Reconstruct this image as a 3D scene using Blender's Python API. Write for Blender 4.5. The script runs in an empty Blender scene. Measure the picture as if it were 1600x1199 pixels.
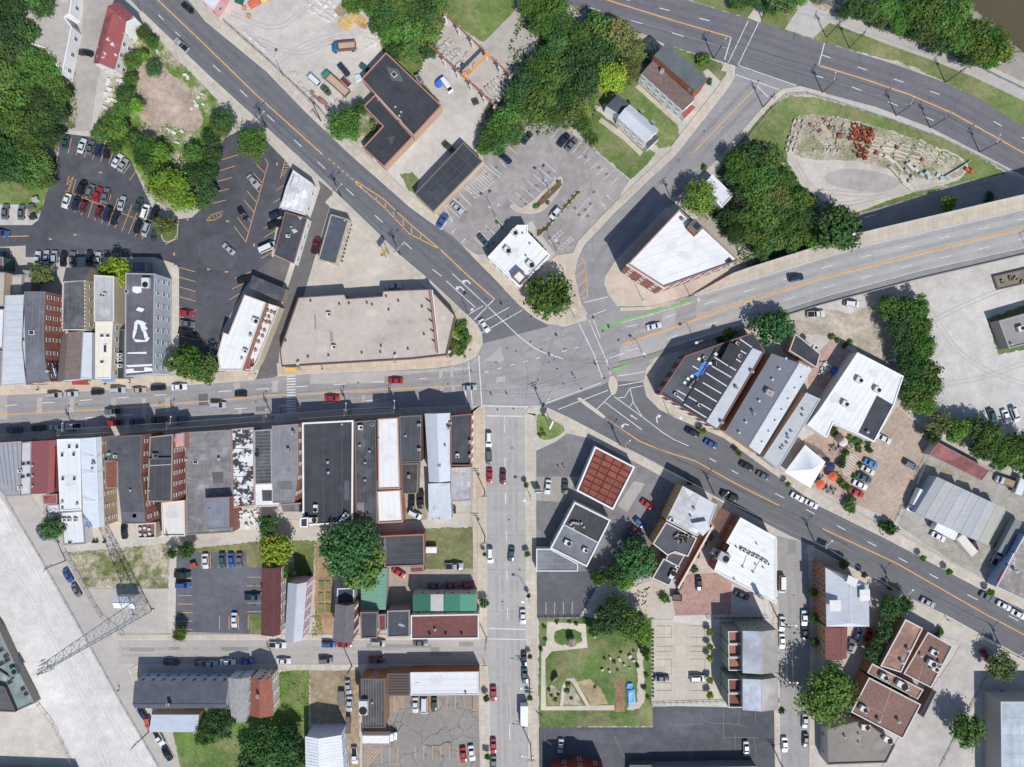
import bpy,math,random
import numpy as np
from mathutils import Vector,Matrix
R = math.radians
SC = bpy.context.scene
COL = SC.collection
rnd = random.Random(7)
# ------------------------------------------------------------------ camera, sky, sun, exposure
PX = 0.2                       # metres on the ground per photograph pixel
CX,CY,HC = 800.0,599.5,215.0
cam_d = bpy.data.cameras.new("camera"); cam = bpy.data.objects.new("camera",cam_d); COL.objects.link(cam)
cam.location = (0,0,HC); cam_d.sensor_width = 36.0
cam_d.lens = 36.0 * HC / (1600 * PX); cam_d.clip_start = 1.0; cam_d.clip_end = 6000
SC.camera = cam
SUN_EL = 50.0; SDX,SDY = 0.42,-0.907          # the sun stands to the south-south-east
w = bpy.data.worlds.new("World"); SC.world = w; w.use_nodes = True
nt = w.node_tree; sky = nt.nodes.new("ShaderNodeTexSky"); sky.sky_type = 'NISHITA'; sky.sun_disc = False
sky.sun_elevation = R(SUN_EL); sky.sun_rotation = math.atan2(SDX,SDY); sky.altitude = 200; sky.dust_density = 0.6; sky.ozone_density = 1.6
nt.links.new(sky.outputs[0],nt.nodes["Background"].inputs[0]); nt.nodes["Background"].inputs[1].default_value = 0.125
sl = bpy.data.lights.new("sun",'SUN'); sl.energy = 4.3; sl.angle = R(0.53); sl.color = (1.0,0.975,0.935)
so = bpy.data.objects.new("sun",sl); COL.objects.link(so)
sdir = Vector((SDX * math.cos(R(SUN_EL)),SDY * math.cos(R(SUN_EL)),math.sin(R(SUN_EL))))
so.rotation_euler = sdir.to_track_quat('Z','Y').to_euler(); so.location = (60,-130,200)
vs = SC.view_settings; vs.view_transform = 'Standard'; vs.look = 'None'; vs.exposure = 0.06; vs.gamma = 1.0

# ------------------------------------------------------------------ helpers
def P(x,y,h=0.0):
    """map position of a point seen at photograph pixel x, y and standing h metres above ground"""
    k = PX * (HC - h) / HC
    return ((x - CX) * k,(CY - y) * k)
KEXP = 1.22
def C(r,g=None,b=None,ds=.13):
    if g is None: r,g,b = (r >> 16) & 255,(r >> 8) & 255,r & 255
    f = lambda v: ((v / 255 + .055) / 1.055) ** 2.4 if v > 10 else v / 255 / 12.92
    q = [f(v) / KEXP for v in (r,g,b)]; l_ = .25 * q[0] + .6 * q[1] + .15 * q[2]      # the photograph is slightly washed out
    return tuple(min(.86,v * (1 - ds) + l_ * ds) for v in q) + (1.0,)

MATS = {}
def MAT(name,base=None,var=.5,sc=(.05,.5,5.0),rough=.9,bump=.0,metal=0.0,col2=None,c2s=.12,c2t=(.5,.62),joint=None,jcol=.7,
        spec=.3,wave=None,crack=None,coat=0,vor=None,streak=None):
    if name in MATS: return MATS[name]
    m = bpy.data.materials.new(name); m.use_nodes = True; n = m.node_tree.nodes; l = m.node_tree.links
    bs = n["Principled BSDF"]; bs.inputs["Roughness"].default_value = rough; bs.inputs["Metallic"].default_value = metal
    bs.inputs["Specular IOR Level"].default_value = spec
    if coat: bs.inputs["Coat Weight"].default_value = coat; bs.inputs["Coat Roughness"].default_value = .08
    geo = n.new("ShaderNodeNewGeometry"); pos = geo.outputs["Position"]
    if base is None:
        oi = n.new("ShaderNodeObjectInfo"); colr = oi.outputs["Color"]
    else:
        rgb = n.new("ShaderNodeRGB"); rgb.outputs[0].default_value = base; colr = rgb.outputs[0]
    def noise(s,d=4,rg=.6):
        t = n.new("ShaderNodeTexNoise"); t.inputs["Scale"].default_value = s; t.inputs["Detail"].default_value = d
        t.inputs["Roughness"].default_value = rg; l.new(pos,t.inputs["Vector"]); return t.outputs["Fac"]
    def math_(op,a,b=None,clamp=False):
        t = n.new("ShaderNodeMath"); t.operation = op; t.use_clamp = clamp
        for i,v in enumerate((a,b)):
            if v is None: continue
            if isinstance(v,(int,float)): t.inputs[i].default_value = v
            else: l.new(v,t.inputs[i])
        return t.outputs[0]
    def mixc(f,a,b):
        t = n.new("ShaderNodeMix"); t.data_type = 'RGBA'
        l.new(f,t.inputs["Factor"]) if not isinstance(f,(int,float)) else setattr(t.inputs["Factor"],"default_value",f)
        for s,v in ((6,a),(7,b)):
            if isinstance(v,tuple): t.inputs[s].default_value = v
            else: l.new(v,t.inputs[s])
        return t.outputs[2]
    def scale(c,f):
        t = n.new("ShaderNodeVectorMath"); t.operation = 'SCALE'; l.new(c,t.inputs[0])
        if isinstance(f,(int,float)): t.inputs["Scale"].default_value = f
        else: l.new(f,t.inputs["Scale"])
        return t.outputs[0]
    if col2 is not None:
        nf = noise(c2s,6,.65)
        mr = n.new("ShaderNodeMapRange"); mr.inputs[1].default_value = c2t[0]; mr.inputs[2].default_value = c2t[1]; l.new(nf,mr.inputs[0])
        if isinstance(col2,(int,float)): colr = mixc(mr.outputs[0],colr,scale(colr,col2))
        else: colr = mixc(mr.outputs[0],colr,col2)
    v = 1.0 - var * .5 * sum((1.0,.8,.7)[:len(sc)])
    acc = None; last = None
    for s,wgt in zip(sc,(1.0,.8,.7)):
        last = noise(s); t = math_('MULTIPLY',last,var * wgt)
        acc = t if acc is None else math_('ADD',acc,t)
    acc = math_('ADD',acc,v)
    if streak:      # worn streaks, fine in one direction
        mp = n.new("ShaderNodeMapping"); mp.inputs["Rotation"].default_value = (0,0,R(streak[0])); mp.inputs["Scale"].default_value = (streak[1],streak[2],1)
        l.new(pos,mp.inputs["Vector"]); t = n.new("ShaderNodeTexNoise"); t.inputs["Scale"].default_value = 1; t.inputs["Detail"].default_value = 3
        l.new(mp.outputs[0],t.inputs["Vector"]); acc = math_('ADD',acc,math_('MULTIPLY',math_('SUBTRACT',t.outputs["Fac"],.5),streak[3]))
    colr = scale(colr,acc)
    if crack:
        t = n.new("ShaderNodeTexVoronoi"); t.feature = 'DISTANCE_TO_EDGE'; t.inputs["Scale"].default_value = crack[0]
        ns = n.new("ShaderNodeTexNoise"); ns.inputs["Scale"].default_value = .35; ns.inputs["Detail"].default_value = 5; l.new(pos,ns.inputs["Vector"])
        ad = n.new("ShaderNodeVectorMath"); ad.operation = 'MULTIPLY_ADD'; l.new(ns.outputs["Color"],ad.inputs[0]); ad.inputs[1].default_value = (3,3,0); l.new(pos,ad.inputs[2])
        l.new(ad.outputs[0],t.inputs["Vector"])
        lt = math_('LESS_THAN',t.outputs["Distance"],crack[1]); msk = math_('MULTIPLY',lt,crack[2] if len(crack) > 2 else .55)
        if len(crack) > 3: msk = math_('MULTIPLY',msk,math_('GREATER_THAN',noise(crack[3],2),.5))
        colr = mixc(msk,colr,(.03,.03,.03,1))
    if vor:         # speckle of small stones
        t = n.new("ShaderNodeTexVoronoi"); t.inputs["Scale"].default_value = vor[0]; l.new(pos,t.inputs["Vector"])
        sp = n.new("ShaderNodeSeparateColor"); l.new(t.outputs["Color"],sp.inputs[0])
        colr = scale(colr,math_('ADD',math_('MULTIPLY',sp.outputs[0],vor[1]),1 - vor[1] / 2))
    if joint:       # (uv?, width, height, mortar, rotation)
        bt = n.new("ShaderNodeTexBrick"); bt.offset = joint[5] if len(joint) > 5 else 0; bt.inputs["Scale"].default_value = 1
        bt.inputs["Brick Width"].default_value = joint[1]; bt.inputs["Row Height"].default_value = joint[2]; bt.inputs["Mortar Size"].default_value = joint[3]
        bt.inputs["Mortar Smooth"].default_value = 0
        if joint[0] == 'uv':
            u = n.new("ShaderNodeUVMap"); l.new(u.outputs[0],bt.inputs["Vector"])
        else:
            mp = n.new("ShaderNodeMapping"); mp.inputs["Rotation"].default_value = (0,0,R(joint[4])); l.new(pos,mp.inputs["Vector"]); l.new(mp.outputs[0],bt.inputs["Vector"])
        bt.inputs["Color1"].default_value = (.9,.9,.9,1); bt.inputs["Color2"].default_value = (1.06,1.06,1.06,1); bt.inputs["Mortar"].default_value = (jcol,jcol,jcol,1)
        vm = n.new("ShaderNodeVectorMath"); vm.operation = 'MULTIPLY'; l.new(colr,vm.inputs[0]); l.new(bt.outputs["Color"],vm.inputs[1]); colr = vm.outputs[0]
    l.new(colr,bs.inputs["Base Color"])
    if bump:
        b = n.new("ShaderNodeBump"); b.inputs["Strength"].default_value = bump; b.inputs["Distance"].default_value = .05; l.new(last,b.inputs["Height"]); l.new(b.outputs[0],bs.inputs["Normal"])
    MATS[name] = m; return m

# surfaces of the ground
for nm_,an_ in (('asphalt',0),('asphalt_diag',42),('asphalt_south',29),('asphalt_high',19),('asphalt_main',-3),('asphalt_hill',-46)):
    MAT(nm_,None,.42,(.05,.5,6),.88,.3,crack=(.06,.0045,.3,.05),streak=(an_,.012,.3,.35),vor=(3.5,.1))
MAT('asphalt_cracked',None,.5,(.08,.7,6),.9,.3,crack=(.15,.009,.7),vor=(3,.15))
MAT('asphalt_lot',None,.95,(.04,.35,6),.9,.3,col2=1.3,c2s=.06,c2t=(.46,.74),crack=(.08,.004,.3,.06),vor=(4,.1))
MAT('road_concrete',None,.4,(.05,.5,6),.9,.2,streak=(-90,.03,.4,.25))
MAT('deck_concrete',None,.35,(.05,.5,6),.9,.2,streak=(-14,.012,.35,.25))
MAT('concrete',None,.6,(.05,.5,5),.92,.2,col2=.86,c2s=.09,c2t=(.5,.7))
MAT('paving',None,.4,(.06,.6,5),.92,.2,joint=('uv',1.55,1.5,.035),jcol=.72)
MAT('slabs',None,.4,(.06,.6,5),.92,.2,joint=('w',3.4,3.4,.05,0),jcol=.8)
MAT('gravel',None,.7,(.035,.3,7),.95,.5,col2=1.13,c2s=.06,c2t=(.42,.66),vor=(1.8,.1))
MAT('dirt',None,1.2,(.08,.5,5),.96,.5,col2=.68,c2s=.13,c2t=(.42,.66),vor=(1.2,.2))
MAT('grass',None,1.25,(.06,.5,4),.95,.6,col2=C(150,138,98),c2s=.1,c2t=(.44,.72),vor=(2.2,.25))
MAT('weeds',None,1.0,(.07,.6,4),.95,.6,col2=C(186,172,150),c2s=.13,c2t=(.44,.56),vor=(2.0,.4))
MAT('brick_paving',None,.8,(.08,.8,5),.92,.2,joint=('w',.6,.3,.03,28,.5),jcol=.85,vor=(1.5,.15))
MAT('paint',None,.55,(.2,1.5,8),.8,0,col2=.62,c2s=1.3,c2t=(.58,.72))
MAT('water',C(96,84,58),.3,(.03,.3,2),.18,.25,spec=.5)
# surfaces of buildings
MAT('wall',None,.3,(.15,1.2,6),.85,.1)
MAT('brickwall',None,.45,(.2,1.5,8),.9,.2,joint=('w',.8,.28,.03,17,.5),jcol=.85,vor=(2,.25))
MAT('membrane',None,.9,(.07,.35,4),.85,.1,col2=1.45,c2s=.13,c2t=(.5,.76))
MAT('worn',None,1.1,(.07,.5,4),.9,.1,col2=1.75,c2s=.2,c2t=(.5,.68))
MAT('peeling',C(70,68,70),.5,(.1,.8,4),.9,.1,col2=C(225,225,228),c2s=.45,c2t=(.47,.52))
MAT('whiteroof',None,.2,(.08,.5,4),.8,0,col2=.82,c2s=.16,c2t=(.5,.76))
MAT('flaking',None,.5,(.08,.6,5),.7,0,col2=C(222,210,208),c2s=.4,c2t=(.6,.66))
MAT('gravelroof',None,.4,(.07,.6,5),.95,.3,vor=(2.5,.1),col2=.88,c2s=.12,c2t=(.5,.7))
MAT('shingle',None,.5,(.1,1,6),.9,.3,joint=('w',.5,.3,.03,25,.5),jcol=.82,vor=(2.5,.25))
MAT('old_concrete',None,.7,(.06,.5,5),.92,.2,col2=C(150,148,120),c2s=.16,c2t=(.5,.72),crack=(.22,.008,.5),vor=(2,.12))
MAT('metalroof',None,.3,(.06,.5,5),.62,.05,metal=.0,spec=.2,streak=(30,.2,2.0,.25))
MAT('rust',C(156,80,60),.9,(.15,1,5),.85,.3,col2=C(116,64,52),c2s=.5,c2t=(.45,.65))
MAT('rustmetal',None,.4,(.1,.8,5),.6,.1,col2=C(150,85,75),c2s=.35,c2t=(.6,.68))
MAT('trim',None,.25,(.3,2,8),.8,0)
MAT('metal',None,.2,(.3,2,8),.45,0,metal=.3,spec=.5)
MAT('glass',C(52,60,72),.2,(.3,2,8),.08,0,spec=.6)
MAT('wood',None,.6,(.3,2,9),.85,.1)
MAT('carpaint',None,.04,(.3,2,8),.28,0,spec=.5,coat=.8)
MAT('carglass',C(30,34,42),.1,(.3,2,8),.06,0,spec=.6)
MAT('rubber',C(38,38,40),.2,(.3,2,8),.8,0)
MAT('lamp',C(240,240,235),.05,(.3,2,8),.2,0,spec=.5)
MAT('tail',C(170,30,28),.05,(.3,2,8),.3,0,spec=.5)
MAT('tarp',None,.7,(.4,2,9),.45,.5,spec=.4)
MAT('cloth',None,.3,(.3,2,8),.9,.1)
MAT('bark',C(96,80,66),.6,(.4,2,8),.95,.4)
def leafmat():
    m = MAT('leaf',None,1.0,(.12,.9,3.0),.75,0,spec=.15,vor=(1.6,.6)); n = m.node_tree.nodes; l = m.node_tree.links; bs = n["Principled BSDF"]
    src = bs.inputs["Base Color"].links[0].from_socket; geo = n.new("ShaderNodeNewGeometry"); nz = n.new("ShaderNodeTexNoise"); nz.inputs["Scale"].default_value = .35; nz.inputs["Detail"].default_value = 3; l.new(geo.outputs["Position"],nz.inputs["Vector"])
    hs = n.new("ShaderNodeHueSaturation"); mr = n.new("ShaderNodeMapRange"); mr.inputs[1].default_value = .3; mr.inputs[2].default_value = .7; mr.inputs[3].default_value = .465; mr.inputs[4].default_value = .525; l.new(nz.outputs["Fac"],mr.inputs[0]); l.new(mr.outputs[0],hs.inputs["Hue"]); l.new(src,hs.inputs["Color"])
    l.new(hs.outputs[0],bs.inputs["Base Color"]); tr = n.new("ShaderNodeBsdfTranslucent"); l.new(hs.outputs[0],tr.inputs["Color"]); mx = n.new("ShaderNodeMixShader"); mx.inputs[0].default_value = .22
    l.new(bs.outputs[0],mx.inputs[1]); l.new(tr.outputs[0],mx.inputs[2]); l.new(mx.outputs[0],n["Material Output"].inputs["Surface"])
leafmat()

def link(o,parent=None):
    COL.objects.link(o)
    if parent is not None: o.parent = parent
    return o
def mesh(name,vs_,fs,mat,uv=None,smooth=False):
    me = bpy.data.meshes.new(name); me.from_pydata([tuple(v) for v in vs_],[],fs); me.materials.append(MATS[mat])
    if uv:
        ul = me.uv_layers.new(name="UVMap")
        for lp in me.loops: ul.data[lp.index].uv = uv[lp.vertex_index]
    if smooth: me.polygons.foreach_set("use_smooth",[True] * len(me.polygons))
    return me
def ob(name,me,parent=None,color=None,loc=None,rz=0,sca=None):
    o = bpy.data.objects.new(name,me)
    if color is not None: o.color = color
    if loc is not None: o.location = loc
    if rz: o.rotation_euler = (0,0,rz)
    if sca is not None: o.scale = sca if not isinstance(sca,(int,float)) else (sca,) * 3
    return link(o,parent)
def empty(name,loc,rz=0,sca=None):
    o = bpy.data.objects.new(name,None); o.location = loc; o.empty_display_size = .5
    if rz: o.rotation_euler = (0,0,rz)
    if sca: o.scale = (sca,) * 3 if isinstance(sca,(int,float)) else sca
    return link(o)
LABELS = {}
def tag(o,label,cat,group=None,kind=None):
    o["label"] = label; o["category"] = cat
    if group: o["group"] = group
    if kind: o["kind"] = kind
    LABELS.setdefault(label,[]).append(o); return o
def area(p): return sum(p[i][0] * p[(i + 1) % len(p)][1] - p[(i + 1) % len(p)][0] * p[i][1] for i in range(len(p))) / 2
def ccw(p): return list(p) if area(p) > 0 else list(p)[::-1]
def chaikin(p,n=2,closed=True):
    for _ in range(n):
        q = []; k = len(p)
        for i in range(k if closed else k - 1):
            a,b = p[i],p[(i + 1) % k]
            q += [(a[0] * .75 + b[0] * .25,a[1] * .75 + b[1] * .25),(a[0] * .25 + b[0] * .75,a[1] * .25 + b[1] * .75)]
        if not closed: q = [p[0]] + q + [p[-1]]
        p = q
    return p
def inset(p,d):
    n = len(p); out = []
    for i in range(n):
        a,b,c = Vector(p[i - 1]),Vector(p[i]),Vector(p[(i + 1) % n])
        e1,e2 = (b - a).normalized(),(c - b).normalized()
        n1,n2 = Vector((-e1.y,e1.x)),Vector((-e2.y,e2.x)); m = n1 + n2
        if m.length < 1e-3: m = n1
        m.normalize(); k = max(.35,m.dot(n1)); out.append(tuple(b + m * (d / k)))
    return out
def offs(pts,d):                       # open polyline in pixels, + = right-hand side in the photograph
    out = []
    for i in range(len(pts)):
        a = Vector(pts[max(0,i - 1)]); b = Vector(pts[min(len(pts) - 1,i + 1)]); t = (b - a).normalized()
        out.append((pts[i][0] - t.y * d,pts[i][1] + t.x * d))
    return out
def rough(pts,st=3.5,a=1.3):
    rr = random.Random(int(pts[0][0] * 7 + pts[0][1])); out = []
    for p,q in zip(pts,pts[1:] + pts[:1]):
        n = max(1,int(math.hypot(q[0] - p[0],q[1] - p[1]) / st))
        for i in range(n): t = i / n; out.append((p[0] + (q[0] - p[0]) * t + rr.uniform(-a,a),p[1] + (q[1] - p[1]) * t + rr.uniform(-a,a)))
    return out
ZI = [0.004]; ZOF = {}
def patch(name,pts,mat,color,sm=0,z=None,label=None,parent=None):
    if sm: pts = chaikin(pts,sm)
    if mat in ('grass','weeds','dirt','gravel') and name not in ('sand_path','gravel_yard'): pts = rough(pts)
    if z is None: ZI[0] += .001; z = ZI[0]
    q = ccw([P(*p) for p in pts]); me = mesh(name,[(a,b,z) for a,b in q],[tuple(range(len(q)))],mat)
    o = ob(name,me,parent,color); ZOF[o.name] = z + .016
    if parent is None: o["kind"] = "structure"
    return o
def slab(name,pts,mat,color,z=.16,sm=0,kerb=True):
    WZ[0] += .0013; z += WZ[0]
    if sm: pts = chaikin(pts,sm)
    q = ccw([P(*p) for p in pts]); n = len(q)
    v = [(a,b,z) for a,b in q] + [(a,b,-.02) for a,b in q]
    f = [tuple(range(n))] + [(i + n,(i + 1) % n + n,(i + 1) % n,i) for i in range(n)]
    o = ob(name,mesh(name,v,f,mat,uv=[(a,b) for a,b,_ in v]),None,color); o["kind"] = "structure"
    if kerb:
        r = inset(q,.22); v = [(a,b,z + .006) for a,b in q] + [(a,b,z + .006) for a,b in r]
        ob("kerb",mesh("kerb",v,[(i,(i + 1) % n,(i + 1) % n + n,i + n) for i in range(n)],'concrete'),o,C(205,200,190))
    return o
def ribbon(pts,wpx,z,mat,color,name,parent=None,side=0,closed=False):
    a,b = (offs(pts,-wpx / 2),offs(pts,wpx / 2)) if side == 0 else (pts,offs(pts,wpx))
    va = [P(*p) + (z,) for p in a]; vb = [P(*p) + (z,) for p in b]; n = len(va); L = [0]
    for i in range(1,n): L.append(L[-1] + math.hypot(va[i][0] - va[i - 1][0],va[i][1] - va[i - 1][1]))
    me = mesh(name,va + vb,[(i,i + 1,i + 1 + n,i + n) if area([va[i][:2],va[i + 1][:2],vb[i + 1][:2],vb[i][:2]]) > 0 else (i + n,i + 1 + n,i + 1,i) for i in range(n - 1)],mat,
              uv=[(t,0) for t in L] + [(t,abs(wpx) * PX) for t in L])
    return ob(name,me,parent,color)
WZ = [0]
def walk(name,pts,wpx,color=None,sm=0,mat='paving',z=.16):
    """raised pavement along a kerb line; its kerb stones are a part"""
    WZ[0] += .0013; z += WZ[0]
    if sm: pts = chaikin(pts,sm,False)
    color = color or C(203,190,172); outer = offs(pts,wpx); n = len(pts)
    va = [P(*p) for p in pts]; vb = [P(*p) for p in outer]; L = [0]
    for i in range(1,n): L.append(L[-1] + math.hypot(va[i][0] - va[i - 1][0],va[i][1] - va[i - 1][1]))
    v = [(a,b,z) for a,b in va] + [(a,b,z) for a,b in vb] + [(a,b,-.02) for a,b in va] + [(a,b,-.02) for a,b in vb]
    fl = area([va[0],va[1],vb[1],vb[0]]) > 0; f = []
    for i in range(n - 1):
        for q in ((i,i + 1,i + 1 + n,i + n),(i,i + 2 * n,i + 1 + 2 * n,i + 1),(i + n,i + 1 + n,i + 1 + 3 * n,i + 3 * n)):
            f.append(q if fl else q[::-1])
    W = abs(wpx) * PX; uv = [(t,0) for t in L] + [(t,W) for t in L]
    o = ob(name,mesh(name,v,f,mat,uv=uv + uv),None,color); o["kind"] = "structure"
    s = 1.1 if wpx > 0 else -1.1
    ribbon(pts,s,z + .006,'concrete',C(208,203,194),"kerb",o,side=1)
    return o
MZ = [.17]
def line(par,pts,wpx,color,name="painted_line",z=None,sm=0):
    if sm: pts = chaikin(pts,sm,False)
    return ribbon(pts,wpx,z or ZOF.get(par.name,.14),'paint',color,name,par)
WHT,YEL = C(226,226,224),C(232,172,84)
def dashes(par,a,b,n,frac=.3,wpx=1.1,color=None,z=None):
    for i in range(n):
        t0,t1 = i / n,(i + frac) / n
        line(par,[(a[0] + (b[0] - a[0]) * t,a[1] + (b[1] - a[1]) * t) for t in (t0,t1)],wpx,color or WHT,z=z)
def stripes(par,a0,b0,a1,b1,n,wpx=.9,color=None):
    """n parallel bay lines, the first from a0 to b0 and the last from a1 to b1"""
    for i in range(n):
        t = i / max(1,n - 1)
        line(par,[(a0[0] + (a1[0] - a0[0]) * t,a0[1] + (a1[1] - a0[1]) * t),(b0[0] + (b1[0] - b0[0]) * t,b0[1] + (b1[1] - b0[1]) * t)],wpx,color or YEL)
def glyph(par,polys,x,y,ang,s,color,name,z=None):
    z = z or ZOF.get(par.name,.14); v = []; f = []
    ca,sa = math.cos(R(ang)),math.sin(R(ang))
    for pl in polys:
        q = ccw([P(x + s * (a * ca - b * sa),y + s * (a * sa + b * ca)) for a,b in pl]); k = len(v); v += [(a,b,z) for a,b in q]; f.append(tuple(range(k,len(v))))
    return ob(name,mesh(name,v,f,'paint'),par,color)
STRAIGHT = [[(-9,-.8),(3,-.8),(3,.8),(-9,.8)],[(3,-2.6),(9,0),(3,2.6)]]
LEFTA = [[(-6,2),(0,2),(3,0),(3,-2),(1.4,-2),(1.4,-.6),(-.6,.6),(-6,.6)],[(-.4,-1.8),(2.2,-6),(5,-1.8)]]
RIGHTA = [[(a,-b) for a,b in p] for p in LEFTA]
TURNARROW = [[(-2.4,-.7),(.6,-.7),(.6,.7),(-2.4,.7)],[(.6,-2),(3,0),(.6,2)]]
ORD = "first second third fourth fifth sixth seventh eighth ninth tenth eleventh twelfth thirteenth fourteenth fifteenth sixteenth seventeenth eighteenth nineteenth".split()
for tw,tn in (("twenty","twentieth"),("thirty","thirtieth"),("forty","fortieth"),("fifty","fiftieth"),("sixty","sixtieth"),("seventy","seventieth")): ORD += [tn] + [tw + "-" + q for q in ORD[:9]]
# ------------------------------------------------------------------ ground, river, lots, lawns
gw = [P(-4000,-4000),P(1330,-4000),P(1330,-60),P(1450,-30),P(1545,45),P(1568,72),P(1640,130),P(2200,420),P(6000,1800),P(6000,6000),P(-4000,6000)]
gq = ccw(gw); go = ob("ground",mesh("ground",[(a,b,0) for a,b in gq],[tuple(range(len(gq)))],'concrete'),None,C(196,188,176)); go["kind"] = "structure"
bk = [(1330,-4000),(1330,-60),(1450,-30),(1545,45),(1568,72),(1640,130),(2200,420),(6000,1800)]
bi = offs(bk,-26); nb = len(bk)
o = ob("river_bank",mesh("river_bank",[P(*p) + (0,) for p in bk] + [P(*p) + (-3.2,) for p in bi],[(i,i + 1,i + 1 + nb,i + nb) for i in range(nb - 1)],'weeds'),None,C(92,104,56)); o["kind"] = "structure"
o = ob("river",mesh("river",[P(1200,-4000) + (-3,),P(1200,1900) + (-3,),P(6000,1900) + (-3,),P(6000,-4000) + (-3,)],[(0,1,2,3)],'water')); o["kind"] = "structure"

ASP,ASPD,RC = C(106,106,112),C(84,85,92),C(170,165,162)
GR = C(100,124,58); GR2 = C(108,122,74)
# --- top left
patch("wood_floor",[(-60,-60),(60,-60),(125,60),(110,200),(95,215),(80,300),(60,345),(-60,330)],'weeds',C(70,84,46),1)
patch("lawn",[(-40,285),(60,285),(78,285),(66,320),(52,338),(44,326),(-40,322)],'grass',C(108,136,54))
patch("lane",[(132,-40),(192,-40),(170,60),(150,140),(142,205),(110,205),(112,160),(128,50)],'concrete',C(176,168,160))
patch("verge",[(122,60),(128,60),(115,120),(118,200),(108,204),(106,130)],'weeds',C(104,116,62))
patch("vacant_lot",[(195,55),(228,40),(262,78),(330,145),(365,190),(345,230),(330,290),(300,330),(245,325),(200,245),(150,215),(150,190),(175,130)],'weeds',C(108,134,48),1)
patch("bare_soil",[(210,120),(228,92),(250,95),(268,120),(292,128),(310,170),(322,190),(300,210),(265,190),(250,212),(228,215),(236,195),(215,185),(222,165)],'dirt',C(190,168,148),2)
patch("parking_strip",[(-40,320),(40,320),(44,350),(-40,352)],'concrete',C(200,196,188))
lotA = patch("car_park",[(-40,352),(50,352),(60,344),(66,325),(78,286),(92,240),(93,208),(150,215),(185,240),(205,252),(240,330),(262,345),(300,340),(322,320),(330,250),(352,215),(385,200),(408,212),(445,250),(458,268),(436,325),(424,400),(455,430),(448,452),(388,440),(345,520),(345,575),(278,575),(278,430),(272,412),(240,402),(40,402),(40,384),(-40,388)],'asphalt_lot',ASPD)
patch("yard",[(-40,388),(40,384),(40,432),(-40,432)],'concrete',C(196,186,170))
patch("stained_asphalt",[(429,400),(460,412),(448,455),(392,432)],'asphalt_lot',C(104,98,98))
# --- top middle
yard = patch("stone_yard",[(330,-40),(600,-40),(602,80),(560,130),(545,150),(520,165),(510,200),(470,160),(330,35)],'gravel',C(196,188,178))
patch("lawn",[(570,-40),(815,-40),(805,20),(756,68),(700,30),(650,120),(690,160),(660,165),(600,90)],'grass',C(102,126,54))
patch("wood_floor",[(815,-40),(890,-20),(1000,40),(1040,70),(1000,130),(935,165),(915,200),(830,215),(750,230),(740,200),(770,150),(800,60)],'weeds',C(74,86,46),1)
patch("crane_court",[(672,66),(700,40),(745,70),(757,65),(800,22),(812,4),(818,40),(842,60),(838,80),(790,130),(770,165),(725,130)],'concrete',C(188,178,165))
patch("driveway",[(600,262),(660,200),(693,168),(722,148),(740,142),(755,175),(740,205),(745,230),(725,224),(648,303),(635,296)],'concrete',C(200,192,182))
patch("lawn",[(625,272),(645,270),(657,283),(648,303),(638,298)],'grass',GR)
patch("lawn",[(565,160),(600,196),(566,232),(545,215),(548,180)],'weeds',C(110,122,66))
bank = patch("bank_car_park",[(654,330),(690,300),(757,258),(752,232),(815,205),(835,188),(880,200),(925,230),(983,282),(962,318),(892,398),(868,398),(830,345),(765,398),(735,398)],'asphalt_lot',C(158,150,146))
patch("lawn",[(925,168),(945,160),(1000,210),(1030,232),(1062,228),(1060,195),(1000,120),(940,120),(905,190),(918,222),(985,282),(1010,258),(1025,240)],'grass',C(100,126,54))
patch("lawn",[(1040,70),(1125,98),(1136,115),(1124,128),(1105,112),(1090,140),(1060,90)],'grass',C(82,112,44))
for pts in ([(992,136),(998,132),(1064,192),(1060,197)],[(960,205),(966,200),(1005,238),(1000,244)],[(1098,112),(1106,108),(1126,128),(1116,140)],[(935,190),(940,184),(978,212),(972,218)]):
    patch("garden_path",pts,'concrete',C(196,184,166))
# --- top right
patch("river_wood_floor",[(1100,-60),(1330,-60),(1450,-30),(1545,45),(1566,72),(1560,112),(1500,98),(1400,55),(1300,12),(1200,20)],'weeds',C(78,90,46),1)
patch("stone_bank",[(1580,80),(1600,84),(1660,120),(1660,160),(1600,128),(1556,108)],'gravel',C(168,158,148))
patch("verge",[(1060,-30),(1075,0),(1188,36),(1280,65),(1420,103),(1500,140),(1600,200),(1680,250),(1680,190),(1600,152),(1500,98),(1400,60),(1290,30),(1180,-10)],'grass',C(108,126,62))
patch("bare_strip",[(1390,92),(1440,108),(1436,114),(1385,96)],'dirt',C(190,178,160),1)
path = patch("riverside_path",[(1230,-30),(1270,6),(1283,20),(1308,22),(1340,34),(1400,50),(1470,78),(1530,108),(1600,140),(1680,180),(1680,200),(1600,158),(1520,120),(1450,92),(1390,70),(1330,48),(1296,36),(1270,60),(1226,46),(1250,10)],'concrete',C(186,180,172))
patch("path_apron",[(1183,8),(1194,8),(1188,36),(1168,28)],'concrete',C(200,192,180))
patch("stone_yard_lawn",[(1205,165),(1235,150),(1280,154),(1360,176),(1460,210),(1530,246),(1600,288),(1680,330),(1680,360),(1350,420),(1200,420),(1100,400),(1090,330),(1130,250),(1170,205)],'grass',C(110,130,62))
patch("stone_yard_gravel",[(1225,250),(1240,215),(1250,180),(1310,185),(1420,215),(1520,250),(1500,285),(1430,298),(1345,330),(1300,340),(1260,320)],'gravel',C(198,188,176),2)
patch("weedy_gravel",[(1235,190),(1255,178),(1320,184),(1420,212),(1515,252),(1500,280),(1440,282),(1380,262),(1330,250),(1260,250),(1238,240)],'weeds',C(150,148,112),1)
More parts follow.
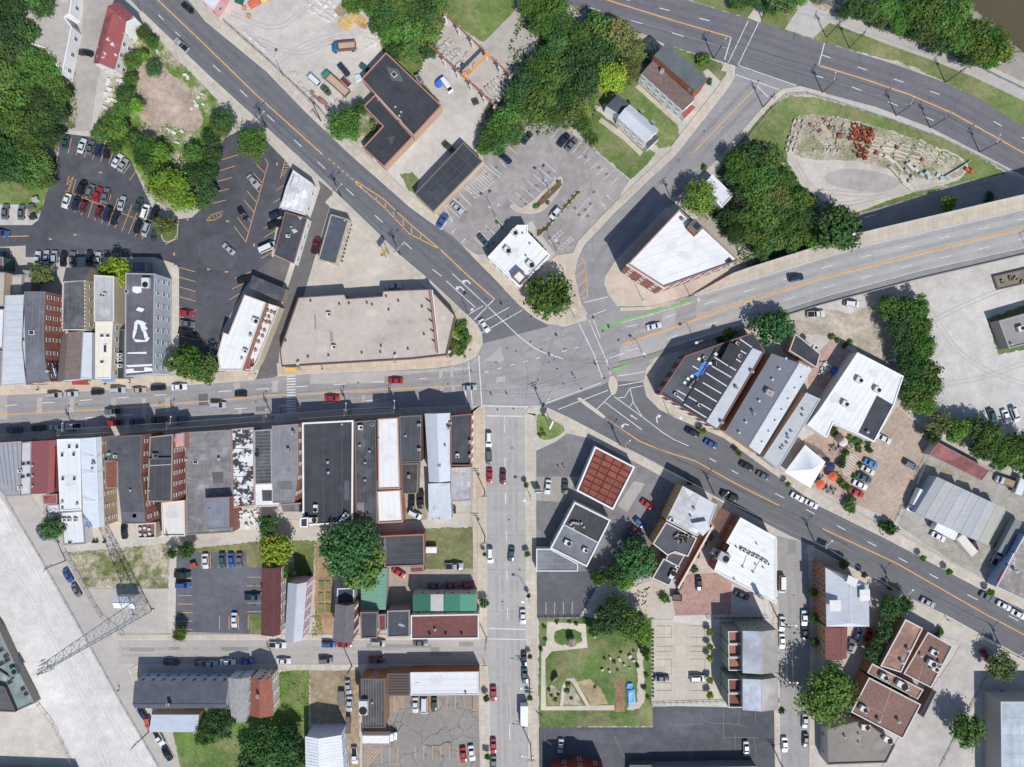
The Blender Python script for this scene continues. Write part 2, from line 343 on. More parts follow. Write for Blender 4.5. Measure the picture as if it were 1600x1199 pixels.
patch("viaduct_yard",[(1300,345),(1350,332),(1420,312),(1500,286),(1570,272),(1640,290),(1640,330),(1480,380),(1340,410),(1300,390)],'gravel',C(160,152,146))
patch("dark_gravel",[(1290,270),(1330,262),(1390,272),(1412,288),(1380,302),(1330,298),(1288,285)],'gravel',C(176,168,162),2)
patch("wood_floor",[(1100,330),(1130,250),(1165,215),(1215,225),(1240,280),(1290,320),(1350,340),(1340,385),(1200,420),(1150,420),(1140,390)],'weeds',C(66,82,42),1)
patch("brick_yard",[(1085,345),(1105,330),(1160,385),(1150,405),(1100,355)],'concrete',C(176,166,152))
# --- middle
patch("forecourt",[(475,465),(520,320),(545,330),(640,412),(716,485),(700,500),(670,455),(598,458)],'concrete',C(196,184,170))
patch("forecourt_panel",[(540,408),(584,374),(624,412),(568,440)],'concrete',C(206,192,176))
patch("planting_bed",[(716,496),(724,500),(732,515),(733,535),(722,552),(700,557),(698,552),(712,505)],'weeds',C(80,84,52))
# --- east
patch("dirt_track",[(1195,520),(1260,495),(1300,482),(1380,458),(1400,500),(1395,575),(1345,552),(1325,535),(1280,524)],'dirt',C(194,180,160))
court = patch("concrete_court",[(1270,478),(1440,430),(1680,380),(1680,760),(1560,690),(1470,640),(1440,500),(1380,470),(1330,490)],'gravel',C(196,190,184))
patch("lawn",[(1541,498),(1600,478),(1680,455),(1680,530),(1560,554)],'grass',GR)
patch("patio",[(1268,562),(1300,530),(1330,548),(1290,610),(1262,600)],'brick_paving',C(196,160,148))
patch("garden_terrace",[(1232,700),(1302,664),(1366,692),(1320,782),(1285,770),(1250,750)],'brick_paving',C(192,164,142))
brl = patch("brick_car_park",[(1366,690),(1402,636),(1450,676),(1446,712),(1398,815),(1342,790),(1330,785),(1322,778)],'brick_paving',C(186,164,144))
patch("shed_yard",[(1405,822),(1446,715),(1470,690),(1545,730),(1620,760),(1620,830),(1575,880),(1550,922),(1470,865)],'old_concrete',C(172,164,154))
# --- south west
patch("gravel_yard",[(-60,740),(0,775),(62,868),(114,960),(190,1098),(252,1205),(290,1260),(-60,1260)],'gravel',C(212,206,200))
patch("lane",[(-40,735),(12,776),(62,866),(114,958),(190,1096),(250,1199),(270,1240),(310,1240),(288,1199),(238,1140),(200,1050),(160,960),(100,856),(60,790),(20,735)],'road_concrete',C(186,178,170))
patch("back_alley",[(60,800),(100,850),(320,838),(420,838),(640,826),(738,812),(738,800),(640,808),(320,815),(90,815)],'concrete',C(202,190,172))
patch("white_paved_yard",[(364,796),(408,793),(407,828),(366,828)],'slabs',C(222,218,210)); patch("rear_yard",[(226,820),(290,820),(290,838),(222,840)],'slabs',C(214,206,194)); patch("rear_yard",[(628,770),(665,768),(668,812),(632,815)],'old_concrete',C(176,162,140))
patch("weedy_lot",[(106,864),(265,850),(264,920),(135,918)],'weeds',C(112,120,62))
patch("tower_yard",[(135,920),(262,920),(262,990),(196,992),(160,958)],'concrete',C(188,180,170))
patch("lawn",[(262,862),(415,845),(412,905),(350,895),(345,862),(275,865)],'grass',C(120,124,72))
lotM = patch("asphalt_car_park",[(276,864),(385,862),(386,886),(410,888),(410,985),(388,990),(274,988)],'asphalt_lot',C(98,98,106))
patch("lawn",[(388,960),(409,960),(409,990),(390,990)],'grass',GR)
patch("lawn",[(456,845),(492,845),(490,905),(462,905)],'grass',C(92,120,48))
patch("garden_soil",[(492,845),(504,845),(520,905),(528,995),(492,995)],'dirt',C(180,148,112))
patch("car_yard",[(602,886),(748,886),(748,930),(604,955)],'concrete',C(178,166,146))
patch("lawn",[(663,826),(747,824),(747,888),(664,890)],'grass',C(116,122,72))
patch("lawn",[(270,1140),(300,1090),(360,1110),(440,1050),(484,1045),(482,1135),(478,1240),(290,1240)],'grass',C(98,128,50))
patch("bare_garden",[(485,1048),(562,1048),(562,1240),(540,1240),(535,1130),(485,1130)],'dirt',C(168,148,116))
lotC = patch("cracked_car_park",[(566,1087),(750,1087),(750,1240),(566,1240)],'asphalt_cracked',C(148,141,134))
patch("demolished_lot",[(-40,1000),(10,1100),(55,1108),(80,1125),(118,1200),(118,1240),(-40,1240)],'gravel',C(200,192,180))
# --- south east
gas = patch("service_lot",[(838,705),(870,690),(886,678),(960,694),(1035,728),(1062,760),(1020,850),(1015,905),(930,905),(902,895),(838,895)],'asphalt_lot',C(128,124,124))
patch("forecourt_slab",[(838,745),(905,745),(880,785),(838,782)],'concrete',C(172,162,150))
patch("forecourt_slab",[(965,790),(990,752),(1008,756),(980,800)],'concrete',C(176,168,160))
lotS = patch("asphalt_car_park",[(838,893),(925,893),(940,905),(905,965),(838,966)],'asphalt_lot',C(96,96,102))
patch("garden_lawn",[(842,966),(1020,966),(1020,1135),(842,1137)],'grass',C(92,122,50))
patch("sand_path",[(855,972),(915,975),(918,1012),(862,1018),(852,1030),(853,1104),(960,1102),(960,1110),(845,1110),(846,1010),(853,1010)],'gravel',C(206,192,172))
patch("lawn",[(866,983),(908,984),(909,1008),(866,1008)],'grass',C(82,114,42),1)
patch("sand_path",[(875,1103),(878,1072),(886,1060),(898,1060),(922,1103),(916,1103),(894,1066),(886,1067),(880,1103)],'gravel',C(206,192,172))
patch("bare_plot",[(880,1102),(884,1075),(892,1067),(912,1102)],'weeds',C(150,134,92))
patch("bare_plot",[(902,1066),(920,1060),(940,1078),(951,1100),(924,1102)],'dirt',C(186,162,122))
patch("bare_plot",[(854,1070),(866,1072),(876,1080),(874,1102),(855,1102)],'weeds',C(140,134,90))
patch("garden_path",[(996,1010),(1004,1008),(1008,1090),(1000,1108),(978,1110),(980,1104),(996,1096)],'gravel',C(198,186,164))
patch("earth_bed",[(960,1062),(976,1062),(976,1112),(962,1112)],'dirt',C(160,124,92))
patch("paved_car_park",[(1018,968),(1106,968),(1106,1098),(1018,1100)],'slabs',C(202,190,172))
patch("terrace",[(1106,968),(1140,965),(1140,1095),(1106,1098)],'slabs',C(206,194,178))
patch("brick_court",[(1068,898),(1120,896),(1144,912),(1142,960),(1055,962),(1050,930)],'brick_paving',C(184,146,130))
patch("concrete_drive",[(1143,912),(1214,945),(1214,990),(1050,972),(1052,962),(1142,960)],'concrete',C(206,198,188))
patch("court_lane",[(1082,880),(1110,830),(1125,835),(1112,896),(1068,898)],'slabs',C(196,182,164))
patch("patio",[(984,920),(1018,906),(1044,916),(1030,955),(1000,965),(985,950)],'gravel',C(192,178,158))
lotB = patch("asphalt_car_park",[(842,1137),(1020,1137),(1020,1103),(1218,1108),(1218,1240),(842,1240)],'asphalt_lot',C(90,91,98))
patch("school_car_park",[(1440,985),(1500,1002),(1560,1035),(1680,1100),(1680,1260),(1340,1260),(1400,1160),(1500,1010)],'gravel',C(192,184,176))
patch("drive",[(1290,1030),(1345,1005),(1372,985),(1380,1010),(1335,1110),(1290,1100)],'concrete',C(186,178,168))
patch("wood_chips",[(1372,1000),(1400,970),(1392,1040),(1362,1040)],'dirt',C(140,92,62))

# ------------------------------------------------------------------ roads
vine = patch("side_street",[(758,630),(820,634),(820,960),(826,1240),(768,1240),(761,960),(758,720)],'road_concrete',C(176,171,167))
alley = patch("narrow_street",[(498,282),(520,300),(517,318),(474,464),(437,545),(434,588),(398,596),(440,480),(500,295)],'asphalt',C(112,107,106))
lower = patch("back_street",[(185,1000),(762,1000),(762,1038),(185,1038)],'road_concrete',C(178,170,162))
r10 = patch("side_street",[(1214,838),(1262,850),(1265,960),(1264,1240),(1220,1240),(1216,960)],'road_concrete',C(164,159,156))
hill = patch("side_street",[(905,400),(912,384),(960,334),(1058,240),(1136,140),(1148,120),(1150,102),(1250,134),(1222,140),(1204,154),(1130,240),(1040,330),(950,420),(943,440),(950,460),(965,480),(970,500),(920,505),(908,480),(895,430)],'asphalt_hill',C(153,149,149))
main = patch("main_street",[(-60,623),(0,618),(160,610),(320,600),(400,593),(490,584),(640,578),(700,573),(744,558),(757,535),(800,480),(880,512),(930,498),(975,476),(1030,520),(1008,590),(960,640),(900,650),(848,636),(735,634),(640,637),(480,646),(320,656),(160,668),(0,678),(-60,682)],'asphalt_main',C(158,154,153))
diag = patch("diagonal_road",[(150,-40),(196,-10),(220,18),(320,112),(464,242),(638,410),(672,438),(717,480),(744,505),(755,537),(800,525),(858,510),(835,497),(812,478),(708,370),(640,324),(545,240),(478,176),(416,112),(320,33),(300,8),(258,-40)],'asphalt_diag',C(114,113,118))
south = patch("diagonal_road",[(848,634),(940,602),(955,596),(1004,596),(1010,620),(1030,640),(1060,655),(1130,684),(1180,720),(1280,791),(1380,840),(1538,924),(1598,952),(1700,1005),(1700,1082),(1598,1027),(1478,961),(1400,924),(1280,860),(1216,828),(1108,772),(1020,722),(958,690),(890,654)],'asphalt_south',C(114,112,115))
high = patch("riverside_highway",[(840,-60),(880,4),(960,32),(1040,70),(1126,96),(1246,135),(1280,144),(1370,168),(1454,200),(1530,239),(1600,275),(1700,330),(1700,258),(1600,200),(1540,160),(1477,129),(1380,95),(1280,65),(1188,36),(1072,0),(930,-60)],'asphalt_high',C(116,114,119))
# repairs and joints in the carriageways
REP = C(182,176,168)
RN = [0]
def rep(par,pts,c=None,mat='concrete'):
    RN[0] += 1; return patch("road_repair",pts,mat,c or REP,z=ZOF[par.name] - .0115 + .0002 * (RN[0] % 50),parent=par)
for x in (62,112,178,262): rep(main,[(x - 4,622),(x + 4,621),(x + 4,646 - x * .01),(x - 4,646 - x * .01)])
for a in ([(365,598),(375,597),(376,613),(367,614)],[(425,596),(435,595),(433,612),(426,613)],[(0,613),(12,613),(12,655),(0,655)],[(222,622),(228,622),(228,660),(222,660)],
          [(484,585),(640,579),(640,586),(600,588),(600,598),(484,600)],[(686,580),(692,580),(690,592),(686,592)],[(703,573),(709,573),(708,590),(704,590)],[(688,606),(693,606),(692,614),(688,614)],[(706,604),(711,604),(711,613),(706,613)],
          [(757,564),(772,552),(782,540),(788,562),(782,568),(776,565)],[(775,589),(789,588),(790,600),(776,601)],[(640,580),(735,573),(742,560),(747,562),(730,578),(640,584)],[(560,630),(610,628),(614,634),(560,640)],[(566,618),(570,618),(570,628),(566,628)],[(600,613),(605,613),(605,623),(600,623)],[(372,638),(378,638),(378,650),(372,650)]): rep(main,a)
rep(main,[(798,602),(812,602),(816,632),(800,632)],C(160,158,160),'asphalt'); rep(main,[(880,560),(884,540),(898,556),(890,580)],C(158,155,152),'asphalt')
rep(main,[(400,636),(418,635),(418,642),(400,643)],C(120,118,120),'asphalt'); rep(main,[(310,616),(325,615),(325,633),(311,634)],C(110,106,108),'asphalt')
for a in ([(203,1012),(242,1012),(242,1018),(203,1018)],[(264,1011),(281,1011),(281,1016),(264,1016)],[(346,1011),(388,1011),(388,1017),(346,1017)],[(573,1006),(636,1007),(674,1007),(674,1012),(573,1012)],[(673,1012),(686,1011),(687,1018),(706,1019),(706,1026),(673,1025)],[(717,1003),(740,1003),(740,1010),(717,1010)]): rep(lower,a,C(150,144,140),'asphalt')
rep(r10,[(1231,844),(1244,845),(1243,867),(1231,866)],C(150,146,144),'asphalt')
for y in (766,836,890,955): line(vine,[(761,y),(820,y + 1)],.35,C(140,136,132),"joint")
for y in (768,1080,1150): line(vine,[(795,y - 60),(795,y + 60)],.35,C(140,136,132),"joint")

# ------------------------------------------------------------------ pavements
TAN = C(206,188,164)
walk("pavement",[(-60,623),(0,618),(160,610),(320,600),(398,594)],-17,TAN)
walk("pavement",[(434,588),(490,584),(640,578),(700,573),(738,563),(752,545),(755,525),(744,505),(717,481)],-20,TAN,1)
walk("pavement",[(717,480),(672,438),(638,410),(517,306)],-14)
walk("pavement",[(500,290),(464,243),(320,112),(222,18)],-11)
walk("pavement",[(501,292),(440,480),(400,592)],8)
walk("pavement",[(517,318),(480,445)],-7)
walk("pavement",[(-60,682),(0,678),(160,668),(320,656),(480,646),(640,637),(738,633)],13,C(196,184,168))
walk("pavement",[(752,633),(758,640),(758,720),(761,860),(761,999)],22,TAN)
walk("pavement",[(762,1040),(764,1060),(768,1240)],17)
walk("pavement",[(826,1240),(822,960),(820,720),(820,645),(830,634),(848,634)],17)
walk("pavement",[(848,634),(890,653),(958,689),(1020,721),(1108,771),(1212,826)],14)
walk("pavement",[(1262,850),(1280,860),(1400,924),(1478,961),(1598,1027),(1700,1082)],14)
walk("pavement",[(1700,1005),(1598,952),(1538,924),(1380,840),(1280,791),(1180,720),(1130,684),(1060,655),(1030,640),(1012,620),(1006,598),(1010,575),(1030,553)],17,None)
walk("pavement",[(320,33),(416,112),(478,176),(545,240),(640,324),(690,360)],-16)
slab("plaza",[(742,396),(760,405),(811,452),(868,400),(893,396),(903,402),(898,430),(908,475),(918,490),(905,503),(885,509),(855,506),(835,496),(812,477),(716,377),(725,385)],'slabs',C(206,188,166))
walk("pavement",[(1058,241),(1005,290),(960,333),(912,384),(904,402)],11)
walk("pavement",[(1058,240),(1136,140),(1148,120),(1146,104),(1132,98)],-14)
walk("pavement",[(1130,240),(1204,154),(1222,140),(1250,135),(1290,146)],7)
slab("pavement",[(966,478),(952,460),(944,445),(946,432),(958,412),(1040,326),(1062,327),(1060,345),(985,415),(972,427),(1023,460),(1100,432),(1140,417),(1148,425),(1080,463),(1020,479)],'concrete',C(204,188,168))
walk("pavement",[(185,1000),(500,1000),(752,1000)],-9)
walk("pavement",[(215,1038),(500,1038),(752,1038)],9)
walk("pavement",[(1214,842),(1216,960),(1220,1240)],9)
walk("pavement",[(1264,1240),(1265,960),(1262,852)],9)
walk("pavement",[(264,1190),(236,1139),(206,1062),(203,1046),(215,1038)],12)
slab("traffic_island",[(952,590),(956,586),(962,592),(966,600),(962,616),(956,618),(953,610),(950,600)],'concrete',C(206,188,166),sm=1)
slab("median_island",[(901,624),(904,621),(908,622),(946,650),(945,654),(941,653)],'concrete',C(206,188,166),sm=1)
slab("sign_lawn",[(836,650),(845,644),(860,652),(888,670),(872,684),(852,690),(838,684)],'grass',C(112,142,56),sm=1)
slab("drive_through_island",[(875,275),(880,280),(877,296),(850,330),(832,335),(810,333),(797,325),(797,320),(804,319),(818,328),(870,278)],'concrete',C(196,180,160),sm=1)
slab("island_bed",[(876,281),(878,290),(850,318),(836,327),(834,322),(852,302)],'dirt',C(120,96,72),z=.2,kerb=False)
slab("hedge_bed",[(902,297),(906,302),(846,368),(838,372),(837,358),(850,355)],'dirt',C(112,92,72))
slab("bed",[(770,342),(775,341),(790,356),(786,360)],'dirt',C(112,92,72))
slab("tree_island",[(256,343),(275,348),(279,350),(278,372),(258,382),(250,365)],'grass',C(90,108,52),sm=1)
slab("side_path",[(270,416),(276,414),(280,420),(280,545),(270,560)],'concrete',C(204,192,174))

# ------------------------------------------------------------------ road markings
LW = 1.05
line(diag,[(240,-6),(322,72),(400,148),(500,238),(504,242)],1.6,YEL)
for i in range(8): line(diag,[(513 + i * 7,248 + i * 6),(517 + i * 7,251.5 + i * 6)],1.3,YEL)
line(diag,[(556,283),(600,312),(640,350),(688,390)],1.3,YEL); line(diag,[(556,287),(598,322),(640,366),(688,390)],1.3,YEL)
for t in ((574,299,574,303),(588,308,588,314),(602,318,602,328),(615,331,616,342),(630,344,630,358),(643,356,643,368),(657,367,657,375),(670,378,670,382)): line(diag,[t[:2],t[2:]],1.2,YEL)
line(diag,[(688,390),(730,430),(772,467)],1.6,YEL)
dashes(diag,(248,24),(300,76),2,.3); dashes(diag,(333,102),(502,258),4,.27); dashes(diag,(496,253),(676,420),4,.27)
dashes(diag,(676,421),(690,432),1,1); line(diag,[(697,439),(743,481)],LW,WHT); line(diag,[(707,428),(762,479)],LW,WHT)
line(diag,[(773,467),(741,500)],1.3,WHT); line(diag,[(755,478),(730,493)],LW,WHT)
line(diag,[(795,481),(745,508)],LW,WHT); line(diag,[(816,485),(752,521)],LW,WHT)
line(diag,[(763,480),(787,503),(812,527),(840,548),(868,557),(880,561)],1.2,WHT,sm=2,z=.125)
glyph(diag,LEFTA,729,440,225,1.25,WHT,"turn_arrow"); glyph(diag,LEFTA,719,450,225,1.25,WHT,"turn_arrow")
# main street
ym = [(-50,652),(0,648.5),(160,640),(320,627.5),(430,618),(446,617)]
line(main,ym,1.5,YEL); line(main,[(466,616.5),(560,611),(640,607),(726,602)],1.5,YEL)
for a,b,n in (((8,634),(300,614),5),((342,612),(640,594),5),((655,592),(690,591),1)): dashes(main,a,b,n,.33)
for a,b,n in (((16,662),(250,645),4),((366,639),(640,622),4)): dashes(main,a,b,n,.3)
for i in range(14): line(main,[(448,588 + i * 4.3),(462,587.5 + i * 4.3)],1.7,WHT)
line(main,[(732,566),(738,632)],1.4,WHT); line(main,[(748,556),(753,635)],1.4,WHT)
line(main,[(754,634),(825,636)],1.5,WHT); line(main,[(760,650),(818,650.5)],1.5,WHT,z=.125)
dashes(main,(757,582),(918,539),8,.35); line(main,[(727,610),(729,632)],1.6,WHT)
line(main,[(904,505),(929,556),(941,591)],LW,WHT); line(main,[(920,500),(945,558),(954,585)],LW,WHT)
line(main,[(852,631),(939,598)],LW,WHT); line(main,[(872,640),(950,610)],LW,WHT)
line(main,[(922,494),(948,484)],LW,WHT)
# south side street
dashes(vine,(788,660),(790,770),2,.3); dashes(vine,(790,770),(794,1010),4,.3); line(vine,[(788.5,650),(788.5,664)],.8,WHT)
line(vine,[(764,982),(822,983.5)],1.3,WHT); line(vine,[(752,998),(823,999.5)],1.3,WHT); dashes(vine,(795,1072),(797,1190),2,.45)
# hillside street
line(hill,[(1082,240),(1180,138)],1.4,YEL); line(hill,[(1182,134),(1200,152)],1.2,WHT)
line(hill,[(1149,117),(1218,141)],LW,WHT,z=.125); line(hill,[(1154,103),(1244,134)],LW,WHT,z=.125)
line(hill,[(913,473),(950,464)],LW,WHT)
yl = [(905,400),(914,410),(916,430),(918,465)]
line(hill,yl,1.1,YEL); line(hill,[(909,467),(918,465)],1.1,YEL)
for a,b in (((901,418),(911,410)),((900,434),(915,420)),((901,450),(916,436)),((906,462),(917,450))): line(hill,[a,b],1.2,YEL)
# highway
hz = [(905,-14),(960,4),(1050,32),(1143,59)]
line(high,hz,1.7,YEL); line(high,[(1280,103),(1350,124),(1420,148),(1490,178),(1600,240),(1700,300)],1.8,YEL)
dashes(high,(905,-19),(1155,45),4,.26); dashes(high,(920,12),(1115,72),3,.28)
dashes(high,(1283,86),(1510,162),4,.26); dashes(high,(1552,190),(1640,240),2,.3); dashes(high,(1331,136),(1500,206),3,.27); dashes(high,(1276,119),(1290,123),1,.7)
line(high,[(1142,60),(1132,94)],1.5,WHT); line(high,[(1169,33),(1138,98)],LW,WHT); line(high,[(1185,36),(1153,102)],LW,WHT); line(high,[(1288,68),(1279,102)],1.4,WHT); line(high,[(960,24),(1136,76)],.6,C(160,160,162))
# south-east diagonal
line(south,[(946,655),(960,663),(1000,690),(1040,706),(1085,720),(1150,756),(1217,790)],1.5,YEL); line(south,[(1285,826),(1400,880),(1540,960),(1700,1045)],1.5,YEL)
line(south,[(960,620),(1008,655),(1046,684),(1076,697)],LW,WHT,sm=1); line(south,[(960,640),(1003,672)],LW,WHT)
line(south,[(984,607),(990,630),(1004,652)],LW,WHT); line(south,[(966,622),(976,621),(984,607),(1004,603)],LW,WHT); line(south,[(984,636),(989,628)],LW,WHT)
line(south,[(932,640),(956,616)],LW,WHT); line(south,[(944,628),(960,640)],LW,WHT)
line(south,[(964,588),(1008,581)],LW,WHT,z=.125); line(south,[(966,603),(1005,596)],LW,WHT,z=.125)
glyph(south,STRAIGHT,990,652,213,.75,WHT,"lane_arrow"); glyph(south,LEFTA,976,664,200,1.1,WHT,"turn_arrow"); glyph(south,RIGHTA,1027,654,255,1.2,WHT,"turn_arrow")
dashes(south,(1108,716),(1178,754),2,.3); dashes(south,(1211,771),(1500,922),6,.28); dashes(south,(1511,929),(1640,995),2,.25)
# car park bays
def bays(par,a0,b0,a1,b1,n,c=None,w_=.8): stripes(par,a0,b0,a1,b1,n,w_,c)
bays(lotA,(108,275),(95,324),(239,335),(222,374),13); line(lotA,[(102,298),(232,350)],.8,YEL)
line(lotA,[(115,276),(100,322)],.8,YEL); line(lotA,[(115,276),(104,290),(96,322)],.8,YEL)
for i in range(4): line(lotA,[(104 + i * 2,300 - i * 5),(110 + i * 1.5,296 - i * 5)],.7,YEL)
line(lotA,[(248,335),(244,376)],.8,YEL); line(lotA,[(258,382),(277,373),(279,345)],.9,YEL)
bays(lotA,(106,240),(112,216),(170,256),(178,234),6); bays(lotA,(192,272),(204,257),(202,282),(214,266),2)
bays(lotA,(121,393),(121,417),(188,393),(188,417),6); bays(lotA,(44,413),(52,405),(44,413),(54,408),1)
bays(lotA,(280,418),(305,425),(281,464),(306,471),4); bays(lotA,(280,480),(306,486),(281,540),(304,546),5)
line(lotA,[(230,412),(268,413)],.9,YEL); bays(lotA,(231,413),(241,424),(258,413),(264,422),5,w_=.7)
bays(lotA,(401,257),(415,272),(366,354),(384,378),8); line(lotA,[(414,248),(419,256),(384,379)],.9,YEL)
bays(lotA,(372,242),(347,250),(353,313),(332,318),5)
bays(lotA,(443,290),(432,298),(412,357),(437,345),2); bays(lotA,(439,310),(427,317),(437,356),(412,372),3); bays(lotA,(429,392),(408,404),(430,393),(409,405),1)
bays(lotA,(392,425),(367,435),(381,455),(358,469),3)
line(lotA,[(323,345),(330,336),(349,330),(346,338),(335,344),(323,345)],.8,YEL)
for i in range(4): line(lotA,[(327 + i * 5,338 - i * 2),(330 + i * 5,344 - i * 2.4)],.7,YEL)
line(lotA,[(446,249),(438,279)],.8,YEL); bays(lotA,(446,252),(455,257),(439,276),(446,271),6,w_=.7)
for x,y,a in ((157,270,0),(117,367,0),(79,374,200),(272,397,90),(293,342,90),(433,256,100),(356,346,190),(397,383,90),(326,421,180),(354,425,180)): glyph(lotA,TURNARROW,x,y,a,1.0,YEL,"direction_arrow")
line(lotA,[(5,370),(45,369)],1.1,YEL)
bays(lotM,(278,904),(301,904),(278,984),(301,984),7); bays(lotM,(315,866),(315,888),(370,866),(370,888),5); bays(lotM,(386,902),(408,902),(386,956),(408,956),5); bays(lotM,(343,962),(343,984),(388,962),(388,984),4)
WB = C(216,216,214)
bays(bank,(756,258),(782,278),(688,310),(709,350),2,WB)
for a,b in (((767,259),(783,273)),((781,250),(791,263)),((717,302),(736,321)),((708,310),(728,328)),((697,321),(718,340)),((690,332),(710,350)),((758,352),(778,370)),((748,361),(768,379)),((740,371),(760,389))): line(bank,[a,b],.9,WB)
bays(bank,(806,301),(828,321),(851,254),(870,270),6,WB); line(bank,[(796,312),(806,320)],.9,WB)
bays(bank,(902,248),(912,240),(953,290),(966,277),6,WB); bays(bank,(833,195),(847,207),(793,228),(806,240),4,WB); bays(bank,(873,202),(862,215),(920,229),(905,248),5,WB)
bays(bank,(900,333),(918,311),(909,341),(927,320),2,WB)
line(bank,[(728,290),(742,310)],.8,WB)
for i in range(8): line(bank,[(730 + i * 3.4,290 - i * 3.0),(748 + i * 3.4,307 - i * 3.0)],.8,WB)
line(bank,[(724,292),(744,310),(773,283),(754,264)],.8,WB)
for x0,y0 in ((857,377),(873,388)):
    line(bank,[(x0,y0),(x0 + 20,y0 - 18),(x0 + 24,y0 - 14),(x0 + 3,y0 + 4)],.7,WB)
    for i in range(5): line(bank,[(x0 + i * 4.4,y0 - i * 4),(x0 + 3.6 + i * 4.4,y0 + 1 - i * 3.6)],.7,WB)
for x,y,a in ((709,361,130),(724,376,-50),(951,308,225),(941,319,45)): glyph(bank,STRAIGHT,x,y,a,.55,WB,"direction_arrow")
bays(lotC,(646,1087),(646,1108),(738,1087),(738,1108),8); bays(lotC,(649,1166),(649,1186),(742,1166),(742,1188),8); line(lotC,[(738,1088),(738,1110),(749,1110)],.8,YEL)
bays(lotC,(738,1096),(746,1088),(740,1110),(749,1103),4,w_=.7); line(lotC,[(616,1088),(630,1088),(630,1112),(616,1112),(616,1088)],.8,YEL); bays(lotC,(616,1098),(630,1090),(616,1111),(630,1103),4,w_=.7)
line(lotC,[(568,1165),(596,1165),(596,1195)],.8,YEL); bays(lotC,(568,1178),(580,1166),(572,1199),(594,1173),5,w_=.8); bays(lotC,(609,1168),(609,1196),(622,1168),(622,1196),2)
bays(lotS,(853,941),(853,960),(894,941),(894,960),4,C(214,200,160)); bays(brl,(1372,700),(1386,706),(1345,745),(1360,752),5,C(214,196,168),.6); bays(brl,(1415,740),(1430,748),(1390,790),(1404,798),6,C(214,196,168),.6)
bays(court,(1424,447),(1428,455),(1508,428),(1512,437),8,C(220,218,214),.6)
for x0 in (1026,1078):
    for a,b in ((978,996),(1010,1018),(1030,1054),(1067,1079)): line(go,[(x0,a),(x0 + 23,a),(x0 + 23,b),(x0,b)],.6,C(120,112,104),"bay_outline",z=.125)

# wear: tyre-darkened lanes and tracks
WN = [0]
def wear(par,pts,offsets,w_,color,sm=1):
    for o_ in offsets: WN[0] += 1; line(par,offs(chaikin(pts,sm,False),o_),w_,color,"tyre_track",z=ZOF[par.name] - .015 + .0003 * (WN[0] % 10))
wear(diag,[(240,-6),(322,72),(500,238),(690,392),(772,467)],(-21,-8,9,21),6,C(109,108,113))
wear(south,[(946,655),(1000,690),(1085,720),(1217,790),(1400,880),(1540,960),(1690,1040)],(-19,-7,8,19),5.5,C(109,107,110))
wear(high,[(905,-14),(1050,32),(1143,59),(1280,103),(1350,124),(1420,148),(1490,178),(1600,240),(1690,294)],(-21,-8,8,20),6,C(111,109,114))
wear(main,[(-50,652),(0,648.5),(160,640),(320,627.5),(460,616),(726,602),(800,590),(880,566),(960,540)],(-17,-7,7,16),5,C(152,148,146))
wear(vine,[(790,655),(792,900),(797,1230)],(-16,-7,7,16),5,C(170,165,161)); wear(hill,[(930,430),(960,385),(1075,250),(1185,135)],(-11,10),6,C(144,140,140)); wear(r10,[(1238,850),(1241,960),(1242,1230)],(-7,7),6,C(158,153,150)); wear(lower,[(190,1019),(760,1019)],(-5,5),5,C(172,164,157))
for a,c in (([(838,560),(860,545),(905,556),(930,590),(900,612),(850,600)],(153,149,149)),([(880,520),(930,505),(945,545),(890,560)],(153,150,150)),([(865,515),(900,530),(880,548),(850,530)],(164,160,158)),([(905,575),(960,560),(965,590),(900,612)],(153,149,148)),([(800,560),(835,545),(848,575),(812,590)],(163,159,157)),([(760,600),(800,596),(800,628),(765,630)],(164,159,157)),([(820,605),(850,600),(890,612),(850,628)],(162,158,156))): rep(main,rough(a,6,1.2),C(*c),'asphalt_main')
for p in ([(840,545),(900,565),(960,560)],[(870,560),(940,570),(965,566)],[(850,628),(895,560),(925,505)],[(810,560),(835,540),(900,520)],[(800,612),(900,596),(958,575)],[(760,612),(840,618),(900,600)],[(812,540),(826,580),(822,625)]): line(main,p,.5,C(120,116,116),"tar_seam",sm=2)
for x,y in ((775,566),(792,544),(806,549),(829,534),(846,546),(858,566),(866,562),(898,590),(880,600),(700,600),(560,598),(400,628),(250,630),(120,632),(800,700),(795,812),(785,940),(812,890),(1060,250),(1100,205),(620,330),(480,195),(1240,800),(1320,850),(1240,930),(1240,1060)):
    par = main if 540 < y < 680 and x < 960 else vine if 755 < x < 830 else hill if 1000 < x < 1150 and y < 300 else diag if x < 700 else r10 if y > 900 else south
    line(par,chaikin([(x - 1.4,y),(x,y + .1),(x + 1.4,y)],1,False),2.6,C(96,92,92),"manhole_cover")
gy = bpy.data.objects["gravel_yard"]
for k,pts in enumerate(([(-20,800),(40,880),(90,960),(150,1080),(210,1200)],[(-20,840),(30,905),(75,980),(130,1090),(180,1200)],[(-20,890),(40,900),(62,950),(70,1010)],[(10,800),(60,900),(100,985),(170,1120),(230,1210)],[(60,990),(100,1060),(150,1150),(175,1220)])): wear(gy,pts,(-3,3),1.6,C(205,199,192) if k % 2 else C(217,211,206),2)
for k,pts in enumerate(([(1270,320),(1330,320),(1400,300),(1480,288)],[(1240,250),(1270,300),(1320,325)],[(1290,300),(1360,306),(1430,292)])): wear(bpy.data.objects["stone_yard_gravel"],pts,(-3,3),1.8,C(184,174,163),2)
for k,pts in enumerate(([(400,60),(470,90),(520,60),(560,80)],[(360,20),(430,50),(470,20)],[(430,100),(470,70),(540,50)])): wear(yard,pts,(-3,3),1.6,C(184,176,167),2)
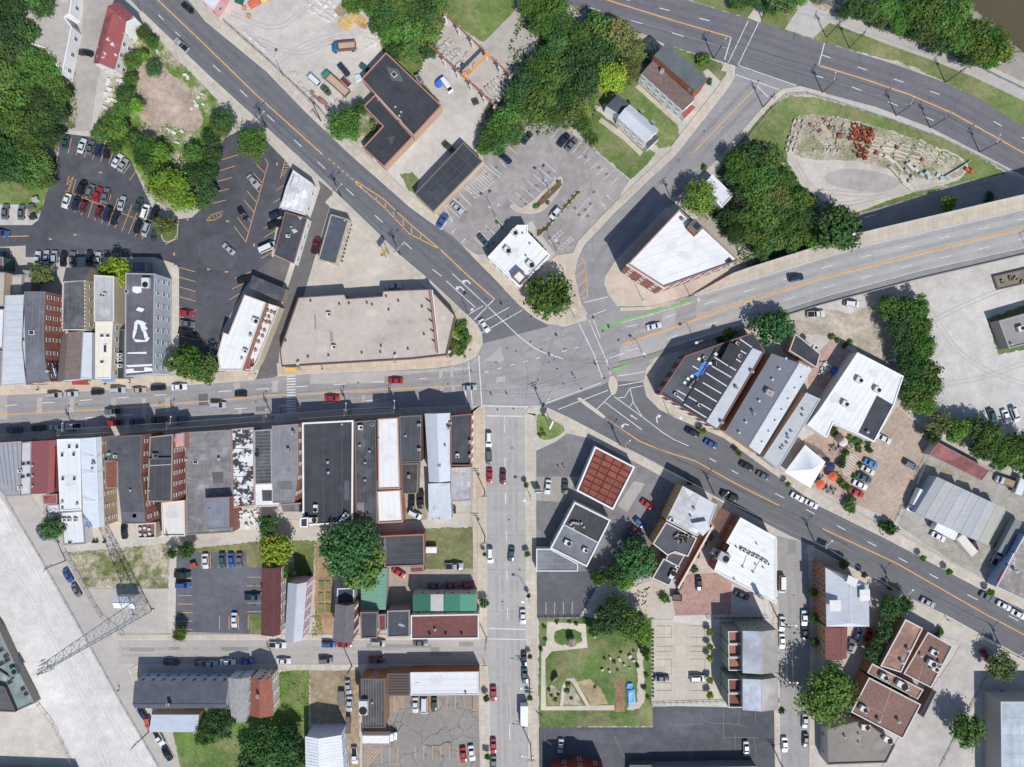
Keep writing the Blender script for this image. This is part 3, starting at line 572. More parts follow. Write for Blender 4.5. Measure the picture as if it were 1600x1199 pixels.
for k,pts in enumerate(([(1450,480),(1500,560),(1590,600),(1660,610)],[(1460,500),(1520,470),(1600,440)],[(1480,600),(1540,590),(1620,560)])): wear(court,pts,(-3,3),1.6,C(186,180,174),2)

so_ = random.Random(8)
for x,y in [(700,338),(716,312),(728,332),(750,366),(770,380),(764,358),(815,310),(826,300),(838,290),(848,282),(858,270),(822,318),(898,325),(905,336),(914,328),(922,318),(928,300),(918,338),(858,372),(872,380),(935,262),(948,272),(915,245),(760,272),(776,262),(790,252),(642,1098),(700,1102),(715,1100),(665,1180),(690,1182),(300,930),(398,915),(398,945),(330,876)]:
    par = bank if y < 400 else lotC if x > 600 else lotM; rep(par,rough([(x - 2.5,y - 1),(x,y - 2.5),(x + 2.5,y - 1),(x + 2.4,y + 1.5),(x,y + 2.6),(x - 2.5,y + 1.6)],2,.5),C(120,112,108) if par is not lotM else C(80,80,86),'asphalt').name = "oil_stain"

for a,c in (([(120,255),(160,250),(170,280),(130,285)],(92,92,99)),([(60,370),(140,360),(230,385),(150,395)],(90,91,98)),([(300,380),(350,360),(380,410),(330,430)],(93,93,100)),([(330,300),(365,260),(375,300),(345,330)],(80,81,88)),([(290,440),(335,430),(330,540),(300,545)],(90,90,97))): rep(lotA,rough(chaikin(a,2),5,1.2),C(*c),'asphalt_lot')
for a,c in (([(1030,1112),(1085,1112),(1080,1150),(1040,1155)],(96,97,104)),([(1120,1120),(1200,1118),(1205,1165),(1130,1160)],(84,85,92)),([(880,1140),(1000,1142),(1010,1165),(900,1160)],(98,98,104))): rep(lotB,rough(chaikin(a,2),5,1.2),C(*c),'asphalt_lot')
for p in ([(1094,1114),(1099,1126),(1118,1131),(1142,1130),(1168,1136)],[(1130,1108),(1130,1128),(1131,1156)],[(1155,1108),(1154,1134)],[(1180,1112),(1180,1128)],[(1128,1153),(1150,1152),(1185,1153)],[(1148,1145),(1149,1174)],[(1178,1152),(1182,1180)],[(1040,1130),(1060,1134),(1100,1130)],[(960,1150),(975,1185),(985,1190)]): line(lotB,p,.55,C(146,138,112),"weedy_crack",sm=1)
# ------------------------------------------------------------------ the viaduct
def spline(tab,x):
    for (a,b),(c,d) in zip(tab,tab[1:]):
        if a <= x <= c: return b + (d - b) * (x - a) / (c - a)
    return tab[-1][1] if x > tab[-1][0] else tab[0][1]
HT = [(960,-.012),(1050,.03),(1150,1.6),(1250,3.6),(1350,6),(1500,9),(1600,10.4),(1750,11)]
NO = [(968,481),(1020,479),(1080,463),(1148,425),(1280,384),(1348,363),(1600,304),(1750,268)]
NL = [(968,487),(1020,484),(1078,463.5),(1148,444),(1280,404),(1348,384),(1600,326),(1750,291)]
SL = [(968,565),(1010,556),(1050,542),(1188,497.5),(1280,467),(1440,424),(1600,388.5),(1750,352)]
SO = [(968,572),(1010,564),(1050,550),(1188,505),(1280,476),(1440,434),(1600,397),(1750,360)]
XS = list(range(968,1750,22))
def strip(tabA,tabB,dz,name,mat,color,parent,xs=XS,dzb=None,sx=0):
    va,vb = [],[]
    for x in xs:
        ya,yb = spline(tabA,x),spline(tabB,x); h = spline(HT,x)
        va.append(P(x,ya,h) + (h + dz,)); vb.append(P(x,yb,h) + (h + (dz if dzb is None else dzb),))
    n = len(xs); L = [(x * PX,0) for x in xs] + [(x * PX,3) for x in xs]
    return ob(name,mesh(name,va + vb,[(i + n,i + 1 + n,i + 1,i) for i in range(n - 1)],mat,uv=L),parent,color)
via = empty("viaduct",P(1300,430) + (0,)); vl = Vector(via.location)
via["kind"] = "structure"
def rel(o):
    o.location = -vl; return o
deck = rel(strip(NL,SL,.12,"carriageway",'deck_concrete',C(178,172,168),via))
rel(strip(NO,NL,.27,"footway",'paving',C(206,190,168),via)); rel(strip(SL,SO,.3,"kerb",'concrete',C(150,146,142),via))
rel(strip(NL,[(968,540),(1050,512),(1140,480)],.123,"old_surface",'asphalt_main',C(158,154,153),via,list(range(968,1090,8))))
def side(tab,name,top,th,color,xs,mat='concrete'):
    """parapet wall along one edge with thickness"""
    v = []; f = []
    for x in xs:
        y = spline(tab,x); h = spline(HT,x); a = P(x,y,h); b = P(x,y + th,h)
        v += [a + (h + top,),b + (h + top,),b + (max(-.05,h - 1.3),),a + (max(-.05,h - 1.3),)]
    for i in range(len(xs) - 1):
        for k in range(4): f.append((i * 4 + k,i * 4 + 4 + k,i * 4 + 4 + (k + 1) % 4,i * 4 + (k + 1) % 4))
    return rel(ob(name,mesh(name,v,f,mat),via,color))
side(NO,"parapet",.75,1.3,C(186,190,184),[x for x in XS if x > 1130]); side(SO,"parapet",.75,1.6,C(150,146,144),[x for x in XS if x > 1180])
def vsoffit():
    v = []; n = 0
    xs = [x for x in XS if x > 1060]
    for x in xs:
        h = spline(HT,x); v += [P(x,spline(NO,x) + 1,h) + (h - .9 if h > 1.6 else -.02,),P(x,spline(SO,x),h) + (h - .9 if h > 1.6 else -.02,)]
    rel(ob("soffit",mesh("soffit",v,[(2 * i,2 * i + 2,2 * i + 3,2 * i + 1) for i in range(len(xs) - 1)],'concrete'),via,C(150,146,140)))
vsoffit()
for x in range(1290,1740,55):
    h = spline(HT,x)
    for t in (.12,.5,.88):
        y = spline(NO,x) * (1 - t) + spline(SO,x) * t; px_,py_ = P(x,y,h)
        cv = [(px_ + .55 * math.cos(R(60 * k)),py_ + .55 * math.sin(R(60 * k)),z) for z in (0,h - .85) for k in range(6)]
        rel(ob("pier",mesh("pier",cv,[(k,(k + 1) % 6,(k + 1) % 6 + 6,k + 6) for k in range(6)],'concrete'),via,C(176,170,162)))
def vline(tab,w_,color,x0,x1,dz=.175,name="painted_line"):
    xs = [x0 + (x1 - x0) * i / max(1,int((x1 - x0) / 22)) for i in range(max(1,int((x1 - x0) / 22)) + 1)]
    A = [(x,spline(tab,x) - w_ / 2) for x in xs]; B_ = [(x,spline(tab,x) + w_ / 2) for x in xs]
    return rel(strip(A,B_,dz,name,'paint',color,via,xs))
lerp = lambda A,B_,t: [(x,spline(A,x) * (1 - t) + spline(B_,x) * t) for x in XS]
vline([(x,y + 1) for x,y in NL],1.1,WHT,1085,1740); vline([(x,y - 1) for x,y in SL],1.1,WHT,1050,1740)
cl = [(972,538),(1050,512),(1140,480),(1280,436),(1600,357),(1740,322)]
vline(cl,2.4,YEL,972,1740)
for x in list(range(978,1740,61)):
    if x < 1690: vline(lerp(cl,NL,.5),1.1,WHT,x,x + 18)
    if x > 968: vline(lerp(cl,SL,.5),1.1,WHT,x + 2,x + 20)
GRN = C(128,184,98)
g1 = [(932,517),(962,504),(1000,493.5),(1040,482),(1082,469.5)]
for i,(x0,x1) in enumerate(((936,968),(968,1006),(1008,1044),(1047,1081))):
    if x0 < 968: line(main,[(x0,spline(g1,x0)),(x1,spline(g1,x1))],4.2,GRN,"green_cycle_lane")
    else: vline(g1,4.2,GRN,x0,x1,.16,"green_cycle_lane")
vline([(x,y + 3) for x,y in g1],.8,WHT,970,1081,.165)
for pts in ([(957,578),(982,571)],[(1018,562),(1030,552)]): line(main,pts,4,GRN,"green_cycle_lane",z=.3)
glyph(main,[[(-2,-.4),(2,-.4),(2,.4),(-2,.4)],[(-2.6,-1.2),(-1.4,-1.2),(-1.4,1.2),(-2.6,1.2)],[(1.4,-1.2),(2.6,-1.2),(2.6,1.2),(1.4,1.2)]],1058,473,-15,1.1,WHT,"cycle_symbol",z=.55)
for t_ in (.25,.75): vline(lerp(cl,NL,t_),6,C(168,162,159),985,1740,.15,"tyre_track"); vline(lerp(cl,SL,t_),6,C(171,165,161),1040,1740,.15,"tyre_track")
line(main,[(926,497),(938,529)],LW,WHT); line(main,[(948,562),(953,585)],LW,WHT); line(main,[(946,562),(975,552)],LW,WHT)
def railing(name,label,pts,h=1.1,gap=2.5,color=None,z=None,group=None,mat='metal',mesh_=False):
    """posts and rails along a line of pixels"""
    color = color or C(150,155,158); w0 = [P(*p) for p in pts]; r = empty(name,w0[0] + (0,)); o0 = Vector(r.location)
    v = []; f = []; posts = []
    for a,b in zip(w0,w0[1:]):
        a,b = Vector(a + (0,)),Vector(b + (0,)); L = (b - a).length; t = (b - a).normalized(); nrm = Vector((-t.y,t.x,0)) * .045
        for zz in (h,h * .5):
            k = len(v); v += [a - o0 + nrm + Vector((0,0,zz)),a - o0 - nrm + Vector((0,0,zz)),b - o0 - nrm + Vector((0,0,zz)),b - o0 + nrm + Vector((0,0,zz))]
            v += [q - Vector((0,0,.09)) for q in v[k:k + 4]]
            f += [(k + 3,k + 2,k + 1,k),(k,k + 1,k + 5,k + 4),(k + 1,k + 2,k + 6,k + 5),(k + 2,k + 3,k + 7,k + 6),(k + 3,k,k + 4,k + 7)]
        m = max(1,int(L / gap))
        for i in range(m): posts.append(a + t * (L * i / m) - o0)
    ob("rail",mesh("rail",v,f,mat),r,color)
    for p in posts: ob("post",post_mesh(h),r,color,p)
    return tag(r,label,"fence",group)
_pm = {}
def post_mesh(h):
    if h not in _pm:
        s = .06; _pm[h] = mesh("post",[(x,y,z) for z in (0,h + .06) for x,y in ((-s,-s),(s,-s),(s,s),(-s,s))],[(0,1,5,4),(1,2,6,5),(2,3,7,6),(3,0,4,7),(4,5,6,7)],'metal')
    return _pm[h]

# ------------------------------------------------------------------ building kit
_sh = {}
def boxmesh(key,mat,dims=(1,1,1),bev=0):
    k = (key,mat,dims)
    if k not in _sh:
        a,b,c = dims[0] / 2,dims[1] / 2,dims[2]
        _sh[k] = mesh(key,[(x * a,y * b,z * c) for z in (0,1) for x,y in ((-1,-1),(1,-1),(1,1),(-1,1))],[(0,1,5,4),(1,2,6,5),(2,3,7,6),(3,0,4,7),(4,5,6,7),(3,2,1,0)],mat)
    return _sh[k]
def cylmesh(key,mat,r0,r1,h,n=10,z=0):
    k = (key,mat,r0,r1,h,z)
    if k not in _sh:
        v = [(r * math.cos(2 * math.pi * i / n),r * math.sin(2 * math.pi * i / n),zz) for r,zz in ((r0,z),(r1,z + h)) for i in range(n)]
        _sh[k] = mesh(key,v,[(i,(i + 1) % n,(i + 1) % n + n,i + n) for i in range(n)] + [tuple(range(n,2 * n)),tuple(range(n))[::-1]],mat)
    return _sh[k]
DIRS = {'N': (0,1),'S': (0,-1),'E': (1,0),'W': (-1,0)}
def win_mesh(w_,h_):
    k = ('win',w_,h_)
    if k not in _sh:
        t = .1; v = []; f = []
        for (x0,x1,z0,z1,d) in ((-w_ / 2 - t,w_ / 2 + t,-t,0,.16),(-w_ / 2 - t,w_ / 2 + t,h_,h_ + t,.12),(-w_ / 2 - t,-w_ / 2,0,h_,.1),(w_ / 2,w_ / 2 + t,0,h_,.1),(-w_ / 2,w_ / 2,h_ / 2 - .03,h_ / 2 + .03,.08)):
            n = len(v); v += [(x,y,z) for y in (-d,.02) for x,z in ((x0,z0),(x1,z0),(x1,z1),(x0,z1))]
            f += [(n,n + 1,n + 2,n + 3),(n + 1,n,n + 4,n + 5),(n + 2,n + 1,n + 5,n + 6),(n + 3,n + 2,n + 6,n + 7),(n,n + 3,n + 7,n + 4)]
        _sh[k] = mesh("window",v,f,'trim')
        _sh[('pane',w_,h_)] = mesh("pane",[(-w_ / 2,-.03,0),(w_ / 2,-.03,0),(w_ / 2,-.03,h_),(-w_ / 2,-.03,h_)],[(0,1,2,3)],'glass')
    return _sh[k],_sh[('pane',w_,h_)]
def windows(root,ring,o0,h,spec,z0=0,frame=None):
    """spec 'E3 S2@2.2' = three storeys of windows on walls that face east ..."""
    if not spec: return
    n = len(ring)
    for s in spec.split():
        d = DIRS[s[0]]; fl,gap = (s[1:].split('@') + ['2.6'])[:2]; fl = int(fl); gap = float(gap)
        for i in range(n):
            a,b = Vector(ring[i]),Vector(ring[(i + 1) % n]); e = b - a; L = e.length
            if L < 2.2: continue
            t = e.normalized(); nr = Vector((t.y,-t.x))
            if nr.dot(Vector(d)) < .72: continue
            m = max(1,int((L - .8) / gap)); fh = (h - z0 - .5) / fl; ww = min(1.0,gap * .42); hh = min(1.55,fh * .5)
            wm,pm = win_mesh(round(ww,2),round(hh,2))
            for k in range(fl):
                for j in range(m):
                    p = a + t * (L * (j + .5) / m)
                    q = ob("window",wm,root,frame or C(225,224,220),(p.x - o0.x,p.y - o0.y,z0 + fh * k + fh * .36 - o0.z),math.atan2(t.y,t.x))
                    ob("pane",pm,q)
def wallmesh(ring,z0,h,o0,mat,extra=None):
    n = len(ring); v = [(a - o0.x,b - o0.y,z - o0.z) for z in (z0,h) for a,b in ring]
    return mesh("wall",v,[(i,(i + 1) % n,(i + 1) % n + n,i + n) for i in range(n)],mat)
def B(name,label,pts,h,wall,roof,mat='membrane',par=.35,cop=None,win='',brick=0,cat='building',z0=0,pw=.3,group=None,frame=None,door=None):
    """flat-roofed block traced along its roof edge at height h"""
    if brick: wall = tuple(min(.8,c * 1.18 + .035) for c in wall[:3]) + (1,)
    if cop: g_ = cop[0] * .3 + cop[1] * .6 + cop[2] * .1; cop = tuple(c * .7 + g_ * .3 for c in cop[:3]) + (1,)
    ring = ccw([P(x,y,h) for x,y in pts]); n = len(ring)
    cx_,cy_ = sum(p[0] for p in ring) / n,sum(p[1] for p in ring) / n; r = empty(name,(cx_,cy_,z0)); o0 = Vector(r.location)
    ob("wall",wallmesh(ring,z0,h - .03,o0,'brickwall' if brick else 'wall'),r,wall)
    rz = h - par; ri = inset(ring,pw)
    ob("roof",mesh("roof",[(a - o0.x,b - o0.y,rz - o0.z) for a,b in inset(ring,.02)],[tuple(range(n))],mat),r,roof)
    oo = inset(ring,-.06); v = [(a - o0.x,b - o0.y,z - o0.z) for pr,z in ((oo,h - .12),(oo,h),(ri,h),(ri,rz)) for a,b in pr]
    f = [(i + k * n,(i + 1) % n + k * n,(i + 1) % n + (k + 1) * n,i + (k + 1) * n) for k in range(3) for i in range(n)]
    ob("coping",mesh("coping",v,f,'trim'),r,cop or C(150,146,144))
    windows(r,ring,o0,h - par,win,z0,frame)
    r["rz"] = rz
    if mat in ('membrane','whiteroof','worn','gravelroof') and area(ring) > 45: weather(r,inset(ring,.5),rz,roof,mat,o0)
    return tag(r,label,cat,group)
def clipped(q,p,d):
    """spans of the line p + t d inside polygon q"""
    ts = []
    for i in range(len(q)):
        a,b = Vector(q[i]),Vector(q[(i + 1) % len(q)]); e = b - a; den = d.x * e.y - d.y * e.x
        if abs(den) < 1e-6: continue
        u = ((a.x - p.x) * d.y - (a.y - p.y) * d.x) / den
        if 0 <= u < 1: ts.append(((a.x - p.x) * e.y - (a.y - p.y) * e.x) / den)
    ts.sort(); return list(zip(ts[::2],ts[1::2]))
def weather(r,q,z,col,mat,o0):
    """membrane laps, ponding marks and mended spots on a flat roof"""
    rr = random.Random(int(q[0][0] * 13 + q[0][1] * 7)); L,a,b = max(((Vector(q[i]) - Vector(q[i - 1])).length,Vector(q[i - 1]),Vector(q[i])) for i in range(len(q)))[:3] if False else max(((Vector(q[i]) - Vector(q[i - 1])).length,i) for i in range(len(q))) + (0,)
    a,b = Vector(q[a - 1]),Vector(q[a]); d = (b - a).normalized(); nn = Vector((-d.y,d.x)); v = []; f = []; sp = rr.uniform(1.7,2.5); lum = col[1]; k = 1.3 if lum < .2 else .86
    if mat != 'gravelroof':
        t = sp
        while t < 60:
            for t0,t1 in clipped(q,a + nn * t,d):
                n = len(v); w_ = .07 + .05 * rr.random(); p0,p1 = a + nn * t + d * t0,a + nn * t + d * t1
                v += [(p.x - o0.x,p.y - o0.y,z - o0.z + .012) for p in (p0 - nn * w_,p1 - nn * w_,p1 + nn * w_,p0 + nn * w_)]; f.append((n,n + 1,n + 2,n + 3))
            t += sp * rr.uniform(.9,1.1)
        if f: o = ob("roof_lap",mesh("roof_lap",v,f,'trim'),r,tuple(min(.85,c * k) for c in col[:3]) + (1,)); o["kind"] = "stuff"
    xs = [p[0] for p in q]; ys = [p[1] for p in q]; m = int(min(7,1 + area(q) / 70)); got = 0
    for _ in range(60):
        if got >= m: break
        c = Vector((rr.uniform(min(xs),max(xs)),rr.uniform(min(ys),max(ys)))); R_ = rr.uniform(.8,2.6); pts = [c + Vector((math.cos(i * .524),math.sin(i * .524) * rr.uniform(.5,.9))) * R_ * rr.uniform(.65,1.1) for i in range(12)]
        if not all(any(t0 < 0 < t1 for t0,t1 in clipped(q,p,Vector((1,.013)))) for p in pts): continue
        got += 1; g = rr.choice((.86,.9,1.12,1.2) if lum < .5 else (.9,.86,.93)); o = ob("ponding_mark",mesh("ponding_mark",[(p.x - o0.x,p.y - o0.y,z - o0.z + .006 + .0007 * got) for p in chaikin(pts,1)] if False else [(x - o0.x,y - o0.y,z - o0.z + .006 + .0007 * got) for x,y in chaikin([tuple(p) for p in pts],1)],[tuple(range(24))],mat),r,tuple(min(.85,c_ * g) for c_ in col[:3]) + (1,))
def ribs(root,a,b,c,d,gap,color,mat='metalroof',hgt=.07,wid=.09):
    """raised seams on the slope a-b (eave) to d-c (ridge)"""
    v = []; f = []; L = (b - a).length; m = max(2,int(L / gap)); nr = (b - a).cross(d - a).normalized()
    if nr.z < 0: nr = -nr
    for i in range(1,m):
        t = i / m; p = a.lerp(b,t); q = d.lerp(c,t); e = (b - a).normalized() * wid / 2; k = len(v)
        v += [p - e,p + e,q + e,q - e,p - e + nr * hgt,p + e + nr * hgt,q + e + nr * hgt,q - e + nr * hgt]
        f += [(k + 4,k + 5,k + 6,k + 7),(k,k + 1,k + 5,k + 4),(k + 1,k + 2,k + 6,k + 5),(k + 3,k,k + 4,k + 7),(k + 2,k + 3,k + 7,k + 6)]
    o = ob("roof_seam",mesh("roof_seam",v,f,mat),root,color); o["kind"] = "stuff"; return o
def slope(root,pts,mat,color,rib=0,ribc=None,name="roof_slope",th=.14):
    """one roof plane as a thin slab; pts = eave a, b then ridge c, d (local)"""
    pts = [Vector(p) for p in pts]; nr = (pts[1] - pts[0]).cross(pts[2] - pts[0]).normalized()
    if nr.z < 0: pts = pts[::-1]; nr = -nr
    n = len(pts); v = [p + nr * .02 for p in pts] + [p - nr * th for p in pts]
    f = [tuple(range(n))] + [(i + n,(i + 1) % n + n,(i + 1) % n,i) for i in range(n)] + [tuple(range(2 * n - 1,n - 1,-1))]
    return ob(name,mesh(name,v,f,mat),root,color)
def G(name,label,pts,h,rise,wall,roof,mat='shingle',rib=0,win='',roof2=None,t=.5,brick=0,cat='house',z0=0,hip=0,ov=.3,group=None,ribc=None):
    """ridged roof; pts a,b,c,d = eave corners, a-b and c-d the gable ends"""
    q = [P(x,y,h) for x,y in pts]
    if area(q) < 0: q = [q[1],q[0],q[3],q[2]]; t = 1 - t; roof,roof2 = roof2 or roof,roof
    a,b,c,d = (Vector(p + (h,)) for p in q)
    cen = (a + b + c + d) / 4; r = empty(name,(cen.x,cen.y,z0)); o0 = Vector(r.location)
    m1,m2 = a.lerp(b,t),d.lerp(c,t); ax = (m2 - m1).normalized()
    e1,e2 = m1 + Vector((0,0,rise)),m2 + Vector((0,0,rise))
    e1 = e1 + ax * hip; e2 = e2 - ax * hip
    ws = [p - o0 for p in (a,b,c,d)]; base = [Vector((p.x,p.y,0)) for p in ws]
    v = base + ws + [e1 - o0,e2 - o0]; f = [(1,2,6,5),(3,0,4,7),(0,1,5,4),(2,3,7,6)]
    if not hip: f += [(4,5,8),(6,7,9)]
    ob("wall",mesh("wall",[p - Vector((0,0,.04)) if i > 3 else p for i,p in enumerate(v)],f,'brickwall' if brick else 'wall'),r,wall)
    def out(p,q_,k): return p + (p - q_).normalized() * k
    A,B_,C_,D = (p.copy() for p in (a,b,c,d)); E1,E2 = e1.copy(),e2.copy()
    if not hip:
        for p in (A,B_,E1): p -= ax * ov * .6
        for p in (C_,D,E2): p += ax * ov * .6
    A2,D2 = out(A,E1,ov),out(D,E2,ov); B2,C2 = out(B_,E1,ov),out(C_,E2,ov)
    s1 = slope(r,[p - o0 for p in (A2,D2,E2,E1)],mat,roof); s2 = slope(r,[p - o0 for p in (C2,B2,E1,E2)],mat,roof2 or roof)
    if hip:
        slope(r,[p - o0 for p in (B2,A2,E1)],mat,roof); slope(r,[p - o0 for p in (D2,C2,E2)],mat,roof2 or roof)
    if rib:
        ribs(r,A2 - o0,D2 - o0,E2 - o0,E1 - o0,rib,ribc or roof,mat); ribs(r,C2 - o0,B2 - o0,E1 - o0,E2 - o0,rib,ribc or roof2 or roof,mat)
    rc = ob("ridge_cap",boxmesh("ridge_cap",'trim',(1,.28,.1)),r,roof2 or roof,((E1 + E2) / 2 - o0) + Vector((0,0,-.02)),math.atan2(ax.y,ax.x),((E2 - E1).length,1,1))
    windows(r,[p.to_tuple()[:2] for p in (a,b,c,d)],o0,h,win,z0)
    r["rz"] = h + rise * .5
    return tag(r,label,cat,group)
def K(name,label,pts3,wall,roof,mat='metalroof',rib=0,cat='building',win='',z0=0,brick=0):
    """lean-to / sloping roof: pts with own heights, first two = low edge"""
    q = [Vector(P(x,y,h) + (h,)) for x,y,h in pts3]
    if area([p[:2] for p in q]) < 0: q = [q[1],q[0]] + q[:1:-1]
    cen = sum(q,Vector()) / len(q); r = empty(name,(cen.x,cen.y,z0)); o0 = Vector(r.location); n = len(q)
    v = [Vector((p.x - o0.x,p.y - o0.y,0)) for p in q] + [p - o0 - Vector((0,0,.03)) for p in q]
    ob("wall",mesh("wall",v,[(i,(i + 1) % n,(i + 1) % n + n,i + n) for i in range(n)],'brickwall' if brick else 'wall'),r,wall)
    slope(r,[p - o0 for p in q],mat,roof)
    if rib and n == 4: ribs(r,q[0] - o0,q[1] - o0,q[2] - o0,q[3] - o0,rib,roof,mat)
    windows(r,[p[:2] for p in q],o0,min(p.z for p in q),win,z0)
    return tag(r,label,cat)
# roof equipment, every piece a part of its building
def top(root): return root.get("rz",4)
def lo(root,x,y,z): a = P(x,y,z); return (a[0] - root.location.x,a[1] - root.location.y,z - root.location.z)
def ac(root,x,y,ang=0,s=(2.0,1.5,1.1),color=None,z=None):
    z = top(root) if z is None else z; c = color or C(216,216,212)
    o = ob("air_conditioner",boxmesh("air_conditioner",'trim'),root,c,lo(root,x,y,z),R(-ang),s)
    f = ob("fan",cylmesh("fan",'rubber',.3,.3,.06,10),o,None,(.18,0,1.0)); f.scale = (1,s[0] / s[1],1 / s[2])
    ob("skid",boxmesh("skid",'metal',(1.1,1.1,.1)),o,C(120,120,120)); return o
def vent(root,x,y,s=1.0,color=None,z=None):
    z = top(root) if z is None else z
    o = ob("vent",cylmesh("vent",'trim',.2,.16,.7),root,color or C(200,200,198),lo(root,x,y,z),0,s)
    ob("cap",cylmesh("cap",'trim',.34,.1,.22,10,.66),o,color or C(180,180,180)); return o
def chim(root,x,y,ang=0,hgt=1.6,color=None,z=None,s=.9):
    z = top(root) if z is None else z
    o = ob("chimney",boxmesh("chimney",'brickwall',(s,s * .7,hgt)),root,color or C(150,84,64),lo(root,x,y,z - .4),R(-ang))
    ob("crown",boxmesh("crown",'trim',(s + .16,s * .7 + .16,.14)),o,C(170,160,150),(0,0,hgt)); ob("flue",cylmesh("flue",'rust',.14,.12,.35,8),o,None,(0,0,hgt + .1)); return o
def skyl(root,x,y,ang=0,s=(1.4,1.0),z=None,color=None):
    z = top(root) if z is None else z
    o = ob("skylight",boxmesh("skylight",'trim',(1,1,.3)),root,color or C(220,220,220),lo(root,x,y,z),R(-ang),(s[0],s[1],1))
    ob("pane",boxmesh("pane",'glass',(.8,.8,.03)),o,None,(0,0,.295)); return o
def rpatch(root,pts,color,mat='whiteroof',z=None,name="roof_patch",dz=.015):
    z = (top(root) if z is None else z) + dz; q = ccw([P(x,y,z) for x,y in pts]); o0 = root.location
    return ob(name,mesh(name,[(a - o0.x,b - o0.y,z - o0.z) for a,b in q],[tuple(range(len(q)))],mat),root,color)
def rline(root,p0,p1,wpx,color,mat='trim',name="roof_seam",dz=.02,z=None,hh=.0):
    d = Vector((p1[0] - p0[0],p1[1] - p0[1])).normalized() * wpx / 2
    if not hh: return rpatch(root,[(p0[0] - d.y,p0[1] + d.x),(p1[0] - d.y,p1[1] + d.x),(p1[0] + d.y,p1[1] - d.x),(p0[0] + d.y,p0[1] - d.x)],color,mat,z,name,dz)
    z = top(root) if z is None else z; a,b = Vector(lo(root,p0[0],p0[1],z)),Vector(lo(root,p1[0],p1[1],z)); m = (a + b) / 2; e = b - a
    return ob(name,boxmesh(name,mat),root,color,m,math.atan2(e.y,e.x),(e.length,wpx * PX,hh))
def seams(root,a0,b0,a1,b1,n,wpx=.7,color=None,ends=False):
    for i in range(n):
        t = (i + (0 if ends else 1)) / ((n - 1) if ends else (n + 1))
        rline(root,(a0[0] + (a1[0] - a0[0]) * t,a0[1] + (a1[1] - a0[1]) * t),(b0[0] + (b1[0] - b0[0]) * t,b0[1] + (b1[1] - b0[1]) * t),wpx,color or C(120,120,124))
def clutter(root,pts,n,seed):
    """small vents and units where the photograph shows roof clutter"""
    rr = random.Random(seed)
    for i in range(n):
        a,b,c = rr.random(),rr.random(),rr.random(); k = len(pts); w_ = [rr.random() ** 1.0 + .15 for _ in pts]; s = sum(w_)
        x = sum(p[0] * q for p,q in zip(pts,w_)) / s; y = sum(p[1] * q for p,q in zip(pts,w_)) / s
        if a < .6: vent(root,x,y,.7 + .5 * b)
        elif a < .85: ac(root,x,y,90 * (c > .5),(1.1,.9,.8))
        else: skyl(root,x,y,0,(1,.8))

# ------------------------------------------------------------------ buildings
WH,CRM,BRK,BRD,TANW = C(238,238,238),C(226,212,188),C(160,92,70),C(132,66,54),C(198,178,150)
BLK,DK,GY,LG,MAR = C(62,64,70),C(88,89,95),C(124,124,130),C(198,202,206),C(128,72,70)
WR = C(236,235,232)
# top left
b = B("warehouse","long low white-walled building with tan roof beside the wood",[(20,-40),(118,-40),(109,21),(101,27),(112,42),(97,117),(70,75),(20,60)],5,C(240,240,240),C(186,176,166),'gravelroof',.2,C(235,235,232),'E1@4')
G("red_church","white building with red painted gable roof beside the vacant lot",[(146,99),(178,108),(196,40),(168,14)],6,2.2,C(236,232,228),C(162,84,84),'flaking',0,'E2 S1',C(158,80,80),ov=.25)
b = G("church_wing","red roofed cross wing with white gable and faded lettering",[(210,27),(194,50),(165,28),(184,4)],6.3,2.0,C(240,236,234),C(162,84,84),'flaking',0,'',ov=.2)
b = B("pink_shop","pink walled shop with white roof at the stone yard",[(300,-40),(362,-40),(345,-2),(333,16),(312,-2)],4.5,C(226,160,165),C(224,226,230),'whiteroof',.3,C(236,200,200),'E1@3 S1@3')
b = B("orange_trim_workshop","black roofed workshop with orange coping, upper wing",[(603,82),(690,165),(646,213),(586,147),(565,123)],4.8,C(196,160,135),BLK,'membrane',.3,C(200,122,92),'S1@5')
skyl(b,616,117,45,(1.6,1.4)); [vent(b,x,y) for x,y in ((618,168),(627,176),(624,182))]
rline(b,(586,147),(646,212),1.6,C(196,176,164),hh=.35); rpatch(b,[(604,105),(622,108),(630,128),(612,126)],C(96,96,100),'membrane')
b = B("orange_trim_workshop","black roofed workshop with orange coping, lower wing with skylight",[(586,148),(645,214),(600,261),(567,231),(598,197),(568,166)],4.6,C(196,160,135),C(58,60,66),'membrane',.3,C(196,118,90),'S1@5')
skyl(b,624,189,45,(1.2,1.0)); vent(b,591,157,.8,C(205,130,110)); rpatch(b,[(605,215),(618,212),(612,226)],C(84,84,88),'membrane')
b = B("black_roof_block","single black roofed block at the edge of the bank car park",[(724,223),(754,252),(677,331),(648,303)],4.2,C(214,182,154),C(66,70,78),'membrane',.2,C(120,110,104),'S1@3.2 E1@3.2')
seams(b,(724,223),(754,252),(648,303),(677,331),5,.5,C(92,96,104))
b = B("bank","bank with white roof and small red-edged corner tower",[(808,352),(824,352),(825,364),(859,399),(812,449),(762,402)],5.2,C(232,226,216),WR,'whiteroof',.5,C(246,246,246),'S1@2.4 E1@2.4 W1@3')
ac(b,793,392,40,(2.4,1.6,1.2)); ac(b,829,414,40,(2.6,1.6,1.2)); ac(b,804,364,40,(2.2,1.6,1)); vent(b,828,382); vent(b,822,401); vent(b,817,366)
t = B("bank_tower","square red-edged roof tower on the bank corner",[(811,422),(824,434),(813,446),(800,433)],7.6,C(240,236,230),C(238,236,234),'whiteroof',.7,C(158,84,74),z0=4.7,cat='roof tower')
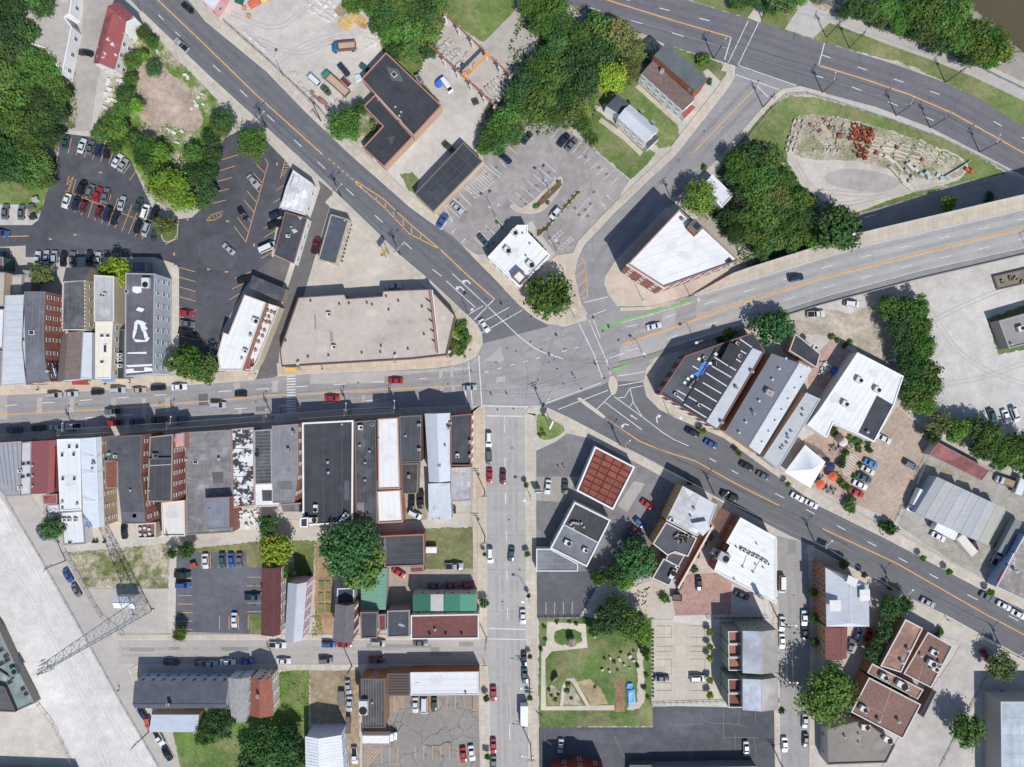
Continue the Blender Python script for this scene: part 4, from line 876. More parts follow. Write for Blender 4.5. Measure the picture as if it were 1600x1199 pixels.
b = B("corner_building","tall brick corner building with white roof by the viaduct",[(1062,327),(1076,341),(1084,343),(1100,356),(1155,407),(1038,449),(981,413)],14,C(150,84,68),WR,'whiteroof',.5,C(176,120,104),'W3@3 S3@3',brick=1)
for i in range(4):
    a0,a1 = (984 + i * 14,415.5 + i * 8.9),(993 + i * 14,421.2 + i * 8.9); p0,p1 = P(*a0,14),P(*a1,14)
ob("cornice",boxmesh("cornice",'trim'),b,C(222,206,192),tuple(Vector(lo(b,1009,431.6,13.1))),R(-32.5),(13.2,1.0,.5))
skyl(b,1139,409,-40,(1.8,1.6),color=C(80,80,84)); rline(b,(1020,372),(1078,362),.6,C(218,220,226)); rline(b,(1040,392),(1084,352),.6,C(216,218,224)); rline(b,(1004,398),(1110,390),.6,C(222,224,228))
vent(b,1066,345,1.8); vent(b,1072,352,1.4)
t = B("stair_tower","brown stair tower with green glass skylight on corner building",[(1086,342),(1099,356),(1087,368),(1074,355)],15.6,C(128,88,72),C(140,100,84),'membrane',.3,C(150,110,96),z0=13.4,cat='roof tower')
sk = skyl(t,1088,354,43,(2.6,2.2),color=C(110,140,128))
B("white_hut","small white roofed hut half hidden under trees",[(1113,273),(1146,305),(1128,325),(1098,291)],4,C(232,232,230),C(222,222,228),'whiteroof',.3,C(236,236,236))
K("brick_house","brick town house with grey roof at the highway corner",[(1041,66,9.2),(1106,124,9.2),(1086,142,10.6),(1022,87,10.6)],C(158,96,66),C(104,110,112),'membrane',0,'house','',brick=1)
r1 = K("white_house","white house with long brown shingle roof against brick house",[(1002,115,6),(1067,173,6),(1086,155,7.6),(1020,95,7.6)],C(236,236,236),C(124,104,98),'shingle',0,'house','W2@2.4 S2@2.4')
chim(r1,1033,114,43,2,WH,7.4); chim(r1,1076,143,43,2,C(150,140,134),7.6)
K("porch","small porch with red roof on the white house",[(1070,185,3),(1087,168,3),(1082,164,3.8),(1065,177,3.8)],C(220,214,206),C(170,84,72),'shingle',0,'porch')
K("house","dark roofed rear part of the small white house",[(947,166,5),(968,179,5),(984,163,6.2),(965,148,6.2)],WH,C(84,86,94),'shingle',0,'house')
g = G("small_white_house","small white house with pale metal roof and two chimneys",[(984,164),(966,183),(1009,222),(1029,203)],6,1.6,WH,C(204,208,216),'metalroof',0,'W2@2.6 S2@2.4',C(196,200,208),ov=.2)
chim(g,1002,177,43,1.8,C(120,130,146),7); chim(g,1019,194,43,1.8,C(120,130,146),7)
K("porch","dark roofed porch of the small white house",[(1012,233,3),(1030,216,3),(1023,210,3.6),(1009,224,3.6)],WH,C(84,84,92),'shingle',0,'porch')
# narrow street
b = B("weathered_shop","white shop with streaked peeling white roof by narrow street",[(458,266),(488,287),(475,335),(438,324),(447,293)],4.6,WH,C(206,204,206),'worn',.25,C(214,210,208),'E1@3')
rline(b,(460,272),(452,292),3,C(168,164,162))
b = B("long_shop","long black roofed white shop along the narrow street",[(445,331),(480,341),(459,412),(428,398)],4.6,WH,C(70,71,77),'membrane',.25,C(150,90,84),'E1@3.4')
rpatch(b,[(463,337),(474,338),(470,344)],C(190,184,180)); rpatch(b,[(455,359),(461,358),(466,362),(459,365)],C(190,190,192)); clutter(b,[(445,345),(470,345),(455,400),(435,390)],2,3)
b = B("black_roof_cottage","narrow black roofed building by the yellow roadside sign",[(517,335),(545,343),(525,413),(497,406)],4,C(206,190,166),C(80,86,96),'membrane',.2,C(188,164,138),'E1@2.6 S1@2.6')
vent(b,539,345,1.0); seams(b,(517,335),(545,343),(497,406),(525,413),2,.4,C(96,100,108))
b = B("tan_roof_store","large store with tan roof at the main crossing",[(466,465),(538,460),(541,467),(597,463),(598,455),(672,452),(711,494),(697,555),(642,561),(440,573),(437,547)],5.2,C(150,116,102),C(196,182,169),'gravelroof',.45,C(124,84,74),'',pw=.18)
for x,y in ((514,492),(522,543)): ac(b,x,y,0,(1.3,1.3,1.0))
for x,y in ((486,471),(546,475),(574,474),(604,464),(623,471),(608,485),(482,558),(514,556),(566,552),(596,541),(595,551),(638,546),(663,523),(447,533),(531,476),(582,477),(660,480)): vent(b,x,y,1.0,C(130,90,76))
rline(b,(673,453),(684,552),3.2,C(170,128,108),hh=1.2); rline(b,(676,454),(687,552),1.2,C(236,236,238),hh=1.3)
for i in range(5): rline(b,(666 + i * 2.4,468 + i * 16),(674 + i * 2.4,474 + i * 16),.6,C(70,60,56),hh=.9)
rpatch(b,[(491,492),(493,492),(494,514),(492,515)],C(150,134,126),'gravelroof'); rpatch(b,[(515,518),(520,519),(521,534),(516,534)],C(160,146,138),'gravelroof')
b = B("patio_bar","bar with bright white roof beside the narrow street",[(382,461),(415,473),(378,579),(344,579),(340,554),(349,520),(357,523)],7.5,C(150,104,84),WR,'whiteroof',.25,C(228,200,190),'S2@2.2',brick=1)
ac(b,384,549,20,(1.2,1.2,1)); vent(b,393,525,1.6); ac(b,400,502,20,(2,1.6,1)); vent(b,379,561,1.2)
t = B("roof_terrace","white roof terrace with wooden tables beside the bar",[(417,474),(436,480),(404,562),(394,578),(381,578),(412,490)],5,C(214,196,170),C(232,230,226),'whiteroof',.7,C(224,206,184),cat='terrace')
for x,y in ((418,486),(424,488),(429,490),(414,494),(420,496),(411,502),(416,504),(421,505),(407,514),(413,517),(404,523),(410,526),(399,534),(404,535),(394,544),(399,548),(388,557)):
    q = ob("terrace_table",boxmesh("terrace_table",'wood',(.8,.7,.08)),t,C(158,116,96),lo(t,x,y,5.05),R(20)); ob("leg",boxmesh("leg",'wood',(.5,.4,.7)),q,C(120,80,60),(0,0,-.7))
for i in range(4): rline(t,(383 + i * 3.6,577),(386 + i * 3.6,563),1.2,C(176,98,74),hh=.8,name="bench")
K("lean_to","dark lean-to roofs behind the white roofed bar",[(394,430,3.2),(447,452,3.2),(440,472,4.4),(388,449,4.4)],C(170,150,130),C(92,92,98),'worn',0,'shed')
# west block
b = B("row_house","row house with pale blue-grey ribbed roof on main street",[(8,462),(37,461),(40,601),(2,603)],10,C(150,120,106),C(200,204,210),'metalroof',.1,C(190,192,196),'S3@2.2')
for y in range(476,600,12): rline(b,(8,y),(36,y),.5,C(178,182,190))
b = B("row_house","brick row house with slate grey roof and chimneys",[(38,456),(71,456),(68,520),(70,562),(79,596),(41,600),(34,540)],10,C(156,86,62),C(112,112,120),'membrane',.12,C(120,118,122),'E3@2.8 S3@2.4',brick=1)
skyl(b,50,520,0,(1.6,1.3)); vent(b,38,532,1,C(120,100,96)); vent(b,76,580,1.4)
b = B("row_house","flat grey-black roof ringed by brick-dotted coping",[(98,440),(133,437),(133,516),(96,516)],10,C(202,188,156),C(96,96,100),'worn',.3,C(214,196,186),'E2@3',brick=0)
for i in range(13): rline(b,(96.4,444 + i * 5.8),(96.4,446.5 + i * 5.8),1.4,C(150,66,50),z=10.02,hh=.06,name="coping_brick"); rline(b,(132.6,442 + i * 5.8),(132.6,444.5 + i * 5.8),1.4,C(150,66,50),z=10.02,hh=.06,name="coping_brick")
K("row_house","sloping grey rear roof above the brick-dotted house",[(103,418,7),(142,418,7),(133,438,10.2),(98,440,10.2)],C(170,150,130),C(112,110,116),'membrane')
G("gabled_house","house with brown shingle gable roof and pale side wall",[(97,526),(128,518),(124,592),(90,596)],8.5,2.5,C(206,212,222),C(136,118,110),'shingle',0,'',C(132,114,108),t=.6,ov=.2)
B("side_annex","pale blue-grey sided annex beside the brown gable",[(128,520),(144,520),(143,593),(126,592)],7.6,C(206,214,224),C(206,212,220),'metalroof',.1,C(200,206,214))
b = B("row_house","shop house with concrete roof behind cream front",[(147,430),(178,432),(178,503),(147,503)],9,C(206,190,160),C(178,178,178),'membrane',.2,C(220,212,196),'')
clutter(b,[(150,440),(174,440),(174,495),(150,495)],2,5)
b = B("cream_shop","cream shop house front on main street",[(149,504),(176,504),(173,592),(149,592)],8.5,CRM,C(238,228,208),'whiteroof',.15,C(236,226,206),'E2@3')
for x,y in ((160,525),(169,525),(160,566)): skyl(b,x,y,0,(1.2,.8))
skyl(b,165,545,90,(2.6,.9))
b = B("black_roof_shop","low black roofed shop with air conditioners between tall neighbours",[(177,515),(195,515),(194,592),(174,592)],5,C(170,160,150),BLK,'membrane',.2,C(110,108,110))
for y in (555,562,572): ac(b,189,y,0,(1.2,1.1,1))
rline(b,(175,551),(194,551),.5,C(96,96,100)); B("yard_store","small blue-grey store behind the white-patched roof",[(206,408),(228,409),(228,426),(206,426)],4,C(120,128,140),C(100,104,114),'membrane',.2)
b = B("patched_roof_house","dark roofed row house with white roof patches and pale side wall",[(196,427),(242,428),(240,584),(195,589)],10.4,C(196,204,216),C(98,97,104),'membrane',.2,C(170,168,170),'E3@3.4')
W2 = C(236,236,236)
for pts in ([(207,448),(221,448),(221,457),(214,459),(207,456)],[(212,485),(216,480),(226,483),(222,488),(215,486)],[(210,504),(214,500),(223,502),(229,506),(226,508),(231,514),(228,516),(221,516),(219,508),(215,506),(214,516),(209,516)],[(208,516),(214,517),(209,530),(226,532),(230,526),(234,528),(230,534),(212,535),(207,528)],[(221,516),(228,517),(231,525),(226,530),(224,520)],[(199,551),(229,550),(229,553),(199,553)],[(196,571),(238,569),(237,572),(200,574)],[(197,577),(208,576),(210,580),(225,580),(226,574),(237,575),(239,580),(196,584)]): rpatch(b,pts,W2)
ac(b,230,443,90,(3,2.2,1.2)); skyl(b,198,456,0,(1,1)); rpatch(b,[(203,510),(205,510),(205,516),(203,516)],C(150,80,64))
b = B("row_house","white roofed house at the left edge of main street",[(-30,482),(7,483),(4,545),(-30,546)],9,C(200,196,190),C(226,228,232),'whiteroof',.2); B("row_house","grey roofed house at left edge near the pavement",[(-30,548),(5,548),(1,603),(-30,603)],8,C(160,110,92),C(130,126,132),'membrane',.2,brick=1)
B("green_store","small store with dark green wall at left edge",[(-20,402),(5,402),(5,420),(-20,420)],5,C(76,98,86),C(126,84,116),'membrane',.2)
B("rear_house","flat concrete roofed rear house behind the bush",[(8,431),(35,429),(34,460),(8,461)],5,C(206,190,164),C(178,172,164),'membrane',.2); B("rear_store","low lilac-grey store roof beside the bush",[(36,422),(50,424),(48,456),(35,456)],4,C(150,140,140),C(176,160,172),'worn',.15); B("rear_house","tan walled rear house at left edge",[(-20,425),(8,426),(6,480),(-20,481)],8,C(206,180,150),C(190,178,160),'gravelroof',.2)
# south side of main street
g = B("ribbed_roof_hall","hall with grey ribbed metal roof at left end of terrace",[(-30,694),(33,690),(31,775),(8,776),(-30,730)],7.4,C(150,86,74),C(158,160,166),'metalroof',.1,C(180,150,150))
for i in range(8): rline(g,(-26 + i * 7.5,693 - i * .4),(-12 + i * 6.2,745 + i * 4),.8,C(120,122,128),hh=.08)
b = B("grey_house","narrow pale grey house between ribbed hall and red house",[(33,692),(49,690),(48,773),(31,775)],7,C(196,198,202),C(200,200,204),'whiteroof',.1)
for x,y in ((37,725),(45,724),(36,745),(45,743)): skyl(b,x,y,0,(1.1,.9),color=C(120,120,130))
for x,y in ((27,736),(27,762)): ac(b,x + 6,y,0,(1,.9,.8))
g = G("red_house","row house with dark red roof and bright red side edge",[(50,690),(87,688),(83,770),(49,772)],7.2,1.0,C(150,92,86),C(146,84,86),'metalroof',0,'',C(150,82,84),t=.8,ov=.1,cat='row house'); rline(g,(86,700),(84,768),1.2,C(206,64,52),z=7.6,hh=.2)
for y in (728,744,760): vent(g,52,y,.8,C(206,200,200))
B("rear_annex","low dark red annex behind the red roofed house",[(66,774),(89,772),(89,787),(68,788)],5,C(160,90,80),C(148,74,76),'worn',.1); B("conservatory","white lattice roofed porch beside red annex",[(73,789),(92,788),(94,803),(74,803)],3.5,C(230,230,228),C(216,218,222),'whiteroof',.1)
b = B("white_terrace_house","white row house with skylights next to the red house",[(89,687),(125,686),(127,797),(94,799)],7,C(236,236,236),C(228,230,232),'whiteroof',.2,C(240,238,236),'E1@4')
for x,y in ((109,698),(121,698),(98,711),(116,710),(99,748),(117,748)): skyl(b,x,y,0,(.9,1.2))
for x,y in ((99,785),(99,795),(122,788)): vent(b,x,y,1.2)
b = B("low_extension","low white extension with air conditioners above the alley",[(95,801),(129,798),(133,850),(99,852)],4.5,C(232,232,230),C(224,226,228),'whiteroof',.2)
for x in (102,109,119): ac(b,x,812,0,(1.1,1.0,.9))
skyl(b,110,848,0,(1.4,.8));
g = G("pale_metal_house","row house with long pale blue metal roof",[(126,686),(158,683),(163,822),(131,826)],7.2,1.2,C(196,170,130),C(222,228,236),'metalroof',0,'E3@3.6',C(206,213,222),t=.85,ov=.1,cat='row house')
vent(g,146,733,1.2); chim(g,150,723,0,1.6)
for y in (712,738,782): rline(g,(128,y),(158,y),.4,C(170,178,190),z=8.2,dz=.0,hh=.05)
B("brown_rear_house","small brown shingled house wedged between metal and black roofs",[(163,720),(184,720),(184,763),(165,763)],6.5,C(150,110,90),C(146,88,70),'shingle',.1)
b = B("terrace_house","brick row house with worn black roof and many side windows",[(166,683),(222,680),(220,740),(226,800),(228,818),(191,818),(185,763),(184,722),(168,720)],12,C(146,80,62),C(86,86,92),'membrane',.15,C(110,104,104),'E3@3.2',brick=1)
for y in (700,716,732,752,770,788): rline(b,(186,y),(220,y),.5,C(106,106,112))
vent(b,205,766,1); vent(b,172,709,1.4); ac(b,181,713,0,(.9,.8,.7)); rpatch(b,[(207,803),(213,803),(213,809),(207,809)],C(196,110,104),'membrane'); rpatch(b,[(191,800),(226,800),(227,817),(191,817)],C(104,105,112),'membrane')
b = B("terrace_house","brick row house with plain black roof and yellow edging",[(234,683),(270,679),(268,784),(230,784)],10.5,C(150,82,66),C(76,77,83),'membrane',.2,C(176,146,110),'E3@3',brick=1)
vent(b,234,766,.8); ac(b,244,712,0,(1.6,1.4,.9),C(110,112,118)); rline(b,(232,717),(268,716),2.2,C(86,100,130),hh=.7); rline(b,(232,728),(267,726),1,C(200,196,190))
B("rear_terrace","low white-roofed terrace behind the black roofed house",[(252,786),(288,782),(289,838),(254,838)],4,C(232,206,180),C(222,220,214),'whiteroof',.4,C(230,208,184))
B("pink_brick_house","narrow house with pink roof strip facing main street",[(271,679),(288,676),(288,700),(271,702)],9,C(196,130,116),C(198,150,144),'worn',.2)
b = B("weathered_block","broad block with stained grey roof and penthouse",[(289,676),(361,672),(364,778),(363,832),(292,836)],6,C(150,96,80),C(128,125,126),'worn',.2,C(150,136,130),brick=1)
for y in (700,722,745): rline(b,(291,y),(361,y - 3),.4,C(100,98,100))
skyl(b,306,722,0,(1.4,1)); vent(b,343,717,1.4); vent(b,292,718,1); rpatch(b,[(331,738),(349,737),(349,755),(333,756)],C(100,98,98),'membrane')
t = B("penthouse","grey roofed penthouse with brick side on stained roof block",[(319,779),(358,777),(358,826),(322,828)],9,C(150,84,66),C(124,127,136),'membrane',.1,C(130,132,140),z0=5.7,brick=1,cat='penthouse'); vent(t,328,796,.7)
b = B("peeling_roof_house","row house with peeling black and white roof",[(361,671),(396,668),(398,790),(364,794)],5.6,C(168,110,92),C(150,150,150),'peeling',.2,C(190,150,140),brick=1)
for y in (691,701,734,745): rline(b,(362,y),(390,y),.8,C(60,58,60))
b = B("plank_roof_house","row house with dark ribbed roof beside peeling roof",[(397,673),(424,671),(425,756),(398,757)],6,C(190,186,184),C(84,84,88),'worn',.2,C(170,166,164))
for i in range(14): rline(b,(398.5,679 + i * 5.4),(423,678 + i * 5.4),.5,C(150,150,152))
ac(b,402,708,90,(2.2,.9,.5),C(60,60,64))
b = B("white_annex","white L-shaped low roof behind the ribbed roof",[(398,757),(425,756),(436,786),(436,791),(398,792)],5,C(220,190,176),WR,'whiteroof',.15,C(232,206,196)); rpatch(b,[(409,766),(425,766),(425,783),(410,783)],C(84,84,88),'membrane')
b = B("brick_side_house","grey roofed row house with brick side wall and chimneys",[(425,666),(465,663),(466,735),(459,785),(426,786)],10.5,C(160,94,74),C(128,127,132),'membrane',.15,C(150,140,138),'E3@3',brick=1)
chim(b,460,676,90,1.6,C(90,88,90)); chim(b,452,703,90,1.4,C(100,90,88)); rpatch(b,[(432,752),(456,752),(456,765),(434,764)],C(112,110,114),'membrane'); B("rear_lean_to","low grey rear roof with window behind the brick-sided house",[(438,788),(470,786),(470,800),(442,800)],5,C(170,120,100),C(120,118,124),'worn',.1)
b = B("large_black_roof","large black roofed building with white coping on main street",[(472,661),(552,657),(551,817),(473,822)],8,C(178,120,88),C(64,66,72),'membrane',.4,C(236,232,226),'',pw=.45)
seams(b,(475,664),(475,818),(550,660),(550,814),4,.45,C(94,96,102)); rpatch(b,[(538,751),(546,751),(546,782),(538,782)],C(92,94,100),'membrane')
ac(b,494,794,90,(2.2,1.2,1)); ac(b,490,812,0,(2.6,1.4,1)); ac(b,541,805,30,(1.5,1.5,1)); ac(b,535,813,30,(1.4,1.4,1)); vent(b,513,722,1.3); vent(b,514,738,1.3); vent(b,535,663,1)
B("roof_stairwell","white-edged stairwell block on the large black roof",[(469,810),(481,809),(481,824),(469,824)],9.4,C(200,170,150),C(66,68,74),'membrane',.3,WH,z0=0,cat='stairwell')
b = B("narrow_black_house","narrow black roofed house east of large black roof",[(554,659),(588,657),(589,818),(556,800)],7,C(170,130,112),C(82,82,87),'worn',.25,C(130,110,104))
for x,y in ((571,723),(571,750),(563,696),(578,705)): vent(b,x,y,1.1)
ac(b,564,668,0,(1.4,1.4,1)); skyl(b,582,664,0,(.9,.8)); rpatch(b,[(558,786),(569,785),(569,800),(558,800)],C(130,130,132),'membrane'); rline(b,(577,662),(579,810),.5,C(110,110,112))
b = B("white_roof_house","white roofed row house with brick coping, street end",[(590,655),(622,653),(625,764),(591,765)],9.8,C(178,110,86),C(232,230,228),'whiteroof',.3,C(196,140,112),brick=1); vent(b,592,686,1)
b = B("white_roof_annex","square white roofed annex with orange brick coping",[(589,768),(626,766),(629,816),(591,818)],7,C(186,120,90),WR,'whiteroof',.4,C(206,150,118),brick=1)
b = B("dark_roof_house","dark roofed row house with garden strip beside it",[(624,651),(658,649),(657,722),(626,723)],9.5,C(150,110,96),C(80,82,90),'membrane',.2,C(120,110,108))
chim(b,656,664,0,1.4); chim(b,656,702,0,1.4); vent(b,634,681,1);
b = B("plank_rear_house","low black plank roof behind the dark roofed house",[(627,725),(654,724),(652,771),(628,772)],5,C(160,140,126),C(78,76,78),'worn',.15,C(130,120,116)); chim(b,640,744,90,1.4)
g = G("blue_metal_house","row house with light blue folded metal roof",[(664,647),(703,646),(703,752),(671,753)],8.5,1.6,C(186,178,172),C(196,204,214),'metalroof',0,'',C(204,212,222),t=.5,ov=.1,cat='row house')
vent(g,696,697,1.1); chim(g,702,669,0,1.2); chim(g,687,727,0,1.2)
K("rusty_lean_to","rust-streaked metal rear roof near the alley",[(670,813,4.5),(706,811,4.5),(703,755,6),(669,756,6)],C(180,170,160),C(190,198,206),'rustmetal',.8)
b = B("corner_shop","corner row house with black roof and brick parapet",[(704,650),(737,647),(736,728),(704,728)],9,C(166,84,66),C(74,76,83),'membrane',.7,C(160,96,80),'E3@2.4',brick=1)
ac(b,715,712,90,(1.2,1,.9));
for y in (672,690,708): rline(b,(707,y),(730,y),.4,C(94,96,102))
chim(b,704,661,0,1.2); chim(b,735,690,90,1.4); chim(b,735,712,90,1.4)
b = B("grey_extension","low grey roofed extension behind the corner house",[(704,731),(737,730),(737,783),(705,784)],5,C(196,180,160),C(180,178,182),'worn',.15,C(176,170,168))
# middle block
b = B("brick_garage","black roofed brick garage south of the alley",[(592,838),(662,835),(663,884),(601,886)],5,C(160,92,74),C(76,77,83),'membrane',.35,C(176,120,104),'',brick=1); rpatch(b,[(594,842),(603,841),(604,880),(596,880)],C(110,112,116),'membrane')
B("brick_annex","small maroon roofed annex under the brick garage",[(640,886),(662,885),(662,894),(642,895)],4,C(150,90,76),C(140,72,66),'shingle',.1)
G("maroon_house","long narrow house with dark maroon roof by car park",[(411,889),(438,889),(437,991),(409,992)],7.5,1.5,C(214,206,196),C(116,68,66),'shingle',0,'E2@3',C(110,62,62),t=.75)
G("pink_house","pink walled house with white and grey roof",[(451,912),(478,911),(471,1000),(446,1001)],8,1.6,C(222,184,196),C(186,190,196),'metalroof',0,'E3@3.2',C(196,198,202),t=.6)
G("grey_shingle_house","brick house with grey shingle roof beside vegetable garden",[(525,945),(553,945),(551,1001),(521,1001)],8,1.6,C(160,96,80),C(122,116,122),'shingle',0,'E3@3',C(116,110,116),t=.7,brick=1)
B("rear_flat_house","black flat rear roof behind the grey shingle house",[(527,920),(553,919),(553,944),(526,945)],6,C(190,180,176),C(62,66,76),'membrane',.2,C(210,210,210))
K("green_shed","long shed with pale green corrugated roof",[(563,892,3.5),(565,953,3.5),(603,953,5),(604,888,5)],C(190,180,170),C(118,172,146),'metalroof',.9,'shed')
b = B("black_flat_house","black flat roofed house next to green shed",[(563,957),(590,957),(589,997),(564,998)],7,C(170,110,92),C(70,73,82),'membrane',.25,C(140,120,116),'E2@3',brick=1)
b = B("black_flat_house","black flat roofed house beside maroon corner roof",[(605,955),(640,954),(640,995),(605,996)],7,C(180,150,136),C(76,78,86),'membrane',.25,C(160,156,154)); rpatch(b,[(624,974),(632,977),(632,980),(622,978)],C(170,170,172))
B("maroon_strip_house","small maroon roofed link between black flat roofs",[(591,961),(603,960),(603,985),(592,986)],6,C(190,160,146),C(130,76,70),'shingle',.1)
b = B("maroon_corner_house","maroon roofed corner building with white edging on side street",[(642,962),(748,960),(748,998),(642,999)],7,C(226,222,216),C(128,80,76),'shingle',.3,C(232,230,226),'N2@3.4')
for x in (672,697,722): vent(b,x,991,1.3,C(90,86,86))
vent(b,680,983,1.2)
for i,(x0,x1,c,l_) in enumerate(((645,673,C(60,128,104),"leftmost green metal roof section of the corner row"),(673,693,C(216,212,206),"pale roof section between two green roofs"),(694,719,C(72,146,118),"middle green metal roof section of the corner row"),(719,744,C(96,172,142),"right-hand green metal roof section by the side street"))):
    K("row_section",l_,[(x0,929,6),(x1,929,6),(x1,955,7.4),(x0,955,7.4)],C(200,190,176),c,'metalroof',1.0,'row house','N2@3')
# south-west block
g = G("slate_house","long house with slate grey roof on back street",[(211,1066),(211,1106),(353,1106),(356,1066)],6.5,1.0,C(196,202,216),C(88,92,102),'membrane',0,'N2@3',C(82,86,96),t=.8); chim(g,268,1096,0,2.2,C(70,70,74))
G("pale_roof_house","house with pale grey roof next to slate roof",[(357,1060),(388,1060),(386,1112),(362,1116)],6.5,1.0,C(206,210,220),C(168,166,164),'shingle',0,'N3@3 E3@3',C(160,158,156)); K("rear_lean_to","grey rear lean-to behind pale grey roof",[(362,1130,4),(385,1128,4),(386,1113,6),(361,1114,6)],C(200,200,206),C(150,150,152),'metalroof')
g = G("red_brown_house","cream walled house with red-brown roof and chimney",[(393,1060),(423,1060),(426,1118),(392,1118)],7,1.4,C(226,212,186),C(158,92,72),'shingle',0,'N3@2.6 E3@3',C(164,98,76),t=.5); chim(g,406,1084,90,2,C(130,120,116)); skyl(g,407,1061,0,(1.4,.9),z=7.2)
K("metal_shed","low shed with rippled silver roof behind slate house",[(233,1144,2.6),(309,1144,2.6),(311,1117,3.6),(237,1117,3.6)],C(150,120,90),C(178,188,202),'metalroof',.8,'shed')
g = G("white_metal_building","tall white gable building with white metal roof at bottom edge",[(478,1152),(532,1150),(540,1270),(480,1270)],7.5,1.6,C(214,224,236),C(232,234,238),'metalroof',.9,'E2@4',C(222,226,234),t=.42)
b = B("ribbed_black_building","black ribbed roof building with brown front on back street",[(564,1061),(602,1061),(602,1137),(566,1137)],7.5,C(170,124,76),C(84,80,82),'worn',.2,C(120,100,90),'N2@4')
for i in range(9): rline(b,(567.5 + i * 4.1,1063),(567.5 + i * 4.1,1135),.6,C(130,128,130),hh=.06)
ac(b,569,1103,90,(4.2,2.6,1.6),C(206,206,206)); vent(b,582,1097,1)
b = B("brown_ribbed_roof","low brown corrugated roof beside black ribbed roof",[(605,1053),(640,1053),(640,1087),(605,1087)],5.5,C(150,110,80),C(96,82,78),'metalroof',.1,C(110,96,90))
for i in range(7): rline(b,(606,1056 + i * 4.4),(639,1056 + i * 4.4),.8,C(66,56,54),hh=.07)
b = B("speckled_white_roof","long low shop with speckled white roof on corner",[(641,1051),(748,1050),(748,1086),(642,1087)],5.5,C(150,90,60),C(226,226,228),'whiteroof',.15,C(214,212,210)); vent(b,728,1083,1.2); rline(b,(648,1067),(655,1067),.8,C(120,120,122))
b = B("factory","green-grey roofed factory at the bottom left edge",[(-40,930),(0,988),(24,1040),(54,1099),(25,1112),(8,1078),(-40,1078)],3,C(160,152,144),C(136,150,146),'membrane',.3,C(150,146,140))
for x,y in ((2,1016),(10,1025),(3,1037),(12,1032),(37,1076),(42,1084),(16,1066)): skyl(b,x,y,-28,(1.6,1.1),color=C(110,116,114))
ac(b,25,1048,-28,(2.6,2.4,1.5),C(110,140,140)); rline(b,(0,1046),(22,1060),1.6,C(96,88,80),hh=.6)
B("dark_factory","dark roofed factory wing under the green-grey roof",[(-40,1062),(7,1074),(24,1113),(-40,1110)],4,C(112,104,102),C(92,90,94),'membrane',.2,C(120,96,92)); B("lower_factory","dark flat building in the bottom left corner",[(-40,1206),(112,1212),(112,1290),(-40,1290)],4,C(140,130,124),C(96,98,104),'membrane',.3)
G("white_hut","small white peaked hut by the lattice tower",[(179,934),(179,949),(210,950),(208,934)],4,.8,C(230,230,228),C(226,228,230),'whiteroof',0,'',C(236,238,238),cat='hut')
# service lot and east
b = B("service_garage","garage with black and grey roof halves in white coping",[(898,785),(954,813),(917,886),(860,857)],5,C(214,214,210),C(70,69,73),'membrane',.35,C(232,230,226),'W1@3.4',pw=.4)
rpatch(b,[(880,820),(935,849),(917,883),(862,856)],C(124,126,132),'membrane'); rline(b,(880,819),(935,848),1.2,C(232,230,226),hh=.35)
ac(b,887,848,25,(2.2,1.5,1)); ac(b,914,859,25,(1.6,1.2,1)); rr = random.Random(4)
for i in range(8): vent(b,890 + rr.random() * 24,815 + rr.random() * 10,1.2)
B("flat_annex","low grey annex with painted arc beside the garage",[(838,858),(860,858),(903,881),(903,893),(838,893)],3.6,C(214,210,204),C(124,126,132),'membrane',.2,C(216,216,214))
b = B("rust_roof_station","station building with rust-red panelled roof in white coping",[(930,698),(992,730),(958,797),(901,767)],5,C(226,226,224),C(96,54,44),'membrane',.4,C(236,234,228),'',pw=.45)
def quadpt(q,u,v_): return tuple((q[0][i] * (1 - u) + q[1][i] * u) * (1 - v_) + (q[3][i] * (1 - u) + q[2][i] * u) * v_ for i in (0,1))
qd = [(931,702),(989,731),(956,792),(905,766)]
for i in range(4):
    for j in range(7):
        u0,u1,v0,v1 = i / 4 + .014,(i + 1) / 4 - .014,j / 7 + .008,(j + 1) / 7 - .025
        pm_ = [quadpt(qd,a,c) for a,c in ((u0,v0),(u1,v0),(u1,v1),(u0,v1))]; z_ = top(b) + .16 + .05 * ((i + j) % 2)
        w4 = [P(x,y,z_) for x,y in pm_]; w4 = ccw(w4); vv = [(x - b.location.x,y - b.location.y,zz) for zz in (z_,top(b)) for x,y in w4]
        ob("roof_panel",mesh("roof_panel",vv,[(0,1,2,3),(4,5,1,0),(5,6,2,1),(6,7,3,2),(7,4,0,3)],'rust'),b)
b = B("yellow_building","yellow walled building with streaked pale metal roof",[(1067,760),(1120,789),(1108,822),(1089,838),(1041,813)],8.5,C(206,156,60),C(190,188,190),'worn',.2,C(206,200,194),'W3@2.2')
K("roof_gablet","pale grey metal gablet on the yellow building",[(1098,838,8.7),(1110,826,8.7),(1104,814,9.6),(1082,818,9.6)],C(200,200,200),C(196,198,202),'metalroof',z0=8.2); vent(b,1084,795,1.3); vent(b,1079,807,1.2); ac(b,1048,812,30,(1.4,1,.8)); rpatch(b,[(1093,775),(1120,789),(1109,820),(1082,803)],C(206,208,212),'metalroof')
b = B("black_roof_block","black roofed block with roof machinery behind yellow building",[(1041,816),(1066,829),(1089,841),(1075,870),(1055,863),(1043,868),(1020,850)],7.5,C(200,140,60),C(86,87,92),'membrane',.3,C(222,206,190),'W2@2.4')
rr = random.Random(9)
for i in range(12): ac(b,1054 + rr.random() * 26,834 + rr.random() * 12 + i * .3,rr.random() * 90,(.9 + rr.random() * .8,.8,.8),C(150,140,134))
